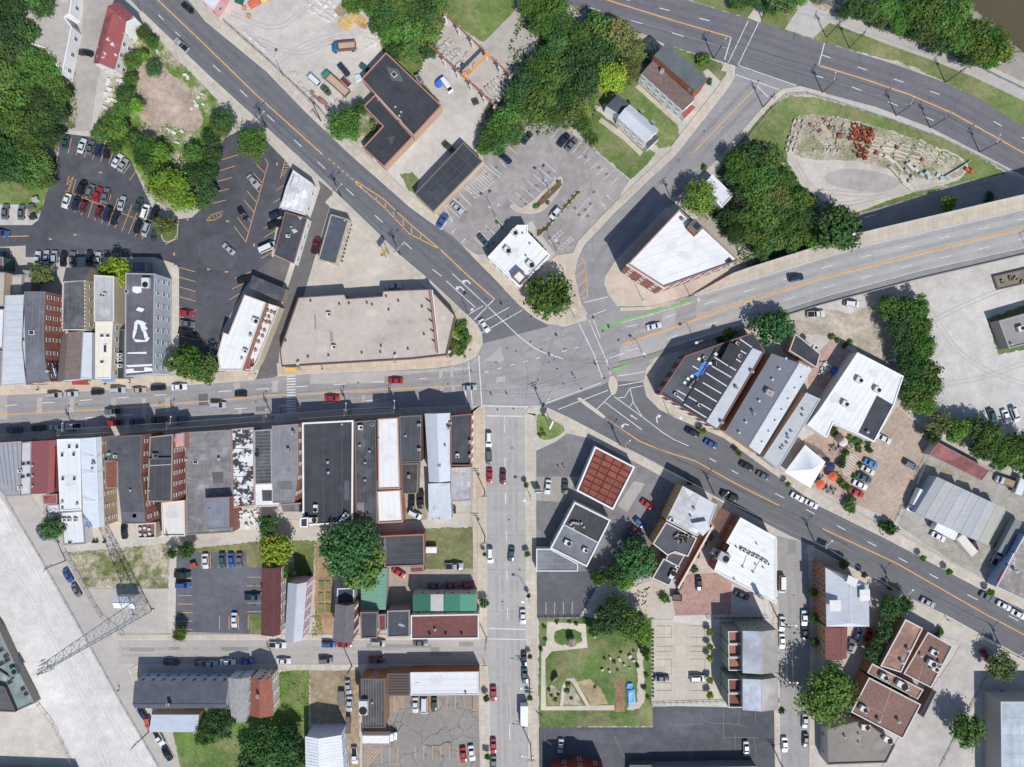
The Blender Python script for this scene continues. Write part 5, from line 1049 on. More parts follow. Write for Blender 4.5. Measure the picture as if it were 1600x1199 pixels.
b = B("black_roof_block","small black roof step between two black roofs",[(1046,862),(1070,868),(1060,886),(1040,875)],6.4,C(180,130,110),C(84,85,91),'membrane',.2,C(200,190,180))
b = B("black_roof_wing","black roofed rear wing pointing to the patio",[(1037,873),(1061,886),(1046,916),(1019,904)],5.5,C(160,96,76),C(82,83,90),'membrane',.25,C(216,208,200),brick=1); ac(b,1050,897,-60,(2.8,1.3,1)); ac(b,1057,885,30,(1.2,1.0,.9)); vent(b,1052,905,1.4)
b = B("white_roof_brewery","large bright white roofed building beside the side street",[(1157,809),(1213,840),(1213,944),(1116,892),(1127,862),(1134,866),(1141,852),(1135,848)],6.5,C(150,92,70),WR,'whiteroof',.25,C(240,240,240),'W1@4',brick=1)
for i,(x,y) in enumerate(((1159,859),(1165,862),(1172,866),(1179,869),(1185,872),(1192,876),(1198,880))): ac(b,x,y,25,(1.0,.9,1))
for x,y in ((1150,855),(1160,886),(1176,894),(1180,882),(1192,887),(1147,905),(1182,850)): vent(b,x,y,.9)
rline(b,(1167,868),(1160,885),.5,C(170,170,172),hh=.15); rline(b,(1187,876),(1177,893),.5,C(170,170,172),hh=.15); chim(b,1183,928,30,4.2,C(200,198,196),s=1.2)
ac(b,1129,870,30,(3.4,2.8,1.6),C(176,178,180)); ac(b,1117,862,30,(2.4,2.0,1.8),C(190,190,194),z=3.5)
# pergolas with their slats
def pergola(q4,n,c,label):
    cx_ = sum(p[0] for p in q4) / 4; cy_ = sum(p[1] for p in q4) / 4; pg = empty("pergola",P(cx_,cy_) + (0,))
    for i in range(n):
        t = (i + .5) / n; a = (q4[0][0] * (1 - t) + q4[3][0] * t,q4[0][1] * (1 - t) + q4[3][1] * t); k = (q4[1][0] * (1 - t) + q4[2][0] * t,q4[1][1] * (1 - t) + q4[2][1] * t)
        A,B_ = Vector(P(*a,3.2)),Vector(P(*k,3.2)); m = (A + B_) / 2; e = B_ - A
        ob("slat",boxmesh("slat",'wood'),pg,c,(m.x - pg.location.x,m.y - pg.location.y,3.2),math.atan2(e.y,e.x),(e.length,.22,.2))
    for x,y in q4: ob("post",post_mesh(3.2),pg,c,(P(x,y,3.2)[0] - pg.location.x,P(x,y,3.2)[1] - pg.location.y,0))
    tag(pg,label,"pergola")
pergola([(1124,792),(1144,803),(1128,838),(1110,820)],12,C(172,122,98),"slatted wooden pergola between yellow building and white roof")
pergola([(1331,707),(1342,714),(1326,748),(1314,738)],9,C(210,204,196),"white slatted pergola in the planted garden terrace")
dk = empty("timber_deck",P(1281,700) + (0,))
for i in range(9):
    t = (i + .5) / 9; a = (1262 + (1280 - 1262) * t * 0 + 0,0); A,B_ = Vector(P(1256 + 3.2 * i,690 - 1.6 * i + i * 3.2)),Vector(P(1284 + 1.6 * i,712 - 1.2 * i + i * 2.2)); m = (A + B_) / 2; e = B_ - A
    ob("deck_board",boxmesh("deck_board",'wood'),dk,C(160,150,138),(m.x - dk.location.x,m.y - dk.location.y,.12),math.atan2(e.y,e.x),(e.length,.55,.25))
tag(dk,"grey timber deck between the tent and white hall","deck")
# townhouses
for nm,lab,y0,y1,tc in (("townhouse_row","upper green sided townhouses with grey roof and red terraces",985,1051,(C(170,110,96),3)),("townhouse_row","lower green sided townhouses with grey roof and furnished terraces",1060,1109,(C(136,78,66),2))):
    g = G(nm,lab,[(1162,y0 + 2),(1162,y1),(1215,y1 - 2),(1214,y0)][::1] if False else [(1214,y0),(1162,y0 + 2),(1162,y1),(1215,y1 - 1)],10.5,1.0,C(150,166,150),C(160,152,147),'membrane',0,'N3@3',C(176,180,190),t=.5)
    s = (y1 - y0 - 4) / tc[1]
    for i in range(tc[1]):
        ya = y0 + 2 + i * s
        t = B("roof_terrace",("red decked terrace, %s from the top of the %s townhouses" % (ORD[i],lab.split()[0])),[(1138,ya),(1161,ya),(1161,ya + s - 1),(1139,ya + s - 1)],8.2,C(150,160,140),tc[0],'wood',.9,C(214,214,208),cat='terrace',pw=.18)
        for k in range(6): rline(t,(1140 + k * 3.4,ya + 1),(1140 + k * 3.4,ya + s - 2),.25,C(110,66,56))
    windows(g,[(0,0),(1,0),(1,1)],Vector((0,0,0)),0,'')
# orange building and school
g = G("orange_building","orange walled building with pale standing-seam roof",[(1291,888),(1356,914),(1357,979),(1293,979)],9.5,1.8,C(206,120,60),C(206,210,216),'metalroof',.45,'W3@2.4 N2@3',C(190,194,202),cat='building',hip=1.5)
for pts in ([(1326,899),(1342,906),(1336,918),(1322,911)],[(1343,922),(1359,921),(1360,938),(1344,940)],[(1296,938),(1314,938),(1314,955),(1297,956)]): rpatch(g,pts,C(226,222,218),'metalroof',z=11.6,name="dormer_roof")
G("maroon_annex","maroon shingled annex below the orange building",[(1291,981),(1323,981),(1322,1028),(1291,1030)],7.5,1.0,C(206,166,84),C(140,88,80),'shingle',0,'W3@2.4',C(134,82,76),t=.7)
SB = C(152,116,98)
sch = B("school","brown roofed school, upper left wing",[(1415,968),(1442,982),(1408,1051),(1376,1041)],7,C(176,130,96),SB,'worn',.3,C(214,208,200)); vent(sch,1407,1033,1.8); vent(sch,1417,1014,1.8)
s2 = B("school","brown roofed school, upper right wing with machinery",[(1450,988),(1489,1010),(1455,1075),(1412,1053),(1416,1046)],6,C(176,130,96),C(140,106,92),'shingle',.3,C(206,200,194))
ac(s2,1453,1035,30,(2.6,1.8,1.4)); ac(s2,1458,1043,30,(2,1.6,1.4)); ac(s2,1458,1019,30,(2.2,1.6,.8)); vent(s2,1466,1035,1.6); vent(s2,1437,1023,1.6)
s3 = B("school","brown roofed school, stepped middle section",[(1363,1037),(1380,1046),(1443,1078),(1434,1093),(1355,1052)],5,C(170,120,90),C(156,120,102),'worn',.3,C(206,200,192)); ac(s3,1379,1056,30,(2.4,1.6,1.4)); ac(s3,1407,1069,30,(3.6,1.8,1.4)); vent(s3,1386,1064,1.4); vent(s3,1416,1075,1.6)
s4 = B("school","brown roofed school, large lower wing",[(1358,1059),(1439,1101),(1411,1155),(1330,1113)],6.5,C(170,120,90),C(142,108,94),'shingle',.35,C(210,206,200),pw=.3); ac(s4,1347,1106,30,(2.4,1.6,1.4)); vent(s4,1371,1124,1.8); vent(s4,1402,1125,1.8)
rline(s4,(1393,1075),(1375,1130),1.6,C(160,128,120)); rline(s4,(1346,1100),(1382,1116),1.6,C(156,122,112)); rline(s2,(1442,1040),(1434,1068),1.6,C(158,128,120))
B("canopy","long black entrance canopy beside the school",[(1457,1078),(1463,1081),(1443,1121),(1437,1117)],3.4,C(120,110,104),C(56,56,60),'membrane',.1,C(66,66,70),cat='canopy')
b = B("gravel_roof_hall","low hall with dark gravel roof below the school",[(1292,1140),(1336,1128),(1356,1130),(1399,1164),(1385,1192),(1293,1195)],5,C(196,190,184),C(146,136,128),'gravelroof',.3,C(110,106,104),'W1@4'); ac(b,1350,1134,5,(2.6,1.6,1.3),C(226,222,214)); ac(b,1385,1154,28,(2.8,1.6,1.3),C(226,222,214)); vent(b,1319,1150,1.3); vent(b,1341,1147,1); vent(b,1341,1160,1)
b = B("blue_grey_hall","blue-grey flat roofed hall in bottom right corner",[(1564,1097),(1680,1097),(1680,1290),(1566,1290)],8,C(176,170,164),C(176,186,196),'membrane',.15,C(190,194,198))
for y in (1122,1150,1178): rline(b,(1565,y),(1660,y),.4,C(150,160,172))
rline(b,(1582,1098),(1582,1260),.4,C(150,160,172))
b = B("blue_store","store with blue wall and dark stained roof at right edge",[(1574,885),(1600,838),(1700,845),(1700,985),(1557,917)],5,C(150,172,206),C(150,142,138),'worn',.3,C(196,206,206)); vent(b,1584,891,2)
# saw-tooth sheds
for i in range(8):
    u0,u1 = i / 8,(i + 1) / 8 - .004; TL,TR,BR,BL = (1464,745),(1571,795),(1543,852),(1430,801)
    L2 = lambda A,B_,t: (A[0] * (1 - t) + B_[0] * t,A[1] * (1 - t) + B_[1] * t)
    a,b_,c,d = L2(TL,TR,u0),L2(TL,TR,u1),L2(BL,BR,u1),L2(BL,BR,u0); hh = 5.0 + (.7 if i in (1,3,5) else 0); col_ = (C(192,190,188),C(204,202,200),C(198,197,196),C(206,205,203),C(204,202,200),C(200,202,204),C(208,207,206),C(208,202,184))[i]
    K("shed_bay","grey metal roofed shed bay, %s from the left end" % ORD[i],[(*a,hh - .5),(*d,hh - .5),(*c,hh + .3),(*b_,hh + .3)],C(178,190,206),col_,'metalroof',0,'shed')
B("maroon_shed","long low shed with rusty maroon roof",[(1466,692),(1546,735),(1534,751),(1453,711)],4,C(200,196,190),C(138,84,82),'worn',.15,C(176,140,134),pw=.12)
b = B("grey_office","square grey gravel-roofed office in the concrete court",[(1561,502),(1700,462),(1700,512),(1577,545)],4.5,C(156,150,144),C(152,146,144),'gravelroof',.3,C(170,166,162)); ac(b,1592,514,-15,(2,1.6,1.2)); vent(b,1579,538,1.2)
b = B("low_ruin","low flat concrete building by the viaduct at right edge",[(1553,432),(1680,402),(1680,425),(1560,453)],1.0,C(150,140,134),C(142,132,124),'gravelroof',.3,C(120,108,102))
rr = random.Random(2)
for i in range(7): ac(b,1562 + rr.random() * 36,432 + rr.random() * 10,rr.random() * 90,(1,.8,.7),C(170,150,110))
b = B("white_hall","large white roofed hall with black section beside the trees",[(1340,551),(1412,588),(1397,633),(1366,691),(1302,661),(1292,684),(1262,664),(1281,640)],6,C(216,216,214),WR,'whiteroof',.25,C(246,246,246)); rpatch(b,[(1370,618),(1396,633),(1365,688),(1341,676)],C(72,74,82),'membrane')
for x,y in ((1341,594),(1369,609),(1319,631)): ac(b,x,y,28,(2,1.5,1.2))
vent(b,1354,675,1.4)
g = G("long_gable_hall","long hall with dark and pale grey ridge roof",[(1206,553),(1268,577),(1187,710),(1134,674)],6.5,1.6,C(200,160,120),C(132,134,142),'metalroof',0,'',C(196,200,204),t=.62,cat='building',ov=.1,ribc=C(126,128,136))
for i in range(8): vent(g,1227 - i * 10.4,560 + i * 16.6,1,C(236,236,236)); vent(g,1262 - i * 10.2,574 + i * 16.8,1,C(236,236,236),z=7.0)
chim(g,1200,614,30,1.6,C(196,198,200),s=2.2); chim(g,1176,646,60,1.6,C(90,92,100))
b = B("striped_roof_building","corner building with black roof crossed by white seams",[(1071,556),(1177,520),(1195,549),(1122,673),(1031,615)],7.5,C(120,74,62),C(66,67,73),'membrane',.3,C(150,92,80),'S2@2.6 W2@2.6')
rpatch(b,[(1176,544),(1193,551),(1122,671),(1102,661)],C(196,199,203),'metalroof',dz=.05); rpatch(b,[(1071,558),(1118,542),(1066,630),(1034,613)],C(84,87,94),'membrane')
for (x0,y0),(x1,y1) in (((1082,572),(1099,582)),((1067,598),(1081,607)),((1058,610),(1072,618)),((1055,617),(1069,627)),((1112,572),(1143,590)),((1103,583),(1136,604)),((1098,598),(1127,615)),((1085,607),(1120,628)),((1076,620),(1111,641)),((1068,631),(1104,653)),((1156,530),(1175,543)),((1157,548),(1166,553)),((1148,560),(1158,566)),((1140,573),(1150,579)),((1116,558),(1138,572))): rline(b,(x0,y0),(x1,y1),1.6,C(222,222,224))
rline(b,(1118,545),(1067,632),1.4,C(40,40,44),hh=.25)
t = B("dark_penthouse","dark penthouse box on the striped roof",[(1141,535),(1158,546),(1144,572),(1127,561)],9.2,C(50,50,54),C(60,62,68),'membrane',.1,C(60,60,64),z0=7,cat='penthouse')
for pts in ([(1096,567),(1104,565),(1108,570),(1103,574),(1098,585),(1088,592),(1080,586),(1092,580)],): rpatch(b,pts,C(60,134,220),'tarp',dz=.12,name="blue_tarp")
for x,y,a in ((1095,563,30),(1084,590,30),(1078,594,30),(1113,568,0),(1121,556,40),(1073,600,30)): ac(b,x,y,a,(2.4,.8,.4),C(226,226,224))
for x,y in ((1092,633),(1151,537),(1155,556),(1055,616),(1100,559)): ac(b,x,y,30,(1.1,.9,.8),C(190,170,160))
for x,y in ((1173,581),(1149,606),(1126,660)): chim(b,x,y,30,1.4,C(140,130,126))
b = B("pale_long_roof","long narrow pale grey roofed building beside ridge hall",[(1260,614),(1282,624),(1216,733),(1193,715)],6,C(200,196,190),C(186,189,193),'metalroof',.15,C(190,192,194))
for x,y in ((1254,641),(1253,650),(1236,675),(1230,680),(1231,685),(1223,698),(1229,693),(1220,702)): vent(b,x,y,1.2)
b = B("black_roof_store","black roofed store beside the red brick patio",[(1243,521),(1282,553),(1276,575),(1233,548)],4.5,C(180,150,134),C(66,67,73),'membrane',.25,C(206,190,178)); ac(b,1272,543,30,(1.4,1.2,1))
# tent
tp = [(1258,695),(1290,722),(1266,763),(1226,738)]; e = empty("tent",P(1259,730) + (0,)); q = ccw([P(x,y,3) for x,y in tp]); q = [(a - e.location.x,b_ - e.location.y,3) for a,b_ in q]; ap = (0,0,5.4)
for i in range(4):
    a,b_ = Vector(q[i]),Vector(q[(i + 1) % 4]); c = Vector(ap); v = []; f = []
    for k in range(7):
        t = k / 6; s = t ** 1.25; zz = 3 + 2.4 * t ** 1.5
        l_,r_ = a.lerp(c,t),b_.lerp(c,t); v += [(l_.x,l_.y,zz),(r_.x,r_.y,zz)]
    ob("canopy_side",mesh("canopy_side",v,[(2 * k,2 * k + 1,2 * k + 3,2 * k + 2) for k in range(6)],'cloth',smooth=True),e,C(240,241,243)); ob("pole",post_mesh(3),e,C(220,220,220),(a.x,a.y,0))
tag(e,"white peaked tent canopy on the garden terrace","tent")
bb = B("red_villa","ornate red roofed villa at the bottom edge",[(864,1212),(874,1208),(894,1208),(902,1203),(914,1203),(922,1209),(945,1210),(945,1280),(864,1280)],8,C(150,60,56),C(120,46,46),'shingle',.3,C(150,60,60),'N2@2')
B("grey_long_hall","grey roofed hall at the bottom edge by the car park",[(1022,1201),(1182,1198),(1187,1272),(1022,1272)],4,C(120,122,126),C(128,132,136),'metalroof',.2,C(140,142,146)); B("plant_enclosure","dark low plant enclosure at the bottom edge",[(984,1196),(1020,1196),(1020,1260),(984,1260)],3,C(90,90,94),C(96,98,104),'membrane',.8,C(110,110,114))

t = B("rear_deck","brown roof deck with planters behind the worn black roof house",[(213,819),(243,817),(243,841),(215,842)],3.6,C(196,180,164),C(126,100,88),'wood',.8,C(214,206,198),cat='deck')
for x,y in ((220,826),(227,825),(234,827),(220,835),(228,836),(235,834)): ob("planter",cylmesh("planter",'trim',.42,.5,.5,8),t,C(206,200,194),lo(t,x,y,2.85))
e = empty("fire_escape",P(250,806) + (0,)); A,B_ = Vector(P(246,786,6) + (6.0,)),Vector(P(256,829) + (.2,))
for i in range(16):
    q = A.lerp(B_,i / 15) - Vector(e.location); d_ = (B_ - A); ob("tread",boxmesh("tread",'metal',(1.1,.4,.06)),e,C(60,60,64),q,math.atan2(d_.y,d_.x) + R(90))
for k in (-.55,.55):
    d_ = (B_ - A).normalized(); n_ = Vector((-d_.y,d_.x,0)).normalized() * k; m = (A + B_) / 2 - Vector(e.location) + n_; st_ = ob("stringer",boxmesh("stringer",'metal',(1,.1,.3)),e,C(56,56,60),m,0,((B_ - A).length,1,1)); st_.rotation_euler = (0,-math.asin(d_.z),math.atan2(d_.y,d_.x))
tag(e,"black iron fire escape stair behind the plain black roof house","staircase")
# ------------------------------------------------------------------ vehicles
def loft(stations,mat,name):
    """stations: (x, half width, sill z, shoulder z, top z); a closed rounded hull"""
    v = []; f = []
    for x,w_,z0,z1,z2 in stations:
        hs = [(w_ * .86,z0),(w_,z0 + (z1 - z0) * .35),(w_,z1 - .06),(w_ * .93,z1),(w_ * .55,z2 - .01),(0,z2)]
        v += [(x,-y,z) for y,z in hs] + [(x,y,z) for y,z in hs[-2::-1]]
    m = 11
    for i in range(len(stations) - 1):
        for k in range(m - 1): f.append((i * m + k,(i + 1) * m + k,(i + 1) * m + k + 1,i * m + k + 1))
    f += [tuple(range(m)),tuple(range(len(v) - 1,len(v) - m - 1,-1))]
    return v,[q[::-1] for q in f]
def quads(name,qs,mat):
    v = []; f = []
    for q in qs: k = len(v); v += q; f.append(tuple(range(k,k + len(q))))
    return mesh(name,v,f,mat)
SPEC = {  # length, width, belt z, roof z, cabin base front/rear, roof front/rear (fractions from the nose)
 'sedan': (4.75,1.82,.92,1.44,.27,.83,.43,.70),'hatch': (4.15,1.76,.95,1.5,.22,.97,.40,.86),
 'suv': (4.75,1.9,1.05,1.74,.22,.985,.38,.93),'pickup': (5.5,1.98,1.08,1.82,.24,.60,.36,.55),
 'van': (5.3,2.0,1.15,2.1,.10,.99,.24,.975)}
CAR = {}
def car_parts(kind):
    L,W,zb,zr,c0,c1,r0,r1 = SPEC[kind]; X = lambda t: L * (.5 - t); w2 = W / 2
    st = [(X(0),w2 * .78,.35,.62,.66),(X(.02),w2 * .9,.25,.70,.76),(X(.07),w2 * .97,.2,zb - .16,zb - .10),(X(c0),w2,.2,zb - .04,zb + .03),(X(.5),w2,.2,zb,zb + .02),(X(min(c1,.9)),w2,.2,zb,zb + .02),(X(.96),w2 * .96,.22,zb - .05,zb),(X(1),w2 * .86,.35,zb - .22,zb - .18)]
    if kind == 'pickup': st = st[:4] + [(X(.58),w2,.25,zb,zb + .02),(X(.985),w2 * .98,.25,zb,zb + .01),(X(1),w2 * .95,.35,zb - .1,zb - .08)]
    v,f = loft(st,None,None)
    wb,wr = w2 * .90,w2 * .74
    base = [(X(c0),-wb),(X(c0),wb),(X(c1),wb),(X(c1),-wb)]; rf = [(X(r0),-wr),(X(r0),wr),(X(r1),wr),(X(r1),-wr)]
    k = len(v); v += [(x,y,zb - .02) for x,y in base] + [(x,y,zr - .04) for x,y in rf] + [(x * .98 + .02 * X((r0 + r1) / 2),y * .86,zr) for x,y in rf]
    for a in range(4): b_ = (a + 1) % 4; f += [(k + b_,k + a,k + 4 + a,k + 4 + b_),(k + 4 + b_,k + 4 + a,k + 8 + a,k + 8 + b_)]
    f.append((k + 11,k + 10,k + 9,k + 8))
    body = mesh("body",v,f,'carpaint',smooth=False)
    def glass(a,b_,c,d,m=.07,off=.015):
        A,B_,C_,D = map(Vector,(a,b_,c,d)); n = (B_ - A).cross(D - A).normalized() * off; cc = (A + B_ + C_ + D) / 4
        return [tuple(p.lerp(cc,m * (1.0 if True else 1)) + n) for p in (A,B_,C_,D)]
    bz = lambda p: (p[0],p[1],zb); rz_ = lambda p: (p[0],p[1],zr - .05)
    parts = [("body",body,None)]
    parts.append(("windshield",quads("windshield",[glass(bz(base[0])[:3],bz(base[1]),rz_(rf[1]),rz_(rf[0]))],'carglass'),None))
    parts.append(("rear_window",quads("rear_window",[glass(bz(base[2]),bz(base[3]),rz_(rf[3]),rz_(rf[2]),.12)],'carglass'),None))
    parts.append(("side_window",quads("side_window",[glass(bz(base[1]),bz(base[2]),rz_(rf[2]),rz_(rf[1]),.1)],'carglass'),None))
    parts.append(("side_window",quads("side_window",[glass(bz(base[3]),bz(base[0]),rz_(rf[0]),rz_(rf[3]),.1)],'carglass'),None))
    n = 12; tv = [(.33 * math.cos(2 * math.pi * i / n),y,.33 * math.sin(2 * math.pi * i / n)) for y in (-.11,.11) for i in range(n)]
    tyre = mesh("wheel",tv,[(i,(i + 1) % n,(i + 1) % n + n,i + n) for i in range(n)] + [tuple(range(n))[::-1],tuple(range(n,2 * n))],'rubber')
    for x in (X(.19),X(.8)):
        for s in (-1,1): parts.append(("wheel",tyre,(x,s * (w2 - .1),.33)))
    def lamp_(nm,x,s,mt,z): return (nm,quads(nm,[[(x,s * w2 * .5,z),(x,s * w2 * .85,z),(x - (.16 if x > 0 else -.12),s * w2 * .92,z + .13),(x - (.16 if x > 0 else -.12),s * w2 * .52,z + .15)]],mt),None)
    for s in (-1,1):
        parts.append(lamp_("headlight",X(-.002),s,'lamp',.6)); parts.append(lamp_("taillight",X(1.003),s,'tail',zb - .26))
        parts.append(("mirror",boxmesh("mirror",'carpaint',(.12,.2,.13)),(X(c0 + .06),s * (w2 + .06),zb)))
    if kind == 'pickup':
        parts.append(("truck_bed",quads("truck_bed",[[(X(.62),-w2 * .8,zb + .03),(X(.975),-w2 * .8,zb + .03),(X(.975),w2 * .8,zb + .03),(X(.62),w2 * .8,zb + .03)]],'rubber'),None))
    if kind == 'suv':
        for s in (-1,1): parts.append(("roof_rail",boxmesh("roof_rail",'rubber',(1.7,.06,.06)),(X((r0 + r1) / 2),s * wr * .86,zr)))
    return parts
CC = dict(white=(232,233,236),silver=(176,180,186),gray=(108,112,118),black=(30,32,36),navy=(36,48,78),blue=(48,92,160),teal=(48,92,98),green=(50,72,62),red=(186,28,36),maroon=(112,30,44),beige=(190,178,150),orange=(226,84,40),purple=(110,92,112),skyblue=(60,140,210),olive=(96,110,70))
WORD = dict(sedan='sedan',hatch='hatchback',suv='SUV',pickup='pickup truck',van='van')
rt0 = random.Random(3)
def car(x,y,ang,kind,color,label,group=None,z=.1):
    if kind not in CAR: CAR[kind] = car_parts(kind)
    c = C(*CC[color]); h0 = z
    k_ = rt0.uniform(.93,1.04); kc = rt0.uniform(.8,1.12); c = tuple(min(.85,v * kc) for v in c[:3]) + (1,)
    r = empty("pickup_truck" if kind == 'pickup' else "van" if kind == 'van' else "car",P(x,y,.8) + (z,),R(-ang + rt0.uniform(-2,2)),(k_,k_ * rt0.uniform(.97,1.03),k_))
    for nm,me,loc in CAR[kind]: ob(nm,me,r,c,loc)
    return tag(r,label,"pickup" if kind == 'pickup' else "van" if kind == 'van' else "car",group)
def row(phrase,axis,ang,items,group,z=None):
    """a row of cars; labels count from the left or from the top"""
    its = sorted(items,key=lambda t: t[0] if axis == 'x' else t[1]); end = 'left' if axis == 'x' else 'top'
    for i,t in enumerate(its):
        x,y,kind,color = t[:4]; a = t[4] if len(t) > 4 else ang
        n = "" if len(its) == 1 else ", %s from the %s" % (ORD[i],end)
        car(x,y,a,kind,color,"%s %s %s%s" % (color if color != 'skyblue' else 'sky blue',WORD[kind],phrase,n),group,.1 if z is None else z(x,y))
S_,H_,U_,K_,V_ = 'sedan','hatch','suv','pickup','van'
row("in the top row of the asphalt car park",'x',-74,[(102,222,S_,'teal',-82),(128,228,S_,'white'),(141,231,S_,'gray'),(154,233,S_,'navy'),(167,236,S_,'black',-80),(183,251,S_,'white',-56),(192,258,S_,'silver',-58)],"cars in the asphalt car park")
row("in upper bank of the double parking row",'x',-68,[(128,293,U_,'black'),(141,298,H_,'gray'),(152,304,S_,'red'),(165,306,S_,'gray',-78),(190,318,S_,'silver',-75),(216,321,S_,'green'),(227,331,U_,'white',-72),(241,333,S_,'black')],"cars in the asphalt car park")
row("in lower bank of the double parking row",'x',112,[(104,314,S_,'white'),(118,318,S_,'navy'),(130,323,H_,'maroon'),(154,332,H_,'maroon'),(168,335,U_,'navy'),(180,340,S_,'black'),(215,354,S_,'black'),(228,359,U_,'silver'),(241,367,S_,'green')],"cars in the asphalt car park")
row("on the pale strip at the left edge",'x',-85,[(8,331,S_,'gray'),(33,332,S_,'gray')],"cars at the left edge")
row("driving in at the left edge lane",'x',10,[(2,364,S_,'blue')],None); row("beside the green store",'x',10,[(5,397,S_,'gray')],None)
row("in the row behind the row houses",'x',-88,[(59,404,S_,'white'),(72,402,S_,'silver'),(85,402,H_,'silver'),(99,405,S_,'black'),(113,405,S_,'gray'),(139,403,S_,'navy'),(153,405,S_,'silver')],"cars in the asphalt car park")
row("in angled bays near the narrow street",'y',50,[(396,283,S_,'silver',48),(379,334,S_,'black',60)],"cars in the asphalt car park")
row("rolling through the asphalt car park",'x',222,[(357,389,S_,'silver')],None)
row("against the long black roofed shop",'y',-25,[(432,336,U_,'navy'),(430,351,S_,'black',-18),(418,387,V_,'white',-25),(382,437,S_,'black',-15)],"cars against the long shop")
row("in bays beside the patched roof house",'y',8,[(291,489,S_,'red'),(293,506,S_,'gray'),(290,519,S_,'black')],"cars in the asphalt car park")
row("parked along north kerb of main street",'x',-2,[(85,618,U_,'silver'),(111,616,S_,'silver'),(152,613,H_,'black'),(184,610,U_,'silver'),(217,610,S_,'beige'),(247,606,S_,'black'),(280,605,S_,'white')],"cars parked on main street")
row("parked along shaded kerb of main street",'x',178,[(22,672,S_,'navy'),(59,669,S_,'black'),(88,668,S_,'silver'),(115,666,K_,'silver'),(178,661,K_,'red'),(213,659,S_,'navy'),(248,656,S_,'black'),(283,655,H_,'blue')],"cars parked on main street")
for t in ((176,643,178,K_,'gray',"grey pickup truck driving along shaded lane of main street"),(376,616,180,H_,'black',"black hatchback driving on main street near the crosswalk"),(341,633,0,U_,'silver',"silver SUV driving on main street before the crosswalk"),(618,595,180,S_,'red',"red sedan driving on upper lane of main street"),(519,622,0,S_,'red',"red sedan driving on lower lane just past the crosswalk"),(734,606,-3,S_,'silver',"silver-blue sedan waiting at the main crossing stop line"),
          (293,12,40,S_,'black',"black sedan on the diagonal road at top edge"),(283,70,222,K_,'silver',"silver pickup truck on diagonal road beside vacant lot"),(757,509,57,S_,'white',"white sedan leaving the crossing on diagonal road"),(134,83,8,S_,'black',"black sedan on the lane beside the red roof"),(494,384,285,K_,'maroon',"maroon pickup truck parked on the narrow street"),
          (615,447,-3,S_,'silver',"silver sedan in the shade behind the tan roofed store"),(702,231,40,S_,'green',"dark green sedan beside the black roofed block"),(714,325,40,S_,'silver',"silver sedan in bays below the black roofed block"),(691,345,-58,S_,'blue',"blue and white car in corner bay near diagonal road"),(755,376,50,S_,'teal',"teal sedan parked beside the bank"),
          (789,247,38,S_,'navy',"navy sedan under trees in bank car park"),(868,333,130,H_,'white',"white hatchback in the bank drive-through lane"),(823,216,-50,S_,'green',"green car half under trees in bank car park"),(881,219,-48,S_,'navy',"navy car in shade of trees, bank car park, left of pair"),(893,226,-48,S_,'gray',"grey sedan in upper bays of bank car park, right of pair"),
          (537,109,48,S_,'navy',"navy sedan parked in the stone yard"),(571,107,35,H_,'teal',"teal car against the orange trimmed workshop"),(698,134,57,V_,'white',"white van next to a blue tarp"),(490,125,222,V_,'white',"white van in the stone yard beside green truck"),
          (1186,346,65,S_,'black',"black car hidden in the trees by white roof"),(1275,491,-3,K_,'white',"white pickup truck below the viaduct"),(1331,475,5,U_,'white',"white SUV below the viaduct by trees"),
          (643,785,90,S_,'black',"black car in narrow yard, left of pair"),(657,781,90,K_,'black',"black pickup in narrow yard, right of pair"),(648,804,25,U_,'white',"white SUV at the alley behind dark roof"),
          (856,761,98,S_,'white',"white sedan on the service forecourt"),(883,761,92,S_,'green',"dark green sedan on the service forecourt"),(786,745,90,S_,'maroon',"maroon sedan driving down the side street"),(799,866,95,S_,'teal',"teal sedan driving in middle of side street"),
          (623,895,30,S_,'red',"red sedan in yard beside the green shed"),(194,831,87,S_,'black',"black sedan behind the worn black roof house"),(65,834,58,S_,'gray',"grey sedan beside round tree at gravel yard"),(710,885,0,K_,'silver',"silver pickup truck parked on the small lawn"),(366,969,90,S_,'white',"white sedan alone at bottom of asphalt car park"),(396,933,0,K_,'teal',"blue-grey pickup truck facing the maroon roof"),
          (544,1074,82,S_,'silver',"silver-blue sedan in the bare garden, upper of pair"),(546,1100,92,S_,'silver',"silver sedan in the bare garden, lower of pair"),(554,1181,88,K_,'white',"white pickup truck beside the tall white building"),(876,1166,95,S_,'silver',"silver sedan in shade of red villa"),(1166,1170,85,S_,'silver',"silver sedan in shade of grey hall"),
          (1034,1060,0,S_,'navy',"navy sedan in left bays of paved car park"),(1090,1060,0,U_,'white',"white SUV in right bays of paved car park"),(1092,912,86,S_,'black',"black sedan on the red brick court"),(1159,930,25,S_,'navy',"navy sedan beside the white roofed brewery"),(1222,913,90,V_,'white',"white van parked by the brewery wall"),
          (1226,1164,88,S_,'white',"white sedan at lower end of right side street"),(1140,776,20,K_,'black',"black pickup parked by the pergola kerb"),(1450,942,28,S_,'silver',"silver sedan parked at south kerb of diagonal road"),(1540,1025,60,S_,'red',"red car under the round tree"),(1423,727,28,U_,'gray',"grey SUV at the far side of brick car park"),(1381,686,25,S_,'white',"white car at the corner of white hall"),
          (1466,839,28,S_,'white',"white sedan parked before the metal sheds"),(1522,853,65,H_,'maroon',"maroon car end beside the metal sheds"),(1574,1085,5,S_,'navy',"navy car in shade of blue-grey hall"),(1557,871,-62,K_,'silver',"silver truck cab beside blue walled store")): car(t[0],t[1],t[2],t[3],t[4],t[5])
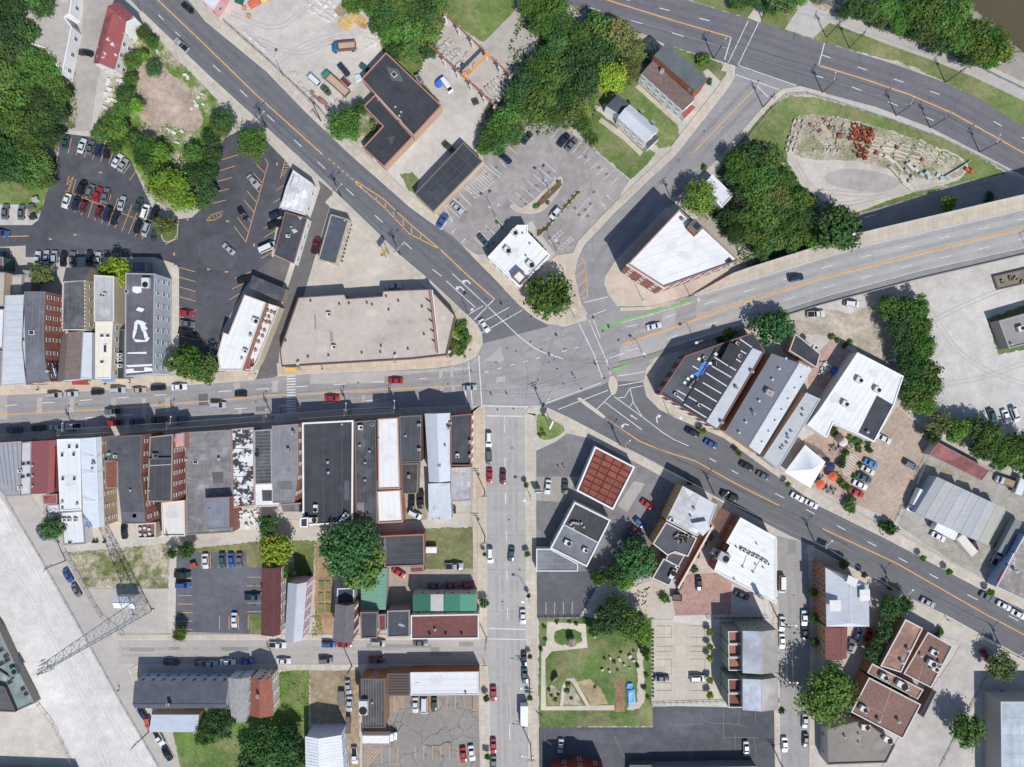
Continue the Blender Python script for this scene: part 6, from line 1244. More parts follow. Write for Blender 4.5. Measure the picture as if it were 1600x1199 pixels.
row("on viaduct road",'x',170,[(1237,437,U_,'navy',-10),(1022,510,S_,'white',-12)],None,z=lambda x,y: spline(HT,x) + .13)
row("parked on west kerb near the crossing",'y',90,[(764,687,U_,'white'),(764,715,U_,'gray'),(765,743,S_,'red')],"cars on the side street")
row("parked on west kerb beside the lawn",'y',90,[(766,868,U_,'white')],None)
row("parked on east kerb of lower side street",'y',90,[(817,964,S_,'white'),(819,1030,S_,'navy'),(820,1056,S_,'teal')],"cars on the side street")
row("parked on west kerb of lower side street",'y',90,[(771,1084,S_,'red'),(771,1166,S_,'red'),(771,1193,S_,'gray')],"cars on the side street")
row("in shaded row behind yellow building",'y',40,[(1012,789,S_,'red',32),(999,817,H_,'blue'),(991,828,S_,'maroon'),(980,838,S_,'teal'),(973,855,S_,'white',55),(964,868,S_,'silver',50)],"cars behind the yellow building")
row("in top row of small asphalt car park",'x',90,[(321,877,S_,'white'),(347,876,S_,'teal'),(361,876,S_,'blue'),(374,876,S_,'gray')],"cars in the small car park"); row("at left side of small asphalt car park",'y',0,[(285,898,K_,'green'),(286,914,U_,'blue')],"cars in the small car park")
row("parked on lane by the weedy lot",'y',61,[(106,900,S_,'blue'),(119,923,S_,'gray')],"cars on the lane"); row("in shade above the green roofs",'x',0,[(679,916,S_,'purple'),(705,915,S_,'red'),(730,914,S_,'red')],"cars above the green roofs")
row("on north kerb of back street",'x',0,[(434,1008,K_,'white'),(514,1007,U_,'blue'),(538,1007,S_,'red'),(591,1005,U_,'silver'),(657,1005,S_,'gray')],"cars on the back street")
row("on south kerb of back street",'x',0,[(267,1035,S_,'black'),(315,1036,S_,'gray'),(328,1037,S_,'silver'),(356,1035,S_,'white'),(386,1034,S_,'blue'),(443,1033,S_,'white'),(509,1032,U_,'gray'),(588,1031,S_,'maroon')],"cars on the back street")
row("in top bays of cracked car park",'x',90,[(649,1102,S_,'white'),(663,1102,V_,'white'),(678,1101,S_,'green')],"cars in the cracked car park"); row("in bottom bays of cracked car park",'x',90,[(724,1180,S_,'red',86),(737,1177,S_,'white',84)],"cars in the cracked car park")
row("on lane by the silver shed",'y',62,[(223,1115,S_,'navy'),(231,1129,H_,'orange',85),(248,1152,K_,'white'),(261,1178,S_,'black')],"cars on the lane")
row("on west kerb of right side street",'y',90,[(1222,975,S_,'white'),(1222,1002,S_,'white')],"cars on the right side street"); row("on east kerb of right side street",'y',90,[(1257,966,S_,'white'),(1257,990,S_,'black'),(1258,1127,S_,'silver'),(1259,1157,S_,'black')],"cars on the right side street")
row("on north kerb of lower diagonal road",'x',27,[(1082,676,S_,'black'),(1111,694,S_,'blue'),(1167,729,S_,'black'),(1193,744,S_,'gray'),(1246,777,S_,'white'),(1268,788,S_,'white'),(1543,933,S_,'gray'),(1569,947,S_,'white'),(1591,960,S_,'white')],"cars on the lower diagonal road")
row("beside orange building",'y',-70,[(1357,992,S_,'red'),(1340,992,H_,'blue'),(1329,1010,S_,'gray')],"cars beside the orange building")
row("in left row of brick car park",'y',26,[(1361,724,S_,'skyblue'),(1356,735,S_,'white'),(1350,747,S_,'teal'),(1344,758,S_,'white'),(1338,770,S_,'red')],"cars in the brick car park"); row("by trees in concrete court",'x',70,[(1551,650,S_,'teal'),(1572,651,S_,'white'),(1586,648,U_,'white')],"cars in the concrete court")

def truck(name,label,x,y,ang,cabc,boxc,L=7.0,Wd=2.4,H_b=2.9,open_=False,cat="truck",cab=True,load=None):
    """lorry: cab with windshield, cargo box (or open tipper body), wheels; origin at its middle"""
    r = empty(name,P(x,y,1.5) + (.1,),R(-ang)); cl_ = 1.9 if cab else 0; bl = L - cl_ - (.2 if cab else 0); bx_ = -L / 2 + bl / 2; w2 = Wd / 2
    if open_:
        v = []; f = []
        for (x0,x1,y0,y1,z0,z1) in ((-bl / 2,bl / 2,-w2,w2,.9,1.05),(-bl / 2,bl / 2,-w2,-w2 + .14,1.05,H_b),(-bl / 2,bl / 2,w2 - .14,w2,1.05,H_b),(bl / 2 - .14,bl / 2,-w2 + .14,w2 - .14,1.05,H_b + .25),(-bl / 2,-bl / 2 + .14,-w2 + .14,w2 - .14,1.05,H_b - .1)):
            k = len(v); v += [(a,b_,c) for c in (z0,z1) for a,b_ in ((x0,y0),(x1,y0),(x1,y1),(x0,y1))]; f += [tuple(k + i for i in q) for q in ((0,1,5,4),(1,2,6,5),(2,3,7,6),(3,0,4,7),(4,5,6,7),(3,2,1,0))]
        ob("tipper_body",mesh("tipper_body",v,f,'wall'),r,boxc,(bx_,0,0)); ob("load",boxmesh("load",'wood',(bl - .3,Wd - .3,.5)),r,load or C(196,168,140),(bx_,0,1.05))
    else:
        b_ = .12; v = [(sx * bl / 2,sy * w2,z) for z in (.75,H_b - b_) for sx,sy in ((-1,-1),(1,-1),(1,1),(-1,1))] + [(sx * (bl / 2 - b_),sy * (w2 - b_),H_b) for sx,sy in ((-1,-1),(1,-1),(1,1),(-1,1))]
        f = [(0,1,5,4),(1,2,6,5),(2,3,7,6),(3,0,4,7),(4,5,9,8),(5,6,10,9),(6,7,11,10),(7,4,8,11),(8,9,10,11),(3,2,1,0)]
        ob("cargo_box",mesh("cargo_box",v,f,'wall'),r,boxc,(bx_,0,0))
        for k in range(int(bl / 1.2)): ob("roof_bow",boxmesh("roof_bow",'wall',(.08,Wd * .9,.03)),r,boxc,(bx_ - bl / 2 + .6 + k * 1.2,0,H_b))
    if cab:
        v,f = loft([(L / 2,w2 * .8,.4,1.0,1.05),(L / 2 - .15,w2 * .92,.35,1.2,1.3),(L / 2 - .75,w2 * .95,.35,1.35,1.45),(L / 2 - 1.0,w2 * .92,.35,2.0,2.1),(L / 2 - cl_,w2 * .92,.35,2.2,2.3)],None,None)
        ob("cab",mesh("cab",v,f,'carpaint'),r,cabc)
        ob("windshield",quads("windshield",[[(L / 2 - .74,-w2 * .7,1.5),(L / 2 - .74,w2 * .7,1.5),(L / 2 - .98,w2 * .66,2.05),(L / 2 - .98,-w2 * .66,2.05)]],'carglass'),r)
        for s in (-1,1): ob("mirror",boxmesh("mirror",'rubber',(.1,.2,.3)),r,None,(L / 2 - 1,s * (w2 + .1),1.4))
    n = 12
    for xx in ((L / 2 - 1,-L / 2 + 1.2) if cab else (-L / 2 + 1.2,-L / 2 + 2.2)):
        for s in (-1,1): q = ob("wheel",cylmesh("wheel",'rubber',.45,.45,.26,12,-.13),r,None,(xx,s * (w2 - .15),.45)); q.rotation_euler = (R(90),0,0)
    return tag(r,label,cat)
BL2 = C(30,110,160)
truck("dump_truck","blue cab dump truck with open brown body in stone yard",537,73,175,BL2,C(130,96,84),7.6,2.5,2.2,True)
truck("dump_truck","long truck with green cab and brown open body",524,130,222,C(40,170,130),C(134,100,88),10.4,2.5,2.0,True)
truck("box_truck","white box truck at east kerb of side street",819,1118,90,C(236,236,238),C(240,240,242),7.4,2.4,3.2)
truck("box_truck","white box truck beside black ribbed roof",594,1151,0,C(238,238,240),C(232,230,228),10.4,2.5,3.2)
truck("box_truck","white box truck at the left end of metal sheds",1430,782,115,C(236,236,238),C(242,242,244),7.6,2.5,3.2)
truck("trailer","white box trailer along the metal sheds",1473,828,28,WHT,C(236,236,232),7.2,2.6,3.2,cab=False,cat="trailer"); truck("trailer","pale cream box trailer standing aslant by sheds",1506,850,50,WHT,C(226,222,206),7.2,2.6,3.2,cab=False,cat="trailer")
truck("trailer","long grey flat trailer beside blue walled store",1574,838,-62,WHT,C(132,138,140),11.5,2.6,2.6,cab=False,cat="trailer"); truck("trailer","small white trailer behind the metal sheds",1592,760,110,WHT,C(220,222,224),5,2.3,2.4,cab=False,cat="trailer")
truck("trailer","white box trailer on the small lawn",674,859,0,WHT,C(232,230,228),3.4,1.9,2.0,cab=False,cat="trailer"); truck("trailer","small open trailer with white frame in stone yard",541,129,45,WHT,C(220,220,220),3.4,1.7,1.3,True,cab=False,cat="trailer",load=C(110,60,50)); truck("utility_cart","small olive utility cart in stone yard",509,141,42,C(70,92,60),C(76,86,66),3.2,1.6,1.5,True,cat="cart",load=C(90,96,70))
truck("dumpster","dark open dumpster on the red brick court",1058,934,3,WHT,C(96,90,90),2.8,2.0,1.7,True,cab=False,cat="dumpster",load=C(120,96,90)); truck("flatbed_truck","flatbed truck with mixed load behind the sheds",1572,753,200,C(206,206,206),C(120,116,112),6,2.3,1.8,True,load=C(170,140,100))
truck("trailer","grey tarped trailer in the bare garden",533,1092,90,WHT,C(120,120,118),4.6,1.9,1.4,cab=False,cat="trailer"); truck("open_trailer","long dark open trailer beside tall white building",544,1133,90,WHT,C(116,104,98),5.4,1.3,1.3,True,cab=False,cat="trailer",load=C(110,100,96))

# ------------------------------------------------------------------ trees
def crown_mesh(seed,clumps,per,flat=.75,leaf=.075,spread=1.0):
    g = np.random.default_rng(seed); V = []; n = 0
    lob = g.uniform(.78,1.08,9)
    for c in range(clumps):
        u = g.uniform(-.35,1.0); th = g.uniform(0,2 * np.pi); s = np.sqrt(max(0,1 - u * u)); li = (th / (2 * np.pi) * 9) % 9; i0 = int(li); rad = lob[i0] * (1 - li + i0) + lob[(i0 + 1) % 9] * (li - i0)
        rr_ = rad * g.uniform(.45,.86) if c > clumps * .25 else rad * g.uniform(.1,.5); ctr = np.array([s * np.cos(th) * rr_,s * np.sin(th) * rr_,(u * .62 + .1) * rr_ * flat + .42 * flat]); cr = g.uniform(.13,.34) if c % 5 else g.uniform(.35,.5)
        d = g.normal(size=(per,3)); d /= np.linalg.norm(d,axis=1)[:,None]; d[:,2] = np.abs(d[:,2]) * .8 + d[:,2] * .2
        p = ctr + d * cr * g.uniform(.35,1.15,(per,1)); nr = d + g.normal(size=(per,3)) * .45; nr[:,2] += .35; nr /= np.linalg.norm(nr,axis=1)[:,None]
        t = np.cross(nr,g.normal(size=(per,3))); t /= np.linalg.norm(t,axis=1)[:,None]; b_ = np.cross(nr,t); sz = leaf * g.uniform(.55,1.25,(per,1))
        V.append(np.stack([p - t * sz,p - b_ * sz * .62,p + t * sz,p + b_ * sz * .62],1).reshape(-1,3))
    V = np.concatenate(V); k = len(V) // 4; me = bpy.data.meshes.new("crown")
    me.vertices.add(len(V)); me.vertices.foreach_set("co",V.astype(np.float32).ravel()); me.loops.add(k * 4); me.loops.foreach_set("vertex_index",np.arange(k * 4,dtype=np.int32)); me.polygons.add(k)
    me.polygons.foreach_set("loop_start",np.arange(0,k * 4,4,dtype=np.int32)); me.update(calc_edges=True); me.materials.append(MATS['leaf']); return me
CROWN = [crown_mesh(s,*a) for s,a in enumerate(((64,62),(64,62),(80,60,.75,.062),(50,70,.8,.07),(90,60,.7,.056),(44,60,.75,.085),(64,62),(72,70,.8,.06),(56,56,.7,.075),(100,56,.75,.055)))]; BUSH = [crown_mesh(50 + s,26,46,.8,.12) for s in range(4)]
def trunk_mesh():
    v = []; f = []
    def tube(pts,n=7):
        k0 = len(v)
        for (x,y,z,r) in pts:
            for i in range(n): v.append((x + r * math.cos(2 * math.pi * i / n),y + r * math.sin(2 * math.pi * i / n),z))
        for a in range(len(pts) - 1):
            for i in range(n): f.append((k0 + a * n + i,k0 + a * n + (i + 1) % n,k0 + (a + 1) * n + (i + 1) % n,k0 + (a + 1) * n + i))
    tube([(0,0,0,.09),(.01,0,.3,.065),(0,.02,.7,.045),(.02,0,1.05,.02)])
    for k in range(5):
        a = k * 1.256 + .3; c,s = math.cos(a),math.sin(a); z0 = .4 + .09 * k; tube([(0,0,z0,.04),(c * .2,s * .2,z0 + .18,.028),(c * .45,s * .45,z0 + .34,.012)],5)
    return mesh("trunk",v,f,'bark')
TRUNK = trunk_mesh()
TG = dict(d=(78,112,64),m=(96,132,64),l=(116,150,68),y=(148,170,60),b=(124,164,64),o=(124,134,80),g=(82,120,72))
rt = random.Random(21)
def tree(x,y,r,tint='m',label=None,group=None,h=None,name="tree",nocount=False):
    rm = r * PX * 1.04; h = h or (3.0 + rm * 1.15); zc = h * .55
    o = empty(name,P(x,y,zc) + (0,),rt.uniform(0,6.28)); base = TG[tint]; j = rt.uniform(.88,1.12)
    cr = ob("crown",CROWN[rt.randrange(10)],o,C(*(min(255,v * j * rt.uniform(.95,1.05)) for v in base),0),(0,0,h * .30),0,(rm,rm,h * .62))
    ob("trunk",TRUNK,o,None,(0,0,-.05),0,(rm * .55 if rm > 1.5 else rm,rm * .55 if rm > 1.5 else rm,h * .62)); return tag(o,label,"tree",group)
def trees(label,group,lst): [tree(t[0],t[1],t[2],t[3] if len(t) > 3 else 'm',label + ', %s from left' % ORD[i],group,t[4] if len(t) > 4 else None) for i,t in enumerate(sorted(lst))]
def bush(x,y,r,tint,label,group=None,h=None):
    rm = r * PX; o = empty("shrub",P(x,y,.5) + (0,),rt.uniform(0,6.28)); c = TG[tint]; j = rt.uniform(.9,1.1)
    ob("foliage",BUSH[rt.randrange(4)],o,C(*(v * j for v in c),0),(0,0,0),0,(rm,rm,h or rm * 1.1)); ob("stem",TRUNK,o,None,(0,0,-.05),0,(rm * .5,rm * .5,(h or rm) * .5)); return tag(o,label,"shrub",group)
trees("dark leafy tree in the dense wood at the top left edge","trees of the left wood",[(15,10,30,'d'),(48,-8,28,'d'),(70,10,22,'d'),(15,45,30,'d'),(42,55,26,'d'),(-12,80,30),(22,85,28,'d'),(48,95,24),(70,100,22,'m'),(10,120,30),(45,128,28,'m'),(78,125,24,'m'),(90,150,20,'m'),(62,155,26,'d'),(25,160,30,'m'),(-5,190,28,'d'),(30,195,28,'l'),(62,188,24,'d'),(92,178,18,'d'),(78,212,20,'d'),(45,225,26,'m'),(10,230,28,'d'),(62,258,24,'m'),(28,262,26,'d'),(-5,268,24,'d'),(70,280,18,'m'),(50,285,16,'m')])
tree(20,105,12,'y',"small yellow-green tree inside the left wood")
trees("green tree in the belt between vacant lot and car park","trees round the vacant lot",[(172,190,14),(160,208,16,'m'),(185,205,18,'l'),(205,222,17),(228,228,18,'m'),(182,228,14,'m'),(252,240,18,'b'),(238,262,18),(222,245,14,'d'),(332,245,16,'d'),(322,270,20,'d'),(326,300,16,'d'),(300,275,18,'d'),(300,240,16,'m'),(315,318,12,'m'),(345,200,18,'m'),(330,218,16,'d')])
tree(262,292,32,'b',"large bright green tree at top of the car park"); tree(285,310,24,'b',"bright green tree leaning over the car park edge"); tree(395,224,27,'m',"round tree between car park and diagonal road"); tree(347,188,20,'g',"dark tree beside pavement at the vacant lot"); tree(258,352,17,'o',"olive tree on an island in the car park")
trees("green shrub tree beside the red roofed building","trees by the red roof",[(206,96,15,'m'),(240,108,14,'g'),(222,88,11,'b'),(236,64,12,'m'),(224,52,11,'m'),(195,148,16,'d'),(190,172,15,'m'),(214,166,13,'b'),(204,125,12,'m')])
trees("dense green tree of the grove above the workshop","grove above the workshop",[(552,6,18,'m'),(582,4,22),(606,22,22,'d'),(632,8,24,'m'),(660,20,24,'d'),(612,52,20,'m'),(640,48,24),(668,55,20,'m'),(640,80,18,'m'),(672,80,14,'d'),(618,78,16,'d'),(684,5,20,'m'),(592,38,16,'m')])
tree(541,196,28,'m',"round tree by the diagonal road pavement"); tree(562,170,13,'d',"small tree at workshop corner"); bush(583,190,6,'m',"shrub in the workshop front bed, upper"); bush(587,204,8,'m',"shrub in the workshop front bed, lower")
trees("tall dark tree in the central wood","central wood",[(832,8,24,'m'),(848,36,24,'m'),(870,15,22,'m'),(880,42,20,'d'),(905,62,26,'m'),(935,40,26,'m'),(965,55,26,'o'),(990,80,22,'o'),(870,75,26,'d'),(905,95,28,'d'),(940,80,26,'d'),(845,105,26),(875,115,28),(910,130,28,'d'),(825,130,26,'d'),(852,145,28),(885,155,26,'d'),(812,155,24,'d'),(835,172,26),(865,178,22,'m'),(800,182,22,'m'),(930,110,20,'d')])
trees("mid green tree at the edge of the bank car park","trees by the bank car park",[(780,195,22,'m'),(800,208,22,'m'),(765,215,18,'m'),(755,232,13,'m'),(778,228,16,'d'),(912,200,14,'m'),(925,218,12,'m'),(905,190,14,'m')])
tree(955,120,27,'y',"bright yellow-green tree beside the houses"); tree(895,172,22,'o',"pale olive tree at the wood corner"); tree(908,172,14,'b',"light green slim tree at the wood corner"); tree(986,110,20,'o',"olive brown tree behind the brick house"); tree(996,84,14,'m',"small tree at the highway edge"); bush(1098,96,13,'m',"round shrub at the highway corner lawn"); bush(1108,128,6,'d',"dark shrub at brick house corner")
tree(857,464,37,'m',"large round street tree on the corner plaza",None,11)
trees("green tree in the thicket behind the corner building","thicket by the viaduct",[(1150,250,20,'m'),(1178,236,20,'d'),(1205,250,18,'m'),(1165,275,22,'m'),(1195,278,24),(1225,280,20,'m'),(1160,300,20,'d'),(1185,308,24,'m'),(1215,312,24,'o'),(1245,310,22,'m'),(1165,335,22),(1195,342,24,'m'),(1225,345,24,'m'),(1255,340,20,'d'),(1175,365,20,'m'),(1205,372,22,'m'),(1235,374,20,'m'),(1265,362,18,'m'),(1140,340,18,'d'),(1150,365,18,'d'),(1145,275,16,'d'),(1262,318,14,'l'),(1190,390,16,'d')])
tree(1092,311,29,'l',"leafy tree over the white hut by side street"); tree(1310,356,36,'d',"big dark tree beside the viaduct footway",None,13); tree(1272,382,14,'b',"bright small tree at the viaduct parapet"); tree(1481,319,14,'b',"lone small tree in the viaduct shade"); bush(1545,310,10,'d',"shrub in the viaduct shade"); bush(1100,262,6,'m',"shrub at the side street kerb")
trees("leafy tree on the river bank","trees on the river bank",[(1330,8,18,'d'),(1355,20,17,'m'),(1385,12,20,'m'),(1375,35,14,'o'),(1405,38,18,'m'),(1425,15,22,'m'),(1440,48,22,'m'),(1455,20,24,'m'),(1480,40,24,'m'),(1500,20,22,'m'),(1465,70,18,'d'),(1500,62,24,'m'),(1525,45,22,'m'),(1530,78,22,'l'),(1555,60,20,'m'),(1565,82,20,'l'),(1510,90,16,'d'),(1545,98,14,'m'),(1318,24,10,'m'),(1412,50,10,'d')])
trees("green tree north of the highway path","trees north of the highway",[(1155,4,14,'m'),(1175,0,16,'d'),(1205,8,18,'m'),(1228,4,20,'m'),(1245,-8,18,'m')])
tree(1211,513,33,'g',"dark tree overhanging the striped roof corner",None,12); bush(1136,521,13,'l',"leafy shrub below the viaduct wall"); bush(1125,530,7,'d',"dark shrub below the viaduct wall")
trees("tree in the tall row beside the concrete court","tree row by the concrete court",[(1390,480,20,'m'),(1415,488,24,'m'),(1435,480,20,'m'),(1405,510,24,'d'),(1432,515,24,'m'),(1412,540,22,'d'),(1440,545,24),(1420,568,24,'d'),(1446,575,24,'m'),(1425,595,22,'d'),(1452,602,22),(1428,620,22,'m'),(1445,632,20,'l')])
trees("tree in the belt behind the maroon shed","tree belt behind the maroon shed",[(1465,662,20,'o'),(1492,672,22,'l'),(1455,680,14,'d'),(1520,668,20,'d'),(1545,680,22,'m'),(1535,700,20,'m'),(1565,698,24,'m'),(1590,690,22,'d'),(1588,715,22,'m'),(1560,720,16,'m'),(1610,735,20,'d')])
bush(1385,822,16,'d',"dark shrub at the lower corner of brick car park"); bush(1325,788,14,'m',"low hedge at the garden terrace gate"); bush(1304,745,9,'m',"shrub beside orange umbrellas")
tree(995,872,32,'g',"big tree behind the yellow building",None,11); tree(962,900,20,'d',"dark tree at patio, upper"); tree(935,902,14,'m',"small tree beside the garage"); tree(978,905,18,'l',"light green tree at the patio edge"); tree(985,975,28,'m',"tree at garden corner by paved car park"); tree(945,968,24,'d',"dark tree over the upper garden"); tree(1006,992,16,'l',"light tree at the garden upper right corner"); tree(1008,1018,9,'m',"small tree at the garden right border"); tree(928,985,11,'g',"small tree left of dark garden tree"); tree(962,948,20,'d',"dark tree south of the asphalt bays"); bush(1038,935,10,'m',"shrub between patio and brick court"); bush(1084,889,8,'m',"shrub in the triangular court bed")
tree(1290,1086,46,'m',"huge tree west of the school",None,14); tree(1310,1070,26,'m',"tree merging with the huge school tree"); tree(1392,950,22,'d',"conifer tree near orange building, topmost of three"); tree(1378,988,19,'d',"conifer tree near orange building, middle of three"); tree(1366,1018,18,'d',"conifer tree near orange building, lowest of three"); tree(1410,945,16,'d',"dark tree at the school front"); tree(1565,1044,23,'o',"olive round tree in the school car park"); tree(1511,1138,27,'m',"round tree at bottom of school car park"); bush(1468,988,8,'m',"shrub at school entrance lawn")
tree(83,826,21,'d',"round dark tree beside the low white extension"); tree(290,860,15,'d',"dark tree at the top of small car park"); tree(268,865,9,'m',"little tree beside dark tree at weedy lot"); tree(432,860,28,'y',"yellow-green tree above the maroon roof"); tree(418,820,18,'d',"dark tree at the alley behind white yard"); tree(449,895,12,'m',"small tree beside the pink house"); tree(432,880,12,'d',"small dark tree by the maroon roof")
tree(540,862,44,'g',"giant tree south of large black roof, left crown",None,16); tree(566,888,38,'m',"giant tree south of large black roof, lower crown",None,14); tree(562,845,34,'d',"giant tree south of large black roof, upper crown",None,15)
tree(281,990,13,'l',"small light tree at the back street corner"); tree(342,1132,26,'d',"dark tree behind slate house"); tree(322,1150,18,'m',"tree on the lower left lawn"); tree(412,1160,34,'d',"big dark tree behind red-brown house, left"); tree(440,1182,30,'d',"big dark tree behind red-brown house, right"); tree(395,1188,26,'d',"dark tree at bottom edge lawn"); tree(468,1190,16,'m',"tree at bottom edge by white building"); tree(452,1150,20,'d',"dark tree in the long grass")
tree(65,430,19,'o',"olive bush-like tree behind the row houses"); tree(178,424,25,'y',"yellow-green tree between the row houses"); tree(290,565,30,'m',"street tree beside the patio bar, left crown",None,10); tree(318,575,26,'m',"street tree beside the patio bar, right crown",None,9)
for i,(x,y,r) in enumerate([(822,758,4.5),(824,866,5.5),(826,931,4),(828,1026,4),(828,1090,5)]): tree(x,y,r,'l',"small street tree on east pavement, %s from the top" % ORD[i],"street trees on the side street",3.6)
for i,(x,y,r) in enumerate([(757,866,3.5),(757,943,8),(760,1091,6),(762,1182,6)]): tree(x,y,r,'m',"small street tree on west pavement, %s from the top" % ORD[i],"street trees on the side street",4)
for i,(x,y,r) in enumerate([(1098,674,6),(1154,709,6),(1231,757,5),(1442,872,5.5),(1483,893,5.5),(1547,926,6)]): tree(x,y,r,'b',"small street tree on north pavement of diagonal road, %s from left" % ORD[i],"street trees on the diagonal road",3.8)
for i,(x,y,r) in enumerate([(1077,753,6),(1318,880,9),(1350,898,5),(1390,919,5)]): tree(x,y,r,'m',"small street tree on south pavement of diagonal road, %s from left" % ORD[i],"street trees on the diagonal road",4)
for i,(x,y,r) in enumerate([(1270,925,8),(1272,965,8),(1272,1003,8),(1221,1110,6)]): tree(x,y,r,'m',"small tree on right side street, %s from the top" % ORD[i],"street trees on the right side street",4.4)
for i,y in enumerate((988,1011,1028,1063,1086)): tree(1109,y,6,'y',"yellowish young tree by townhouse terraces, %s from the top" % ORD[i],"young trees by the townhouses",3.4)
for i in range(18): bush(1020.5,985 + i * 6.1,2.2,'m',"clipped shrub in the row beside paved car park, %s from top" % ORD[i],"clipped shrubs by the paved car park")
for x,y in ((705,535),(708,520),(715,512),(722,508),(720,525),(727,520),(716,540),(726,536),(707,549),(716,550),(730,530),(722,545)): bush(x,y,rt.uniform(8,10),rt.choice('mmlo'),"shrub in the bed beside the tan roofed store","shrubs beside the tan roofed store")
for i,(x,y) in enumerate(((856,317),(850,310),(872,284),(838,323))): bush(x,y,4 if i != 3 else 5.5,'m' if i == 3 else 'o',"shrub on drive-through island, %s from a left count" % ORD[[1,2,3,0][i] - 0] if False else ("round green shrub at the drive-through island end" if i == 3 else "flowering shrub on the drive-through island"),"shrubs on the island")
for i in range(9): bush(903 - i * 6.5,301 + i * 7.2,3.6,'o' if i % 2 else 'm',"low hedge plant along the drive-through lane","hedge along the drive-through")
for x,y in ((830,367),(838,376),(846,386),(851,391),(776,347),(784,355)): bush(x,y,3,'m',"low shrub against the bank wall","shrubs at the bank wall")
for i in range(10): bush(545 - i * 1.6 + 3,352 + i * 6.2,2.4,'o',"dry low plant along the cottage wall","plants along the cottage wall")
for i,(x,y,r,t) in enumerate(((1303,671,5,'m'),(1309,668,4,'l'),(1304,676,6,'g'),(1329,682,5,'m'),(1338,687,6,'m'),(1345,690,5,'m'),(1332,691,5,'l'),(1340,697,6,'m'),(1325,686,4,'y'),(1357,692,6,'d'),(1357,703,7,'d'),(1342,703,6,'g'),(1321,708,7,'l'),(1318,716,6,'m'),(1313,724,8,'d'),(1318,728,5,'m'),(1344,726,5,'m'),(1335,745,5,'l'),(1314,755,9,'l'),(1322,762,8,'m'),(1348,737,4,'m'))): bush(x,y,r,t,"garden shrub on the planted terrace, %s in planting order from top" % ORD[i] if False else "leafy garden shrub on the planted terrace","garden terrace shrubs")
for x,y in ((1300,527),(1310,533),(1328,536),(1320,540)): bush(x,y,6,'m',"shrub behind the red brick patio","shrubs behind the patio")
for x,y in ((843,680),(850,678),(847,672)): bush(x,y,4,'o',"brownish shrub at the foot of the forecourt sign","shrubs at the forecourt sign")
for x,y in ((850,980),(852,1000),(845,1015),(870,972),(890,972),(900,975)): bush(x,y,4,'m',"garden border shrub by the sand path","garden border shrubs")
for x,y in ((915,968),(925,980),(1000,1012),(1008,1000),(1012,1030),(1010,1055),(1006,1075),(1012,1090),(862,1088),(858,1078),(868,1094),(872,1086),(886,1080),(893,1092),(888,1070),(930,1074),(945,1030),(960,1035),(970,1020),(990,1018),(996,1040),(965,1048)): bush(x,y,rt.uniform(2.5,5),rt.choice('mlbgo'),"garden plant in the community garden beds","community garden plants")

# undergrowth: leaf sprays nobody could count
def scrub(label,poly,dens,tint,hgt=.8,leaf=.32,seed=1):
    g = np.random.default_rng(seed); w_ = [P(*p) for p in poly]; xs = [p[0] for p in w_]; ys = [p[1] for p in w_]; n = int(abs(area(w_)) * dens)
    pts = []
    while len(pts) < n:
        x,y = g.uniform(min(xs),max(xs)),g.uniform(min(ys),max(ys)); ins = False; j = len(w_) - 1
        for i in range(len(w_)):
            if (w_[i][1] > y) != (w_[j][1] > y) and x < (w_[j][0] - w_[i][0]) * (y - w_[i][1]) / (w_[j][1] - w_[i][1]) + w_[i][0]: ins = not ins
            j = i
        if ins and math.sin(x * .5 + seed) * math.sin(y * .43 + seed * 2) + g.uniform(-.6,.9) > 0: pts.append((x,y))
        elif ins: n -= 0 if g.random() < .8 else 1
    v = []; f = []
    for x,y in pts:
        z = g.uniform(.05,hgt) * (.5 + .5 * math.sin(x * .9) * math.cos(y * .8)) + .08; a = g.uniform(0,6.28); tl = g.uniform(-.5,.5); s = leaf * g.uniform(.5,1.2); k = len(v)
        c,sn = math.cos(a) * s,math.sin(a) * s; v += [(x - c,y - sn,z - tl * s),(x + sn * .6,y - c * .6,z),(x + c,y + sn,z + tl * s),(x - sn * .6,y + c * .6,z)]; f.append((k,k + 1,k + 2,k + 3))
    o = ob("undergrowth",mesh("undergrowth",v,f,'leaf'),None,C(*TG[tint],0)); tag(o,label,"undergrowth",None,"stuff")
scrub("weedy undergrowth round the vacant lot",[(195,60),(228,45),(262,80),(330,150),(360,190),(345,230),(330,300),(250,320),(205,245),(160,215),(155,190),(180,130),(208,120),(220,165),(215,185),(240,200),(265,195),(300,210),(320,190),(290,128),(262,110),(250,92),(228,92),(205,118)],3.2,'b',.8,.3,1)
scrub("wild undergrowth below the corner building thicket",[(1095,340),(1130,255),(1165,218),(1215,225),(1250,290),(1345,345),(1340,382),(1200,418),(1155,415),(1150,385),(1110,345)],2.6,'d',1.2,.4,2)
scrub("undergrowth under the central wood",[(820,-10),(880,0),(1000,50),(1036,76),(1000,128),(940,160),(915,205),(830,212),(755,232),(745,205),(775,150)],2.2,'d',1.0,.4,3)
scrub("undergrowth on the river bank",[(1300,5),(1340,-40),(1450,-20),(1545,50),(1570,80),(1560,108),(1500,96),(1400,54),(1300,22)],2.6,'m',1.2,.4,4)
scrub("long rough grass beside the bare garden",[(440,1050),(484,1048),(482,1130),(478,1190),(440,1150),(432,1100)],5,'b',.5,.25,5)
scrub("weeds in the lot by the lattice tower",[(112,866),(262,854),(262,918),(136,916)],.8,'l',.3,.22,6)
scrub("undergrowth between lane and wood",[(118,120),(122,205),(106,204),(98,150)],3,'m',.8,.3,7)
scrub("ivy and weeds on the ledge by workshop grove",[(560,-10),(690,-10),(700,40),(655,118),(605,80)],3,'d',1,.4,8)
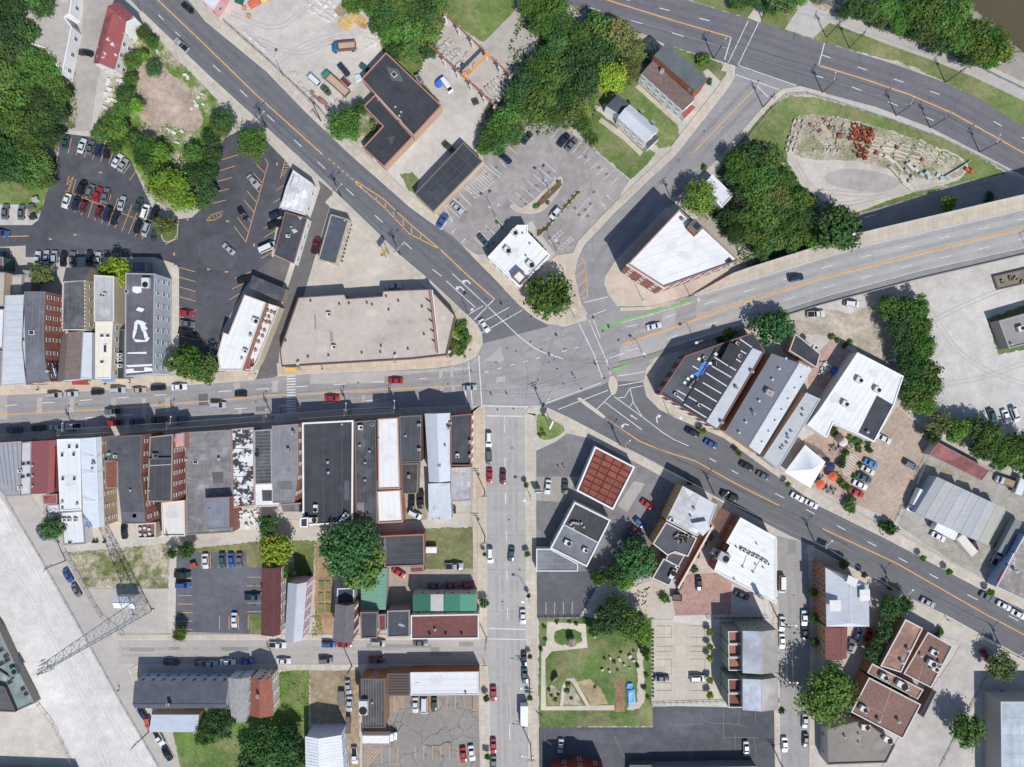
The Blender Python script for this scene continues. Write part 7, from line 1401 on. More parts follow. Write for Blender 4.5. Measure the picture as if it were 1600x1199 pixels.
scrub("weeds between the row gardens",[(486,960),(500,955),(506,996),(488,996)],6,'b',.6,.25,9)
scrub("overgrowth beside the tree row",[(1375,470),(1445,470),(1455,560),(1460,640),(1420,650),(1400,600),(1395,520)],2,'d',1,.4,10)

# ------------------------------------------------------------------ poles, wires, lamps, signals
def tube(pts,r,mat,name,parent,color,n=6,o0=None):
    v = []; f = []; o0 = o0 or Vector((0,0,0)); pts = [Vector(p) - o0 for p in pts]
    for i,p in enumerate(pts):
        d = (pts[min(i + 1,len(pts) - 1)] - pts[max(0,i - 1)]).normalized(); s = d.cross(Vector((0,0,1)) if abs(d.z) < .9 else Vector((1,0,0))).normalized(); u = s.cross(d)
        rr_ = r[i] if isinstance(r,(list,tuple)) else r
        for k in range(n): v.append(p + (s * math.cos(2 * math.pi * k / n) + u * math.sin(2 * math.pi * k / n)) * rr_)
    for i in range(len(pts) - 1):
        for k in range(n): f.append((i * n + k,i * n + (k + 1) % n,(i + 1) * n + (k + 1) % n,(i + 1) * n + k))
    f += [tuple(range(n))[::-1],tuple(range(len(v) - n,len(v)))]
    return ob(name,mesh(name,v,f,mat),parent,color)
POLES = {}
def upole(x,y,label,arm=0,h=11,lamp=None,group="utility poles",base=0):
    p = P(x,y) + (base,); r = empty("utility_pole",p)
    tube([(0,0,0),(0,0,h * .5),(0,0,h)],[.19,.16,.12],'wood',"shaft",r,C(110,96,84)); c,s = math.cos(R(arm)),math.sin(R(arm))
    for zz,L in ((h - .5,1.25),(h - 1.4,.9)):
        ob("crossarm",boxmesh("crossarm",'wood',(1,.12,.14)),r,C(120,106,94),(0,0,zz),R(arm),(L * 2,1,1))
        for k in (-1,-.5,.5,1): ob("insulator",cylmesh("insulator",'trim',.05,.04,.18,6),r,C(200,200,200),(c * L * k * .92,s * L * k * .92,zz + .13))
    ob("transformer",cylmesh("transformer",'metal',.28,.28,.8,10),r,C(176,178,180),(c * .45,s * .45,h - 3))
    if lamp is not None:
        lc,ls = math.cos(R(lamp)),math.sin(R(lamp)); tube([(0,0,h - 2.6),(lc * 1.2,ls * 1.2,h - 2.1),(lc * 2.6,ls * 2.6,h - 2.0)],.06,'metal',"lamp_arm",r,C(206,206,206)); ob("lamp_head",cylmesh("lamp_head",'metal',.16,.26,.22,8),r,C(214,214,214),(lc * 2.7,ls * 2.7,h - 2.2))
    POLES[label] = (p,h,c,s); return tag(r,label,"utility pole",group)
UP = [("on the highway at the houses",1115,92,70,60),("at the hillside street mouth",1192,168,100,60),("on the highway verge beside the yard",1285,145,70,80),("on the highway before the pipe stacks",1400,181,65,70),("on the highway after the pipe stacks",1453,200,62,None),("on the highway near the right edge",1530,238,58,70),
      ("on the river verge before the path bend",1477,129,60,None),("on the river verge near the stop line",1327,75,70,None),("on the river verge beside apron",1291,59,70,None),("at the path apron",1190,29,70,None),
      ("beside the round tree on diagonal road",417,200,45,45),("at the narrow street mouth",534,309,45,45),("behind the yellow roadside sign",626,399,45,45),("at the corner of the forecourt lawn",848,635,20,60),("at the stone yard fence",502,190,45,None),
      ("in shade on main street, first from left",118,673,90,80),("in shade on main street, second from left",282,663,90,80),("in shade on main street, third from left",427,652,90,85),("in shade on main street, fourth from left",548,643,90,85),("in shade on main street, fifth from left",622,639,90,90),
      ("beside the grey extension",758,768,0,None),("at the alley mouth",758,838,0,None),("on the lower diagonal road by rust roof",968,695,-30,45),("by the pergola",1116,773,-30,45),("at the right side street mouth",1272,846,-30,45),("by the conifers on the diagonal road",1394,920,-30,45),("at the school car park corner",1563,1011,-30,45),
      ("on the back street corner",760,996,90,None),("on the back street by the white car",434,1041,90,None),("on the back street by the bare garden",550,1040,90,None),("on the lower side street by garden",827,1061,0,170),("on the lower side street by box truck",829,1163,0,170),("by the thicket on hillside street",1052,318,45,None),("in the alley by the small lawn",279,850,90,None),("at the lane by the weedy lot",103,876,60,None),("at the lane by silver shed",233,1143,60,None),("by the townhouse lane, upper",1214,964,0,0),("by the townhouse lane, lower",1216,1050,0,0),("by the grey hall",1219,1192,0,0)]
for ph,x,y,a,lp in UP: upole(x,y,"wooden utility pole " + ph,a,10 if 'shade' not in ph else 9,lp)
def wire(a,b,k=0):
    (p,h,c,s),(q,h2,c2,s2) = POLES["wooden utility pole " + a],POLES["wooden utility pole " + b]; A = Vector((p[0] + c * k,p[1] + s * k,h - .3)); B_ = Vector((q[0] + c2 * k,q[1] + s2 * k,h2 - .3)); pts = []
    for i in range(9): t = i / 8; m = A.lerp(B_,t); m.z -= 1.1 * 4 * t * (1 - t) * .6; pts.append(m)
    mid = A.copy(); mid.z = 0; r = tube(pts,.028,'metal',"overhead_wire",None,C(176,178,180),5,A); r.location = A
    tag(r,("upper" if k > 0 else "lower") + " overhead wire from pole %s" % a,"wire","overhead wires")
for a,b in (("on the highway at the houses","at the hillside street mouth"),("on the highway at the houses","on the highway verge beside the yard"),("on the highway verge beside the yard","on the highway before the pipe stacks"),("on the highway before the pipe stacks","on the highway after the pipe stacks"),("on the highway after the pipe stacks","on the highway near the right edge"),("at the path apron","on the river verge beside apron"),("on the river verge beside apron","on the river verge near the stop line"),("on the river verge near the stop line","on the river verge before the path bend"),
             ("beside the round tree on diagonal road","at the narrow street mouth"),("at the narrow street mouth","behind the yellow roadside sign"),("in shade on main street, first from left","in shade on main street, second from left"),("in shade on main street, second from left","in shade on main street, third from left"),("in shade on main street, third from left","in shade on main street, fourth from left"),("in shade on main street, fourth from left","in shade on main street, fifth from left"),
             ("on the lower diagonal road by rust roof","by the pergola"),("by the pergola","at the right side street mouth"),("at the right side street mouth","by the conifers on the diagonal road"),("by the conifers on the diagonal road","at the school car park corner"),("beside the grey extension","at the alley mouth"),("at the alley mouth","on the back street corner"),("by the townhouse lane, upper","by the townhouse lane, lower")):
    wire(a,b,.9); wire(a,b,-.9)
def lampost(x,y,label,ang,h=8.5,double=False,base=0,ln=2.0):
    r = empty("street_lamp",P(x,y) + (base,)); tube([(0,0,0),(0,0,h)],[.11,.07],'metal',"shaft",r,C(196,198,200))
    for a in ((ang,) if not double else (ang,ang + 90)):
        c,s = math.cos(R(a)),math.sin(R(a)); tube([(0,0,h - .2),(c * ln * .5,s * ln * .5,h + .1),(c * ln,s * ln,h + .1)],.05,'metal',"lamp_arm",r,C(196,198,200)); ob("lamp_head",boxmesh("lamp_head",'metal',(.9,.7,.2)),r,C(190,206,226) if double else C(226,226,224),(c * ln,s * ln,h),R(a))
    ob("base_plate",cylmesh("base_plate",'concrete',.3,.25,.3,10),r,C(190,186,180)); return tag(r,label,"street lamp","street lamps")
for t in ((859,300,"twin headed lamp on the drive-through island",60,8.5,True),(775,340,"twin headed lamp at the planting bed by the bank",60,8.5,True),(444,122,"lamp post at the stone yard fence",70,9),(829,776,"white lamp post on east pavement of side street",178,8),(1046,648,"lamp post in front of striped roof",-20,7),(826,930,"lamp post by the asphalt bays on side street",170,8),(400,585,"lamp post at the patio bar corner",60,6),(470,578,"lamp post below tan roofed store, left",60,6),(618,567,"lamp post below tan roofed store, right",60,6),(700,560,"lamp post at tan roofed store corner",60,6),(1007,560,"lamp post with signals at striped roof corner",150,8),(1004,470,"lamp post before the corner building",120,7),(870,393,"lamp post by the disabled bays",110,7),(735,497,"lamp post at the crossing, store side",60,8),(898,497,"lamp post on the plaza kerb",120,8)): lampost(*t)
for i,(x,y) in enumerate(((1078,560 - 96),(1311,377),(1567,404),(1086,535))): lampost(x,y,["viaduct lamp by the green cycle lane","viaduct lamp in the dark tree crown","viaduct lamp near the right edge","viaduct lamp at striped roof side"][i],[-80,200,20,200][i],8,base=spline(HT,x))
# span wires with traffic signals over the main crossing
def signal(x,y,z,ang,label):
    r = empty("traffic_signal",P(x,y,z) + (z,),R(-ang)); ob("housing",boxmesh("housing",'rubber',(.4,.4,1.1)),r);
    for k,mt in enumerate(('tail','paint','metal')): ob("lens",cylmesh("lens",mt,.12,.12,.08,8),r,(C(206,160,40),C(206,160,40),C(40,140,70))[k],(.2,0,.9 - k * .35)).rotation_euler = (0,R(90),0)
    for k in range(3): ob("visor",boxmesh("visor",'rubber',(.22,.28,.03)),r,None,(.3,0,1.02 - k * .35))
    ob("hanger",cylmesh("hanger",'metal',.03,.03,.5,6),r,C(120,120,120),(0,0,1.1)); tag(r,label,"traffic signal","traffic signals over the crossing")
CS = [(735,497),(738,640),(848,635),(1007,560),(898,497)]
for i,((a,b_),lab) in enumerate((((735,497),(738,640)),((738,640),(848,635)),((735,497),(898,497)),((898,497),(848,635)),((848,635),(1007,560)),((898,497),(1007,560)))[k] and ((((735,497),(738,640)),((738,640),(848,635)),((735,497),(898,497)),((898,497),(848,635)),((848,635),(1007,560)),((898,497),(1007,560)))[k],("west","south","north","middle","south-east","north-east")[k]) for k in range(6)):
    A,B_ = Vector(P(*a) + (8.2,)),Vector(P(*b_) + (8.2,)); pts = [A.lerp(B_,t / 8) - Vector((0,0,.9 * 4 * (t / 8) * (1 - t / 8))) for t in range(9)]; r = tube(pts,.03,'metal',"span_wire",None,C(150,150,150),5,A); r.location = A; tag(r,"span wire on the %s side of the main crossing" % lab,"wire","span wires")
    for j,t in enumerate((.36,.58)):
        m = A.lerp(B_,t); z = 8.2 - .9 * 4 * t * (1 - t) - 1.6; xx,yy = a[0] + (b_[0] - a[0]) * t,a[1] + (b_[1] - a[1]) * t
        r = empty("x",(0,0,0)); bpy.data.objects.remove(r); k0 = HC / (HC - z); signal(CX + (xx - CX) * k0,CY + (yy - CY) * k0,z,60 * i,"black traffic signal on the %s span wire, %s one" % (lab,("first","second")[j]))
# ------------------------------------------------------------------ lattice tower
def lattice():
    p = P(222,951); r = empty("lattice_tower",p + (0,)); Hh = 45.5; NB = 14; w0,w1 = 3.4,1.1
    def corner(k,z): a = R(90 + 120 * k + 18); w_ = w0 + (w1 - w0) * (z / Hh); return Vector((w_ * math.cos(a),w_ * math.sin(a),z))
    zs = [Hh * (1 - (1 - i / NB) ** 1.08) for i in range(NB + 1)]; st = C(198,200,202)
    for k in range(3): tube([corner(k,z) for z in (0,Hh * .5,Hh)],[.16,.13,.1],'metal',"leg",r,st,6)
    for k in range(3):
        for i in range(NB):
            a,b_,c,d = corner(k,zs[i]),corner((k + 1) % 3,zs[i]),corner((k + 1) % 3,zs[i + 1]),corner(k,zs[i + 1])
            tube([a,c],.06,'metal',"brace",r,st,4); tube([b_,d],.06,'metal',"brace",r,st,4); tube([d,c],.06,'metal',"girt",r,st,4)
    for k in range(3):
        a,b_ = corner(k,Hh - .6),corner((k + 1) % 3,Hh - .6); a = a * 1.9; b_ = b_ * 1.9; a.z = b_.z = Hh - .6; tube([a,b_],.08,'metal',"antenna_frame",r,st,5)
        for t in (.08,.36,.64,.92): m = a.lerp(b_,t); ob("antenna",boxmesh("antenna",'trim',(.3,.18,1.9)),r,C(214,214,212),m - Vector((0,0,.9)),math.atan2(m.y,m.x) + R(90))
    tube([(0,0,Hh - 2),(0,0,Hh + 4)],.05,'metal',"mast",r,st,5)
    for k in range(3): c = corner(k,0); ob("footing",boxmesh("footing",'concrete',(1.2,1.2,.5)),r,C(190,186,178),(c.x,c.y,0))
    tag(r,"tall steel lattice radio tower with antennas beside the gravel yard","radio tower")
lattice()
# ------------------------------------------------------------------ gantry crane in the crane court
gc = empty("gantry_crane",P(725,98) + (0,)); g0 = Vector(gc.location); RU = C(176,104,74)
for (a,b_) in (((692,20),(800,120)),((670,70),(775,167))):
    A,B_ = Vector(P(*a,5) + (5.0,)),Vector(P(*b_,5) + (5.0,)); m = (A + B_) / 2 - g0; e = B_ - A; ob("runway_beam",boxmesh("runway_beam",'rustmetal',(1,.35,.5)),gc,RU,m,math.atan2(e.y,e.x),(e.length,1,1))
    for t in (.03,.22,.42,.62,.82,.98):
        q = A.lerp(B_,t) - g0; ob("column",boxmesh("column",'trim',(.5,.6,5)),gc,C(226,220,216),(q.x,q.y,0),math.atan2(e.y,e.x)); ob("bracket",boxmesh("bracket",'trim',(.25,1.6,.25)),gc,C(226,220,216),(q.x,q.y,4.2),math.atan2(e.y,e.x))
A,B_ = Vector(P(762,85,5.6) + (5.5,)),Vector(P(727,120,5.6) + (5.5,)); m = (A + B_) / 2 - g0; e = B_ - A; ob("bridge_girder",boxmesh("bridge_girder",'trim',(1,.6,.8)),gc,C(222,158,66),m,math.atan2(e.y,e.x),(e.length,1,1))
for q in (A,B_): ob("end_carriage",boxmesh("end_carriage",'trim',(2.4,.6,.6)),gc,C(222,158,66),q - g0,math.atan2(e.y,e.x) + R(90))
ob("hoist",boxmesh("hoist",'trim',(1.2,1.2,.9)),gc,C(206,140,56),B_ * .85 + A * .15 - g0 + Vector((0,0,.8)),math.atan2(e.y,e.x)); tag(gc,"yellow girder gantry crane on rusty runway beams","gantry crane")

# ------------------------------------------------------------------ stone, timber, pipes and other stacks
_bl = {}
def chip(mat,i):
    k = (mat,i)
    if k not in _bl:
        r_ = random.Random(i * 7 + len(mat)); b_ = .08; v = []
        for z,s in ((0,1),(.86,1),(1,.86)):
            for x,y in ((-1,-1),(1,-1),(1,1),(-1,1)): v.append((x * .5 * s + r_.uniform(-.06,.06),y * .5 * s + r_.uniform(-.06,.06),z))
        f = [(0,1,5,4),(1,2,6,5),(2,3,7,6),(3,0,4,7),(4,5,9,8),(5,6,10,9),(6,7,11,10),(7,4,8,11),(8,9,10,11)]
        _bl[k] = mesh("block",v,f,mat)
    return _bl[k]
rs = random.Random(5)
def blocks(name,label,cat,group,spots,size,color,ang,mat='gravelroof',jit=8):
    for i_,(x,y) in enumerate(sorted(spots)):
        s = tuple(v * rs.uniform(.55,1.4) for v in size); j = rs.uniform(.85,1.12); c = tuple(min(.85,k * j) for k in color[:3]) + (1,)
        o = ob(name,chip(mat,rs.randrange(5)),None,c,P(x,y) + (.1,),R(-ang + rs.uniform(-jit,jit)),s); tag(o,label + ", %s from left" % ORD[i_],cat,group)
def grid(x0,y0,ux,uy,vx,vy,n,m,j=1.2): return [(x0 + ux * i + vx * k + rs.uniform(-j,j),y0 + uy * i + vy * k + rs.uniform(-j,j)) for i in range(n) for k in range(m)]
ST = C(214,210,204)
blocks("stone_slab","pale stone slab laid out at top of the stone yard","stone slab","slabs at top of the stone yard",grid(478,3,8,5.5,6.5,-7,6,3) + grid(486,18,7,5,5,-5,3,2) + grid(506,30,6,4,5,-5,2,2),(1.5,.9,.4),ST,32)
blocks("stone_slab","white stone slab in the line along the yard fence","stone slab","slabs along the yard fence",[(382 + i * 4.9 + rs.uniform(-1,1),52 + i * 4.4) for i in range(9)],(1.6,.9,.5),ST,42)
blocks("stone_pile","reddish pile of stones at the lower yard fence","stone","stones at the lower yard fence",[(488 + i * 4,147 + i * 3.4 + rs.uniform(-2,2)) for i in range(7)],(1.3,1.1,.7),C(158,116,100),40)
blocks("stone_slab","white slab leaning at lower yard fence","stone slab","slabs at the lower fence",[(458,117),(463,118),(470,132),(476,140),(482,146),(528,160),(525,164),(519,152)],(1.4,.9,.4),C(206,190,182),40)
for x,y,s,c,a,l_ in ((398,6,(3.6,2.2,.8),C(222,110,64),-30,"orange painted container lid in the stone yard"),(414,1,(2.2,1.6,1),C(226,186,100),-20,"yellow crate beside orange lid at top edge"),(382,14,(1.2,1.2,.8),C(206,150,90),10,"tan wooden crate by the pink shop"),(389,26,(1.2,1.2,.7),C(206,150,90),20,"tan wooden crate in the open stone yard"),(375,2,(2.4,2,1.2),C(36,96,92),20,"dark green bin beside the pink shop"),(569,42,(1.4,1.2,.7),C(206,140,80),25,"small orange-tan crate by the plywood")):
    tag(ob("crate",chip('wood',1),None,c,P(x,y) + (.1,),R(-a),s),l_,"crate")
for i,(x,y,c,a) in enumerate(((540,38,C(222,178,110),32),(553,28,C(226,186,120),-50),(562,33,C(218,176,112),33),(535,16,C(170,146,122),-52),(547,12,C(178,156,134),-52))):
    r = empty("timber_stack",P(x,y) + (.05,),R(-a))
    for k in range(5): ob("board",chip('wood',k),r,tuple(v * rs.uniform(.85,1.1) for v in c[:3]) + (1,),(0,(k - 2) * .62,0),0,(4.0,.55,.5 + .08 * (k % 3)))
    tag(r,["stack of fresh yellow timber boards, lowest of the pile","stack of yellow boards nearest the grove","stack of yellow boards, rightmost of the pile","stack of grey weathered boards at yard top, left","stack of grey weathered boards at yard top, right"][i],"timber stack","timber stacks in the stone yard")
blocks("broken_stone","broken white rubble beside the grove","stone","rubble beside the grove",[(582 + rs.uniform(-10,12),62 + rs.uniform(-16,18)) for _ in range(26)],(.8,.5,.25),C(226,220,212),20,jit=60)
blocks("stone_block","grey stone block stored inside the gantry crane court","stone block","blocks in the crane court",grid(694,58,7,6,-4,4,8,5,2.2),(1.1,.8,.5),C(196,192,190),42,jit=30)
blocks("stone_slab","long pale slab stacked under trees by the crane","stone slab","slabs under the trees",grid(762,142,5,-4,5,5,5,4,.6),(2.0,.7,.7),C(196,190,184),45)
# pipe and stone yard on the right
def pipe_mesh():
    if 'pipe' not in _sh:
        n = 9; v = []; f = []
        for rr_,z in ((.34,0),(.34,.8),(.42,.85),(.42,1.0),(.26,1.0),(.26,.1)):
            v += [(rr_ * math.cos(2 * math.pi * i / n),rr_ * math.sin(2 * math.pi * i / n),z) for i in range(n)]
        for k in range(5):
            for i in range(n): f.append((k * n + i,k * n + (i + 1) % n,(k + 1) * n + (i + 1) % n,(k + 1) * n + i))
        _sh['pipe'] = mesh("pipe",v,f,'trim')
    return _sh['pipe']
for i_,(x,y) in enumerate(sorted(p for p in grid(1333,196,4.2,1.1,-1.2,4.2,8,6,1.7) + grid(1338,228,4.2,1.1,-1,4.2,5,5,1.7) if rs.random() < .86)):
    j = rs.uniform(.55,1.25); tag(ob("clay_pipe",pipe_mesh(),None,tuple(v * j for v in C(186,92,62)[:3]) + (1,),P(x,y) + (.05,),0,tuple(rs.uniform(.7,1.15) for _ in range(3))),"terracotta clay pipe standing upright in the stone yard, %s from left" % ORD[i_],"pipe","clay pipes in the yard")
blocks("stone_block","weathered pale stone block in the leftmost yard rows","stone block","blocks in the left yard rows",grid(1240,190,7,0,-2.6,9,3,6,1.5),(.85,.7,.5),C(196,190,180),-70,jit=20)
blocks("stone_block","scattered grey stone block between rows and pipes","stone block","blocks between rows and pipes",[(1268 + rs.uniform(0,56),182 + rs.uniform(0,55)) for _ in range(42)],(.95,.65,.35),C(180,172,164),-60,jit=50)
blocks("stone_lintel","long cream stone lintel stacked right of the pipes","stone lintel","lintels right of the pipes",grid(1372,216,21,6,-3,5.2,4,5,1.0),(3.0,.5,.4),C(206,196,174),14,jit=6)
blocks("stone_lintel","long pale lintel in the scattered rows near verge","stone lintel","lintels near the verge",grid(1440,222,12,6.5,-4,4.6,5,4,1.2),(1.7,.36,.35),C(196,190,180),30,jit=10)
blocks("brick_stack","small rusty brown brick stack among the yard rows","brick stack","brick stacks",[(1288,188),(1296,200),(1310,214),(1280,205),(1352,238),(1362,212),(1368,240),(1440,250),(1400,232),(1266,196)],(1.2,.9,.8),C(156,92,70),20,'wall',40)
blocks("stone_lintel","pale stone beam along the lower yard edge","stone beam","beams along the lower yard edge",[(1387,250),(1395,268),(1402,260),(1407,279),(1412,286),(1417,291),(1420,262),(1428,256),(1416,268)],(3.4,1.0,.8),C(206,196,180),42)
blocks("steel_beam","long grey steel beam lying near the yard end","steel beam","beams near the yard end",[(1500,262),(1496,265),(1504,259),(1490,268)],(7.5,.4,.5),C(196,198,200),-32,'metal',3)
blocks("scrap_heap","small heap of mixed white and green scrap","scrap","scrap in the yard",[(1424,278),(1438,274),(1447,272),(1430,266),(1465,274),(1470,279),(1420,284),(1450,278),(1480,278)],(1.6,1.1,.7),C(180,196,186),20,'tarp',60)
blocks("crate","orange crate near the yard end","crate","orange crates",[(1510,266),(1516,269)],(1.4,1.2,.8),C(206,96,62),30,'wood')
blocks("stone_block","white rubble block in the vacant lot weeds","stone","rubble in the vacant lot",[(290,118),(294,122),(305,160),(311,153),(316,148),(308,166),(318,164),(264,203),(272,208),(285,206),(262,222),(278,224),(247,82),(300,171)],(1.2,.8,.5),C(226,222,216),40,jit=60)
blocks("rubble_block","broken white masonry behind the red roofed building","rubble","masonry behind the red roof",[(170 + rs.uniform(-6,22),125 + rs.uniform(0,60) ) for _ in range(20)] + [(200,82),(205,80),(203,87),(199,90)],(1.6,1.0,.6),C(220,214,208),20,jit=50)

scrub("weeds between the stored stones of the yard",[(1238,185),(1300,182),(1420,212),(1510,252),(1490,282),(1400,262),(1330,248),(1245,245)],.9,'l',.25,.22,12)
# tarps, umbrellas, tables and chairs
def tarp(label,pts,hgt,color):
    w_ = ccw([P(*p) for p in pts]); cx_,cy_ = sum(p[0] for p in w_) / len(w_),sum(p[1] for p in w_) / len(w_); v = []; n = len(w_)
    for s,z in ((1,.05),(.9,hgt * .8),(.6,hgt),(.25,hgt * .9)): v += [(cx_ * 0 + (a - cx_) * s + rs.uniform(-.12,.12),(b_ - cy_) * s + rs.uniform(-.12,.12),z + rs.uniform(-.1,.1)) for a,b_ in w_]
    f = [(k * n + i,k * n + (i + 1) % n,(k + 1) * n + (i + 1) % n,(k + 1) * n + i) for k in range(3) for i in range(n)] + [tuple(range(3 * n,4 * n))]
    o = ob("tarp",mesh("tarp",v,f,'tarp'),None,color,(cx_,cy_,.05)); tag(o,label,"tarp")
tarp("bright blue tarp over goods behind the workshop",chaikin([(677,133),(690,119),(698,122),(700,128),(694,132),(686,140)],1),1.2,C(40,110,220)); tarp("light blue tarp on the garden path, upper",[(979,1066),(988,1066),(989,1075),(978,1075)],.7,C(96,170,226)); tarp("blue tarp on the garden path, lower",[(979,1076),(991,1075),(993,1100),(980,1101)],.8,C(90,164,224)); tarp("pale blue plastic sheet by the workshop corner",[(553,118),(562,116),(568,124),(556,132)],.4,C(196,212,226)); tarp("blue plastic sheet over the patio furniture",[(1297,583),(1302,571),(1308,575),(1303,587)],.8,C(50,110,210))
def umbrella(x,y,label,color,r_=1.5):
    e = empty("umbrella",P(x,y,2.3) + (0,)); n = 8; v = [(0,0,2.7)] + [(r_ * math.cos(2 * math.pi * i / n),r_ * math.sin(2 * math.pi * i / n),2.15) for i in range(n)]
    ob("canopy",mesh("canopy",v,[(0,i + 1,(i + 1) % n + 1) for i in range(n)],'cloth'),e,color); tube([(0,0,0),(0,0,2.68)],.04,'metal',"pole",e,C(200,200,200),6); ob("base",cylmesh("base",'concrete',.35,.3,.12,10),e,C(120,120,120)); tag(e,label,"umbrella","garden umbrellas")
for t in ((1302,745,"orange umbrella beside the tent, right",C(226,96,46)),(1282,757,"orange umbrella beside the tent, lower left",C(226,100,50)),(1298,729,"navy umbrella on the garden terrace",C(46,60,106)),(1318,691,"pale pink umbrella on the garden terrace",C(222,200,190)),(1313,686,"dark umbrella next to pale pink umbrella",C(110,96,90))): umbrella(*t)
def table(x,y,label,color,group,seats=4,sz=1.3,z=0):
    e = empty("patio_table",P(x,y,z) + (z + .1,),rs.uniform(0,1.5)); ob("table_top",cylmesh("table_top",'wood',sz / 2,sz / 2,.06,10,.7),e,color); tube([(0,0,0),(0,0,.7)],.06,'metal',"pedestal",e,C(90,90,90),6)
    for k in range(seats): a = k * 6.283 / seats; ob("bench_seat",boxmesh("bench_seat",'wood',(.45,.45,.45)),e,color,(math.cos(a) * (sz / 2 + .45),math.sin(a) * (sz / 2 + .45),0),a)
    tag(e,label,"table",group)
for x,y in ((1289,577),(1293,571),(1287,570),(1284,582)): table(x,y,"white table with seats on the red brick patio",C(206,214,206),"tables on the red brick patio")
for x,y in ((1000,928),(1006,935),(1012,923),(996,942),(1008,945)): table(x,y,"small white table on the sandy patio",C(206,196,190),"tables on the sandy patio",3,.8)
for x,y in ((1312,700),(1300,700),(1328,694),(1292,764),(1300,766),(1280,745)): table(x,y,"grey table on the garden terrace",C(120,120,118),"tables on the garden terrace")
def picnic(x,y,ang,label):
    e = empty("picnic_table",P(x,y) + (.1,),R(-ang)); ob("table_top",boxmesh("table_top",'wood',(1.9,.7,.06)),e,C(120,100,88),(0,0,.72))
    for s in (-1,1): ob("bench",boxmesh("bench",'wood',(1.9,.28,.06)),e,C(110,92,80),(0,s * .75,.42)); ob("leg",boxmesh("leg",'wood',(.1,1.5,.72)),e,C(100,84,74),(s * .7,0,0))
    tag(e,label,"picnic table","picnic tables in the court lane")
picnic(1109,839,-62,"picnic table in the court lane, upper"); picnic(1099,850,-62,"picnic table in the court lane, middle"); picnic(1088,867,10,"pale picnic table in the court lane, lower")
for i,(x,y,a) in enumerate(((148,846,0),(153,846,5),(165,846,5),(1066,910,20),(1064,914,20),(1062,918,20),(1059,922,20),(484,897,0),(1397,600,0) if False else (711,800,90),(711,794,90))):
    e = empty("wheeled_bin",P(x,y) + (.05,),R(a)); ob("bin_body",chip('metal',2),e,C(60,90,84),(0,0,0),0,(.6,.65,.95)); ob("lid",boxmesh("lid",'metal',(.66,.72,.08)),e,C(40,60,58),(0,0,.95)); tag(e,["wheeled bin in the alley by white extension","wheeled bin in the alley by white extension","wheeled bin in the alley by white extension","wheeled bin along the brick court wall","wheeled bin along the brick court wall","wheeled bin along the brick court wall","wheeled bin along the brick court wall","green bin in the lawn garden","wheeled bin at the grey extension","wheeled bin at the grey extension"][i],"bin",["bins in the alley"] * 3 and (["bins in the alley"] * 3 + ["bins on the brick court"] * 4 + [None] + ["bins at the extension"] * 2)[i])
for i,(x,y,c,l_) in enumerate(((304,882,C(222,96,60),"orange dumpster at corner of small car park"),(58,313,C(214,214,214),"white dumpster on grass by the car park"),(52,324,C(120,120,122),"grey dumpster on grass by the car park"),(54,340,C(70,74,80),"dark dumpster at the pale strip corner"),(743,161,C(84,80,84),"dark dumpster at the end of driveway"))):
    e = empty("dumpster",P(x,y) + (.05,),R(20)); ob("container",chip('metal',1),e,c,(0,0,0),0,(1.9,1.3,1.2)); ob("lid",boxmesh("lid",'metal',(1.9,1.25,.1)),e,tuple(v * .8 for v in c[:3]) + (1,),(0,0,1.2)); tag(e,l_,"dumpster")
B("garden_shed","small brown shed roof behind the workshop",[(648,118),(655,116),(661,125),(654,131)],2.6,C(150,130,116),C(90,84,82),'membrane',.1,cat='shed'); G("garden_pavilion","little grey-roofed pavilion in the upper garden",[(890,1000),(898,999),(899,1009),(890,1010)],2.6,.6,C(150,140,130),C(160,146,134),'shingle',cat='pavilion')
K("chicken_coop","little slanted timber coop on the garden lawn",[(862,1068,1.2),(868,1063,1.2),(872,1058,2.2),(866,1062,2.2)],C(140,120,100),C(150,130,110),'wood',cat='coop')

# signs and awnings
def boardsign(name,label,x,y,ang,w_,h_,z,c1,c2=None,pole=True,cat="sign",bars=0):
    e = empty(name,P(x,y,z) + (0,),R(-ang)); ob("sign_panel",boxmesh("sign_panel",'trim',(w_,.5,h_)),e,c1,(0,0,z))
    if c2 is not None: ob("sign_band",boxmesh("sign_band",'trim',(w_ * .8,.56,h_ * .4)),e,c2,(0,0,z + h_ * .3)); ob("sign_top",boxmesh("sign_top",'trim',(w_ * .85,.3,.03)),e,c2,(0,0,z + h_))
    if pole: [tube([(s * w_ * .25,0,0),(s * w_ * .25,0,z)],.1,'metal',"post",e,C(150,150,150),6) for s in (-1,1)]
    tag(e,label,cat)
boardsign("roadside_sign","red and yellow roadside sign on the tan forecourt",601,395,-50,2.8,1.8,5.5,C(140,50,40),C(226,196,60)); boardsign("forecourt_sign","white pylon sign on the corner lawn",861,664,-65,2.6,2.4,5,C(236,238,240)); boardsign("price_sign","teal edged price sign by the service lot",841,768,0,2.2,2.6,1.2,C(60,160,150),C(226,226,226))
boardsign("wall_sign","long blue sign on the blue walled store",1577,872,-62,4.6,.8,4.2,C(40,80,160),C(220,226,234),False); boardsign("wall_sign","row of red letters above the blue walled store",1563,900,-62,4.4,.5,4.4,C(190,50,60),None,False)
boardsign("projecting_sign","blue vertical sign projecting beside brown gable",88,582,75,3.0,.9,6.5,C(40,110,200),C(226,232,240),False)
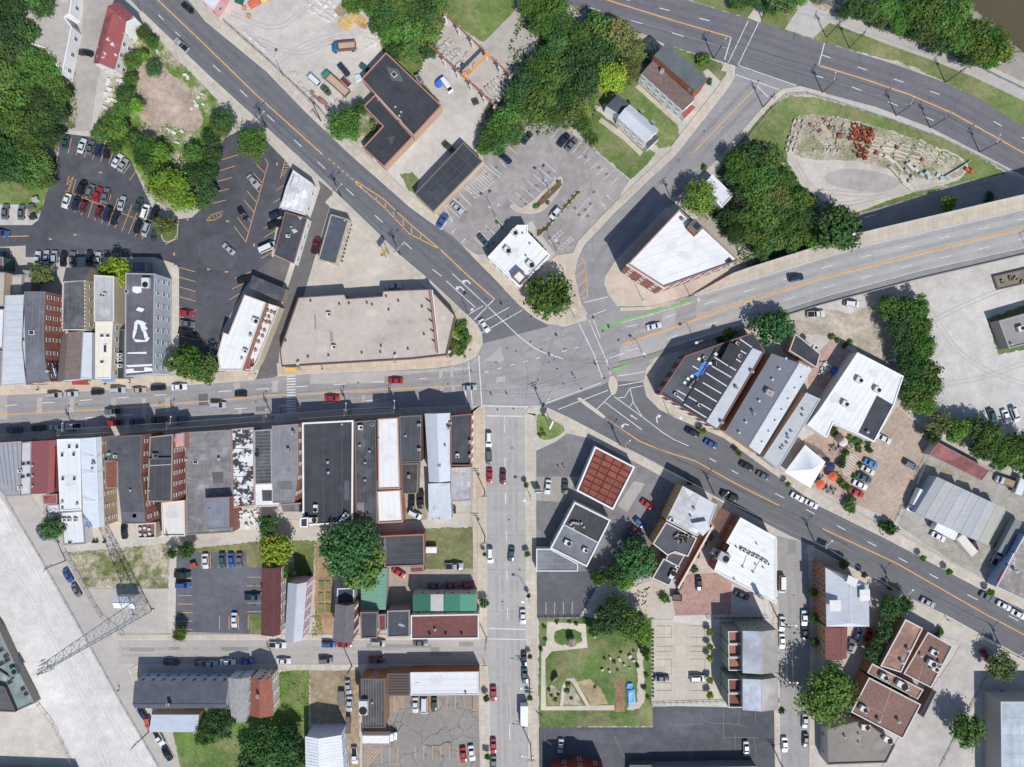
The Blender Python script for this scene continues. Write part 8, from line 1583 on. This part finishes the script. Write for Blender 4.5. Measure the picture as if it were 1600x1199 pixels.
def awning(x,y,w_,d,color,label,z=3.0):
    e = empty("awning",P(x,y,z) + (0,)); v = [(-w_ / 2,d / 2,z),(w_ / 2,d / 2,z),(w_ / 2,-d / 2,z - .8),(-w_ / 2,-d / 2,z - .8),(-w_ / 2,-d / 2,z - 1.1),(w_ / 2,-d / 2,z - 1.1)]; ob("canopy",mesh("canopy",v,[(3,2,1,0),(4,5,2,3)],'cloth'),e,color)
    for s in (-1,1): tube([(s * w_ / 2,d / 2,z - .9),(s * w_ / 2,-d / 2,z - .9)],.04,'metal',"arm",e,C(150,150,150),5)
    tag(e,label,"awning")
awning(124,598,5.2,1.4,C(160,56,56),"red awning below the brown gabled house"); awning(168,594,4.2,1.0,C(90,150,214),"blue awning below the black roofed shop"); awning(413,929,2.6,1.4,C(166,76,76),"red awning over the maroon roofed house door"); awning(455,578,4,1,C(226,170,60),"yellow awning on the tan roofed store corner")
e = empty("flagpole",P(850,1137) + (0,)); tube([(0,0,0),(0,0,8)],.06,'metal',"pole",e,C(220,220,220),6)
fv = [(0,0,7.9),(.9,-.8,7.7),(1.9,-1.5,7.75),(0,0,6.8),(.9,-.8,6.6),(1.9,-1.5,6.65)]; ob("flag",mesh("flag",fv,[(0,3,4,1),(1,4,5,2)],'cloth'),e,C(206,120,126)); tag(e,"flagpole with red and white flag at the car park lawn","flagpole")
# fences and rails
railing("guard_rail","pale guard rail curving round the stone yard corner",[(1140,250),(1205,172),(1230,150),(1262,148),(1310,162),(1400,192),(1480,222),(1560,262),(1630,302)],1.2,3,C(170,178,178)); railing("guard_rail","green-grey rail beside the riverside path",[(1284,2),(1320,22),(1400,52),(1500,92),(1560,122),(1640,160)],1.1,3,C(140,160,156))
railing("barrier","long pale barrier between gravel yard and lane",[(10,778),(62,868),(114,960),(190,1097),(252,1203)],.9,4,C(206,206,206)); railing("yard_fence","chain fence along the stone yard pavement",[(352,36),(420,96),(500,172),(512,186)],1.8,3,C(130,132,134)); railing("lot_fence","fence round the weedy lot and tower yard",[(104,862),(135,918),(160,962),(196,992)],1.6,3,C(150,152,154)); railing("viaduct_yard_fence","chain fence below the viaduct shade",[(1346,342),(1440,318),(1500,296),(1560,282)],1.6,3,C(150,148,146))
railing("garden_fence","white fence along the paved car park south side",[(1018,1101),(1140,1097)],1.4,2,C(232,232,232),mat='trim'); railing("garden_fence","fence between garden and asphalt bays",[(842,966),(925,966)],1.4,2,C(110,100,92),mat='wood'); railing("court_fence","black fence north of the townhouses",[(1104,965),(1200,964)],1.2,2,C(60,60,62)); railing("shed_fence","fence between brick car park and metal sheds",[(1448,712),(1400,818)],1.6,2.5,C(150,146,140)); railing("white_rail","white rail above the car park steps at bank lawn",[(930,238),(985,283)],1,2,C(226,232,236)); railing("school_rail","low parking rail row in the school car park",[(1545,1045),(1468,1199)],.8,3,C(150,146,140)); railing("factory_fence","tan wall-like rail along the demolished lot",[(50,1085),(85,1130),(122,1205)],1.4,3,C(196,176,146))
w_ = empty("court_wall",P(1075,885) + (0,)); a,b_ = Vector(P(1110,818) + (0,)),Vector(P(1056,915) + (0,)); e_ = b_ - a; ob("masonry",boxmesh("masonry",'brickwall',(1,.4,3)),w_,C(160,96,76),(a + b_) / 2 - Vector(w_.location),math.atan2(e_.y,e_.x),(e_.length,1,1)); ob("coping",boxmesh("coping",'trim',(1,.6,.12)),w_,C(222,212,200),(a + b_) / 2 - Vector(w_.location) + Vector((0,0,3)),math.atan2(e_.y,e_.x),(e_.length,1,1)); tag(w_,"long brick garden wall between yellow building and court lane","wall")
# garden beds of the row garden
for i in range(6): tag(ob("garden_bed",chip('grass',i % 5),None,C(120,128,70),P(502 + (i % 2) * 11,914 + (i // 2) * 18) + (.03,),0,(1.6,2.6,.3)),"raised vegetable bed in the sandy row garden","garden bed","vegetable beds")
blocks("patio_chair","garden clutter on the white paved yard","chair","chairs in the white yard",[(372 + rs.uniform(0,32),798 + rs.uniform(0,24)) for _ in range(22)],(.8,.8,.8),C(232,230,226),20,'trim',60)
blocks("garden_box","pot or box standing in the lower garden","planter","planters in the garden",[(984,1025),(990,1032),(975,1038),(968,1030),(984,1043),(941,1046),(952,1048),(953,1028),(929,994)],(.9,.7,.6),C(206,196,186),20,'trim',60)

# ------------------------------------------------------------------ people
def person_mesh():
    me = bpy.data.meshes.new("person_skel"); J = [((0,0,.95),.15),((0,0,1.2),.16),((0,0,1.42),.15),((0,0,1.53),.06),((.02,0,1.62),.09),((.02,0,1.74),.085),((0,.1,.9),.1),((.06,.11,.5),.065),((.02,.11,.08),.045),((.14,.11,.04),.04),((0,-.1,.9),.1),((-.1,-.11,.5),.065),((-.2,-.11,.1),.045),((-.09,-.11,.05),.04),((0,.2,1.4),.065),((-.04,.25,1.12),.045),((.06,.25,.88),.035),((.1,.25,.78),.03),((0,-.2,1.4),.065),((.06,-.25,1.12),.045),((.16,-.25,.9),.035),((.2,-.25,.8),.03)]
    E = [(0,1),(1,2),(2,3),(3,4),(4,5),(0,6),(6,7),(7,8),(8,9),(0,10),(10,11),(11,12),(12,13),(2,14),(14,15),(15,16),(16,17),(2,18),(18,19),(19,20),(20,21)]
    me.from_pydata([j[0] for j in J],E,[]); o = bpy.data.objects.new("person_skel",me); COL.objects.link(o); o.modifiers.new("s",'SKIN'); o.modifiers.new("u",'SUBSURF').levels = 1
    for i,j in enumerate(J): me.skin_vertices[0].data[i].radius = (j[1],j[1])
    me.skin_vertices[0].data[0].use_root = True; dg = bpy.context.evaluated_depsgraph_get(); out = bpy.data.meshes.new_from_object(o.evaluated_get(dg)); bpy.data.objects.remove(o); out.materials.clear(); out.materials.append(MATS['cloth']); return out
PM = person_mesh(); HAIR = cylmesh("hair",'rubber',.1,.05,.1,10)
for x,y,a,c,l_ in ((733,634,20,C(186,40,60),"person in a red top waiting at the crossing corner"),(873,731,70,C(206,206,206),"person in pale clothes walking on the service lot"),(881,730,100,C(170,60,64),"person in dark red clothes on the service lot"),(757,1035,10,C(196,60,84),"person in pink top at the back street corner"),(188,1076,60,C(90,100,120),"person in grey-blue walking along the lane barrier"),(62,609,0,C(60,62,70),"person in dark clothes on pavement below slate roof"),(167,600,0,C(70,66,60),"person in brown at the cream shop pavement"),(205,598,90,C(60,60,64),"person in black below the patched roof house"),(505,577,30,C(90,90,96),"person in grey below the tan roofed store"),(1010,927,0,C(196,190,186),"person in white standing on the sandy patio"),(1376,834,40,C(50,54,60),"person in dark clothes beside the dark shrub kerb"),(1478,967,40,C(70,84,90),"person in grey-green near the school pavement")):
    o = ob("person",PM,None,c,P(x,y) + (.14,),R(a)); ob("hair",HAIR,o,None,(.02,0,1.72)); tag(o,l_,"person")
for lb,os_ in list(LABELS.items()):      # look-alikes are told apart by their order from the left
    if 1 < len(os_) <= 78 and len(lb.split()) <= 13:
        for i,o in enumerate(sorted(os_,key=lambda q: q.location.x)): o["label"] = lb + ", %s from left" % ORD[i]
SC.render.engine = 'CYCLES'
SC.cycles.max_bounces = 6
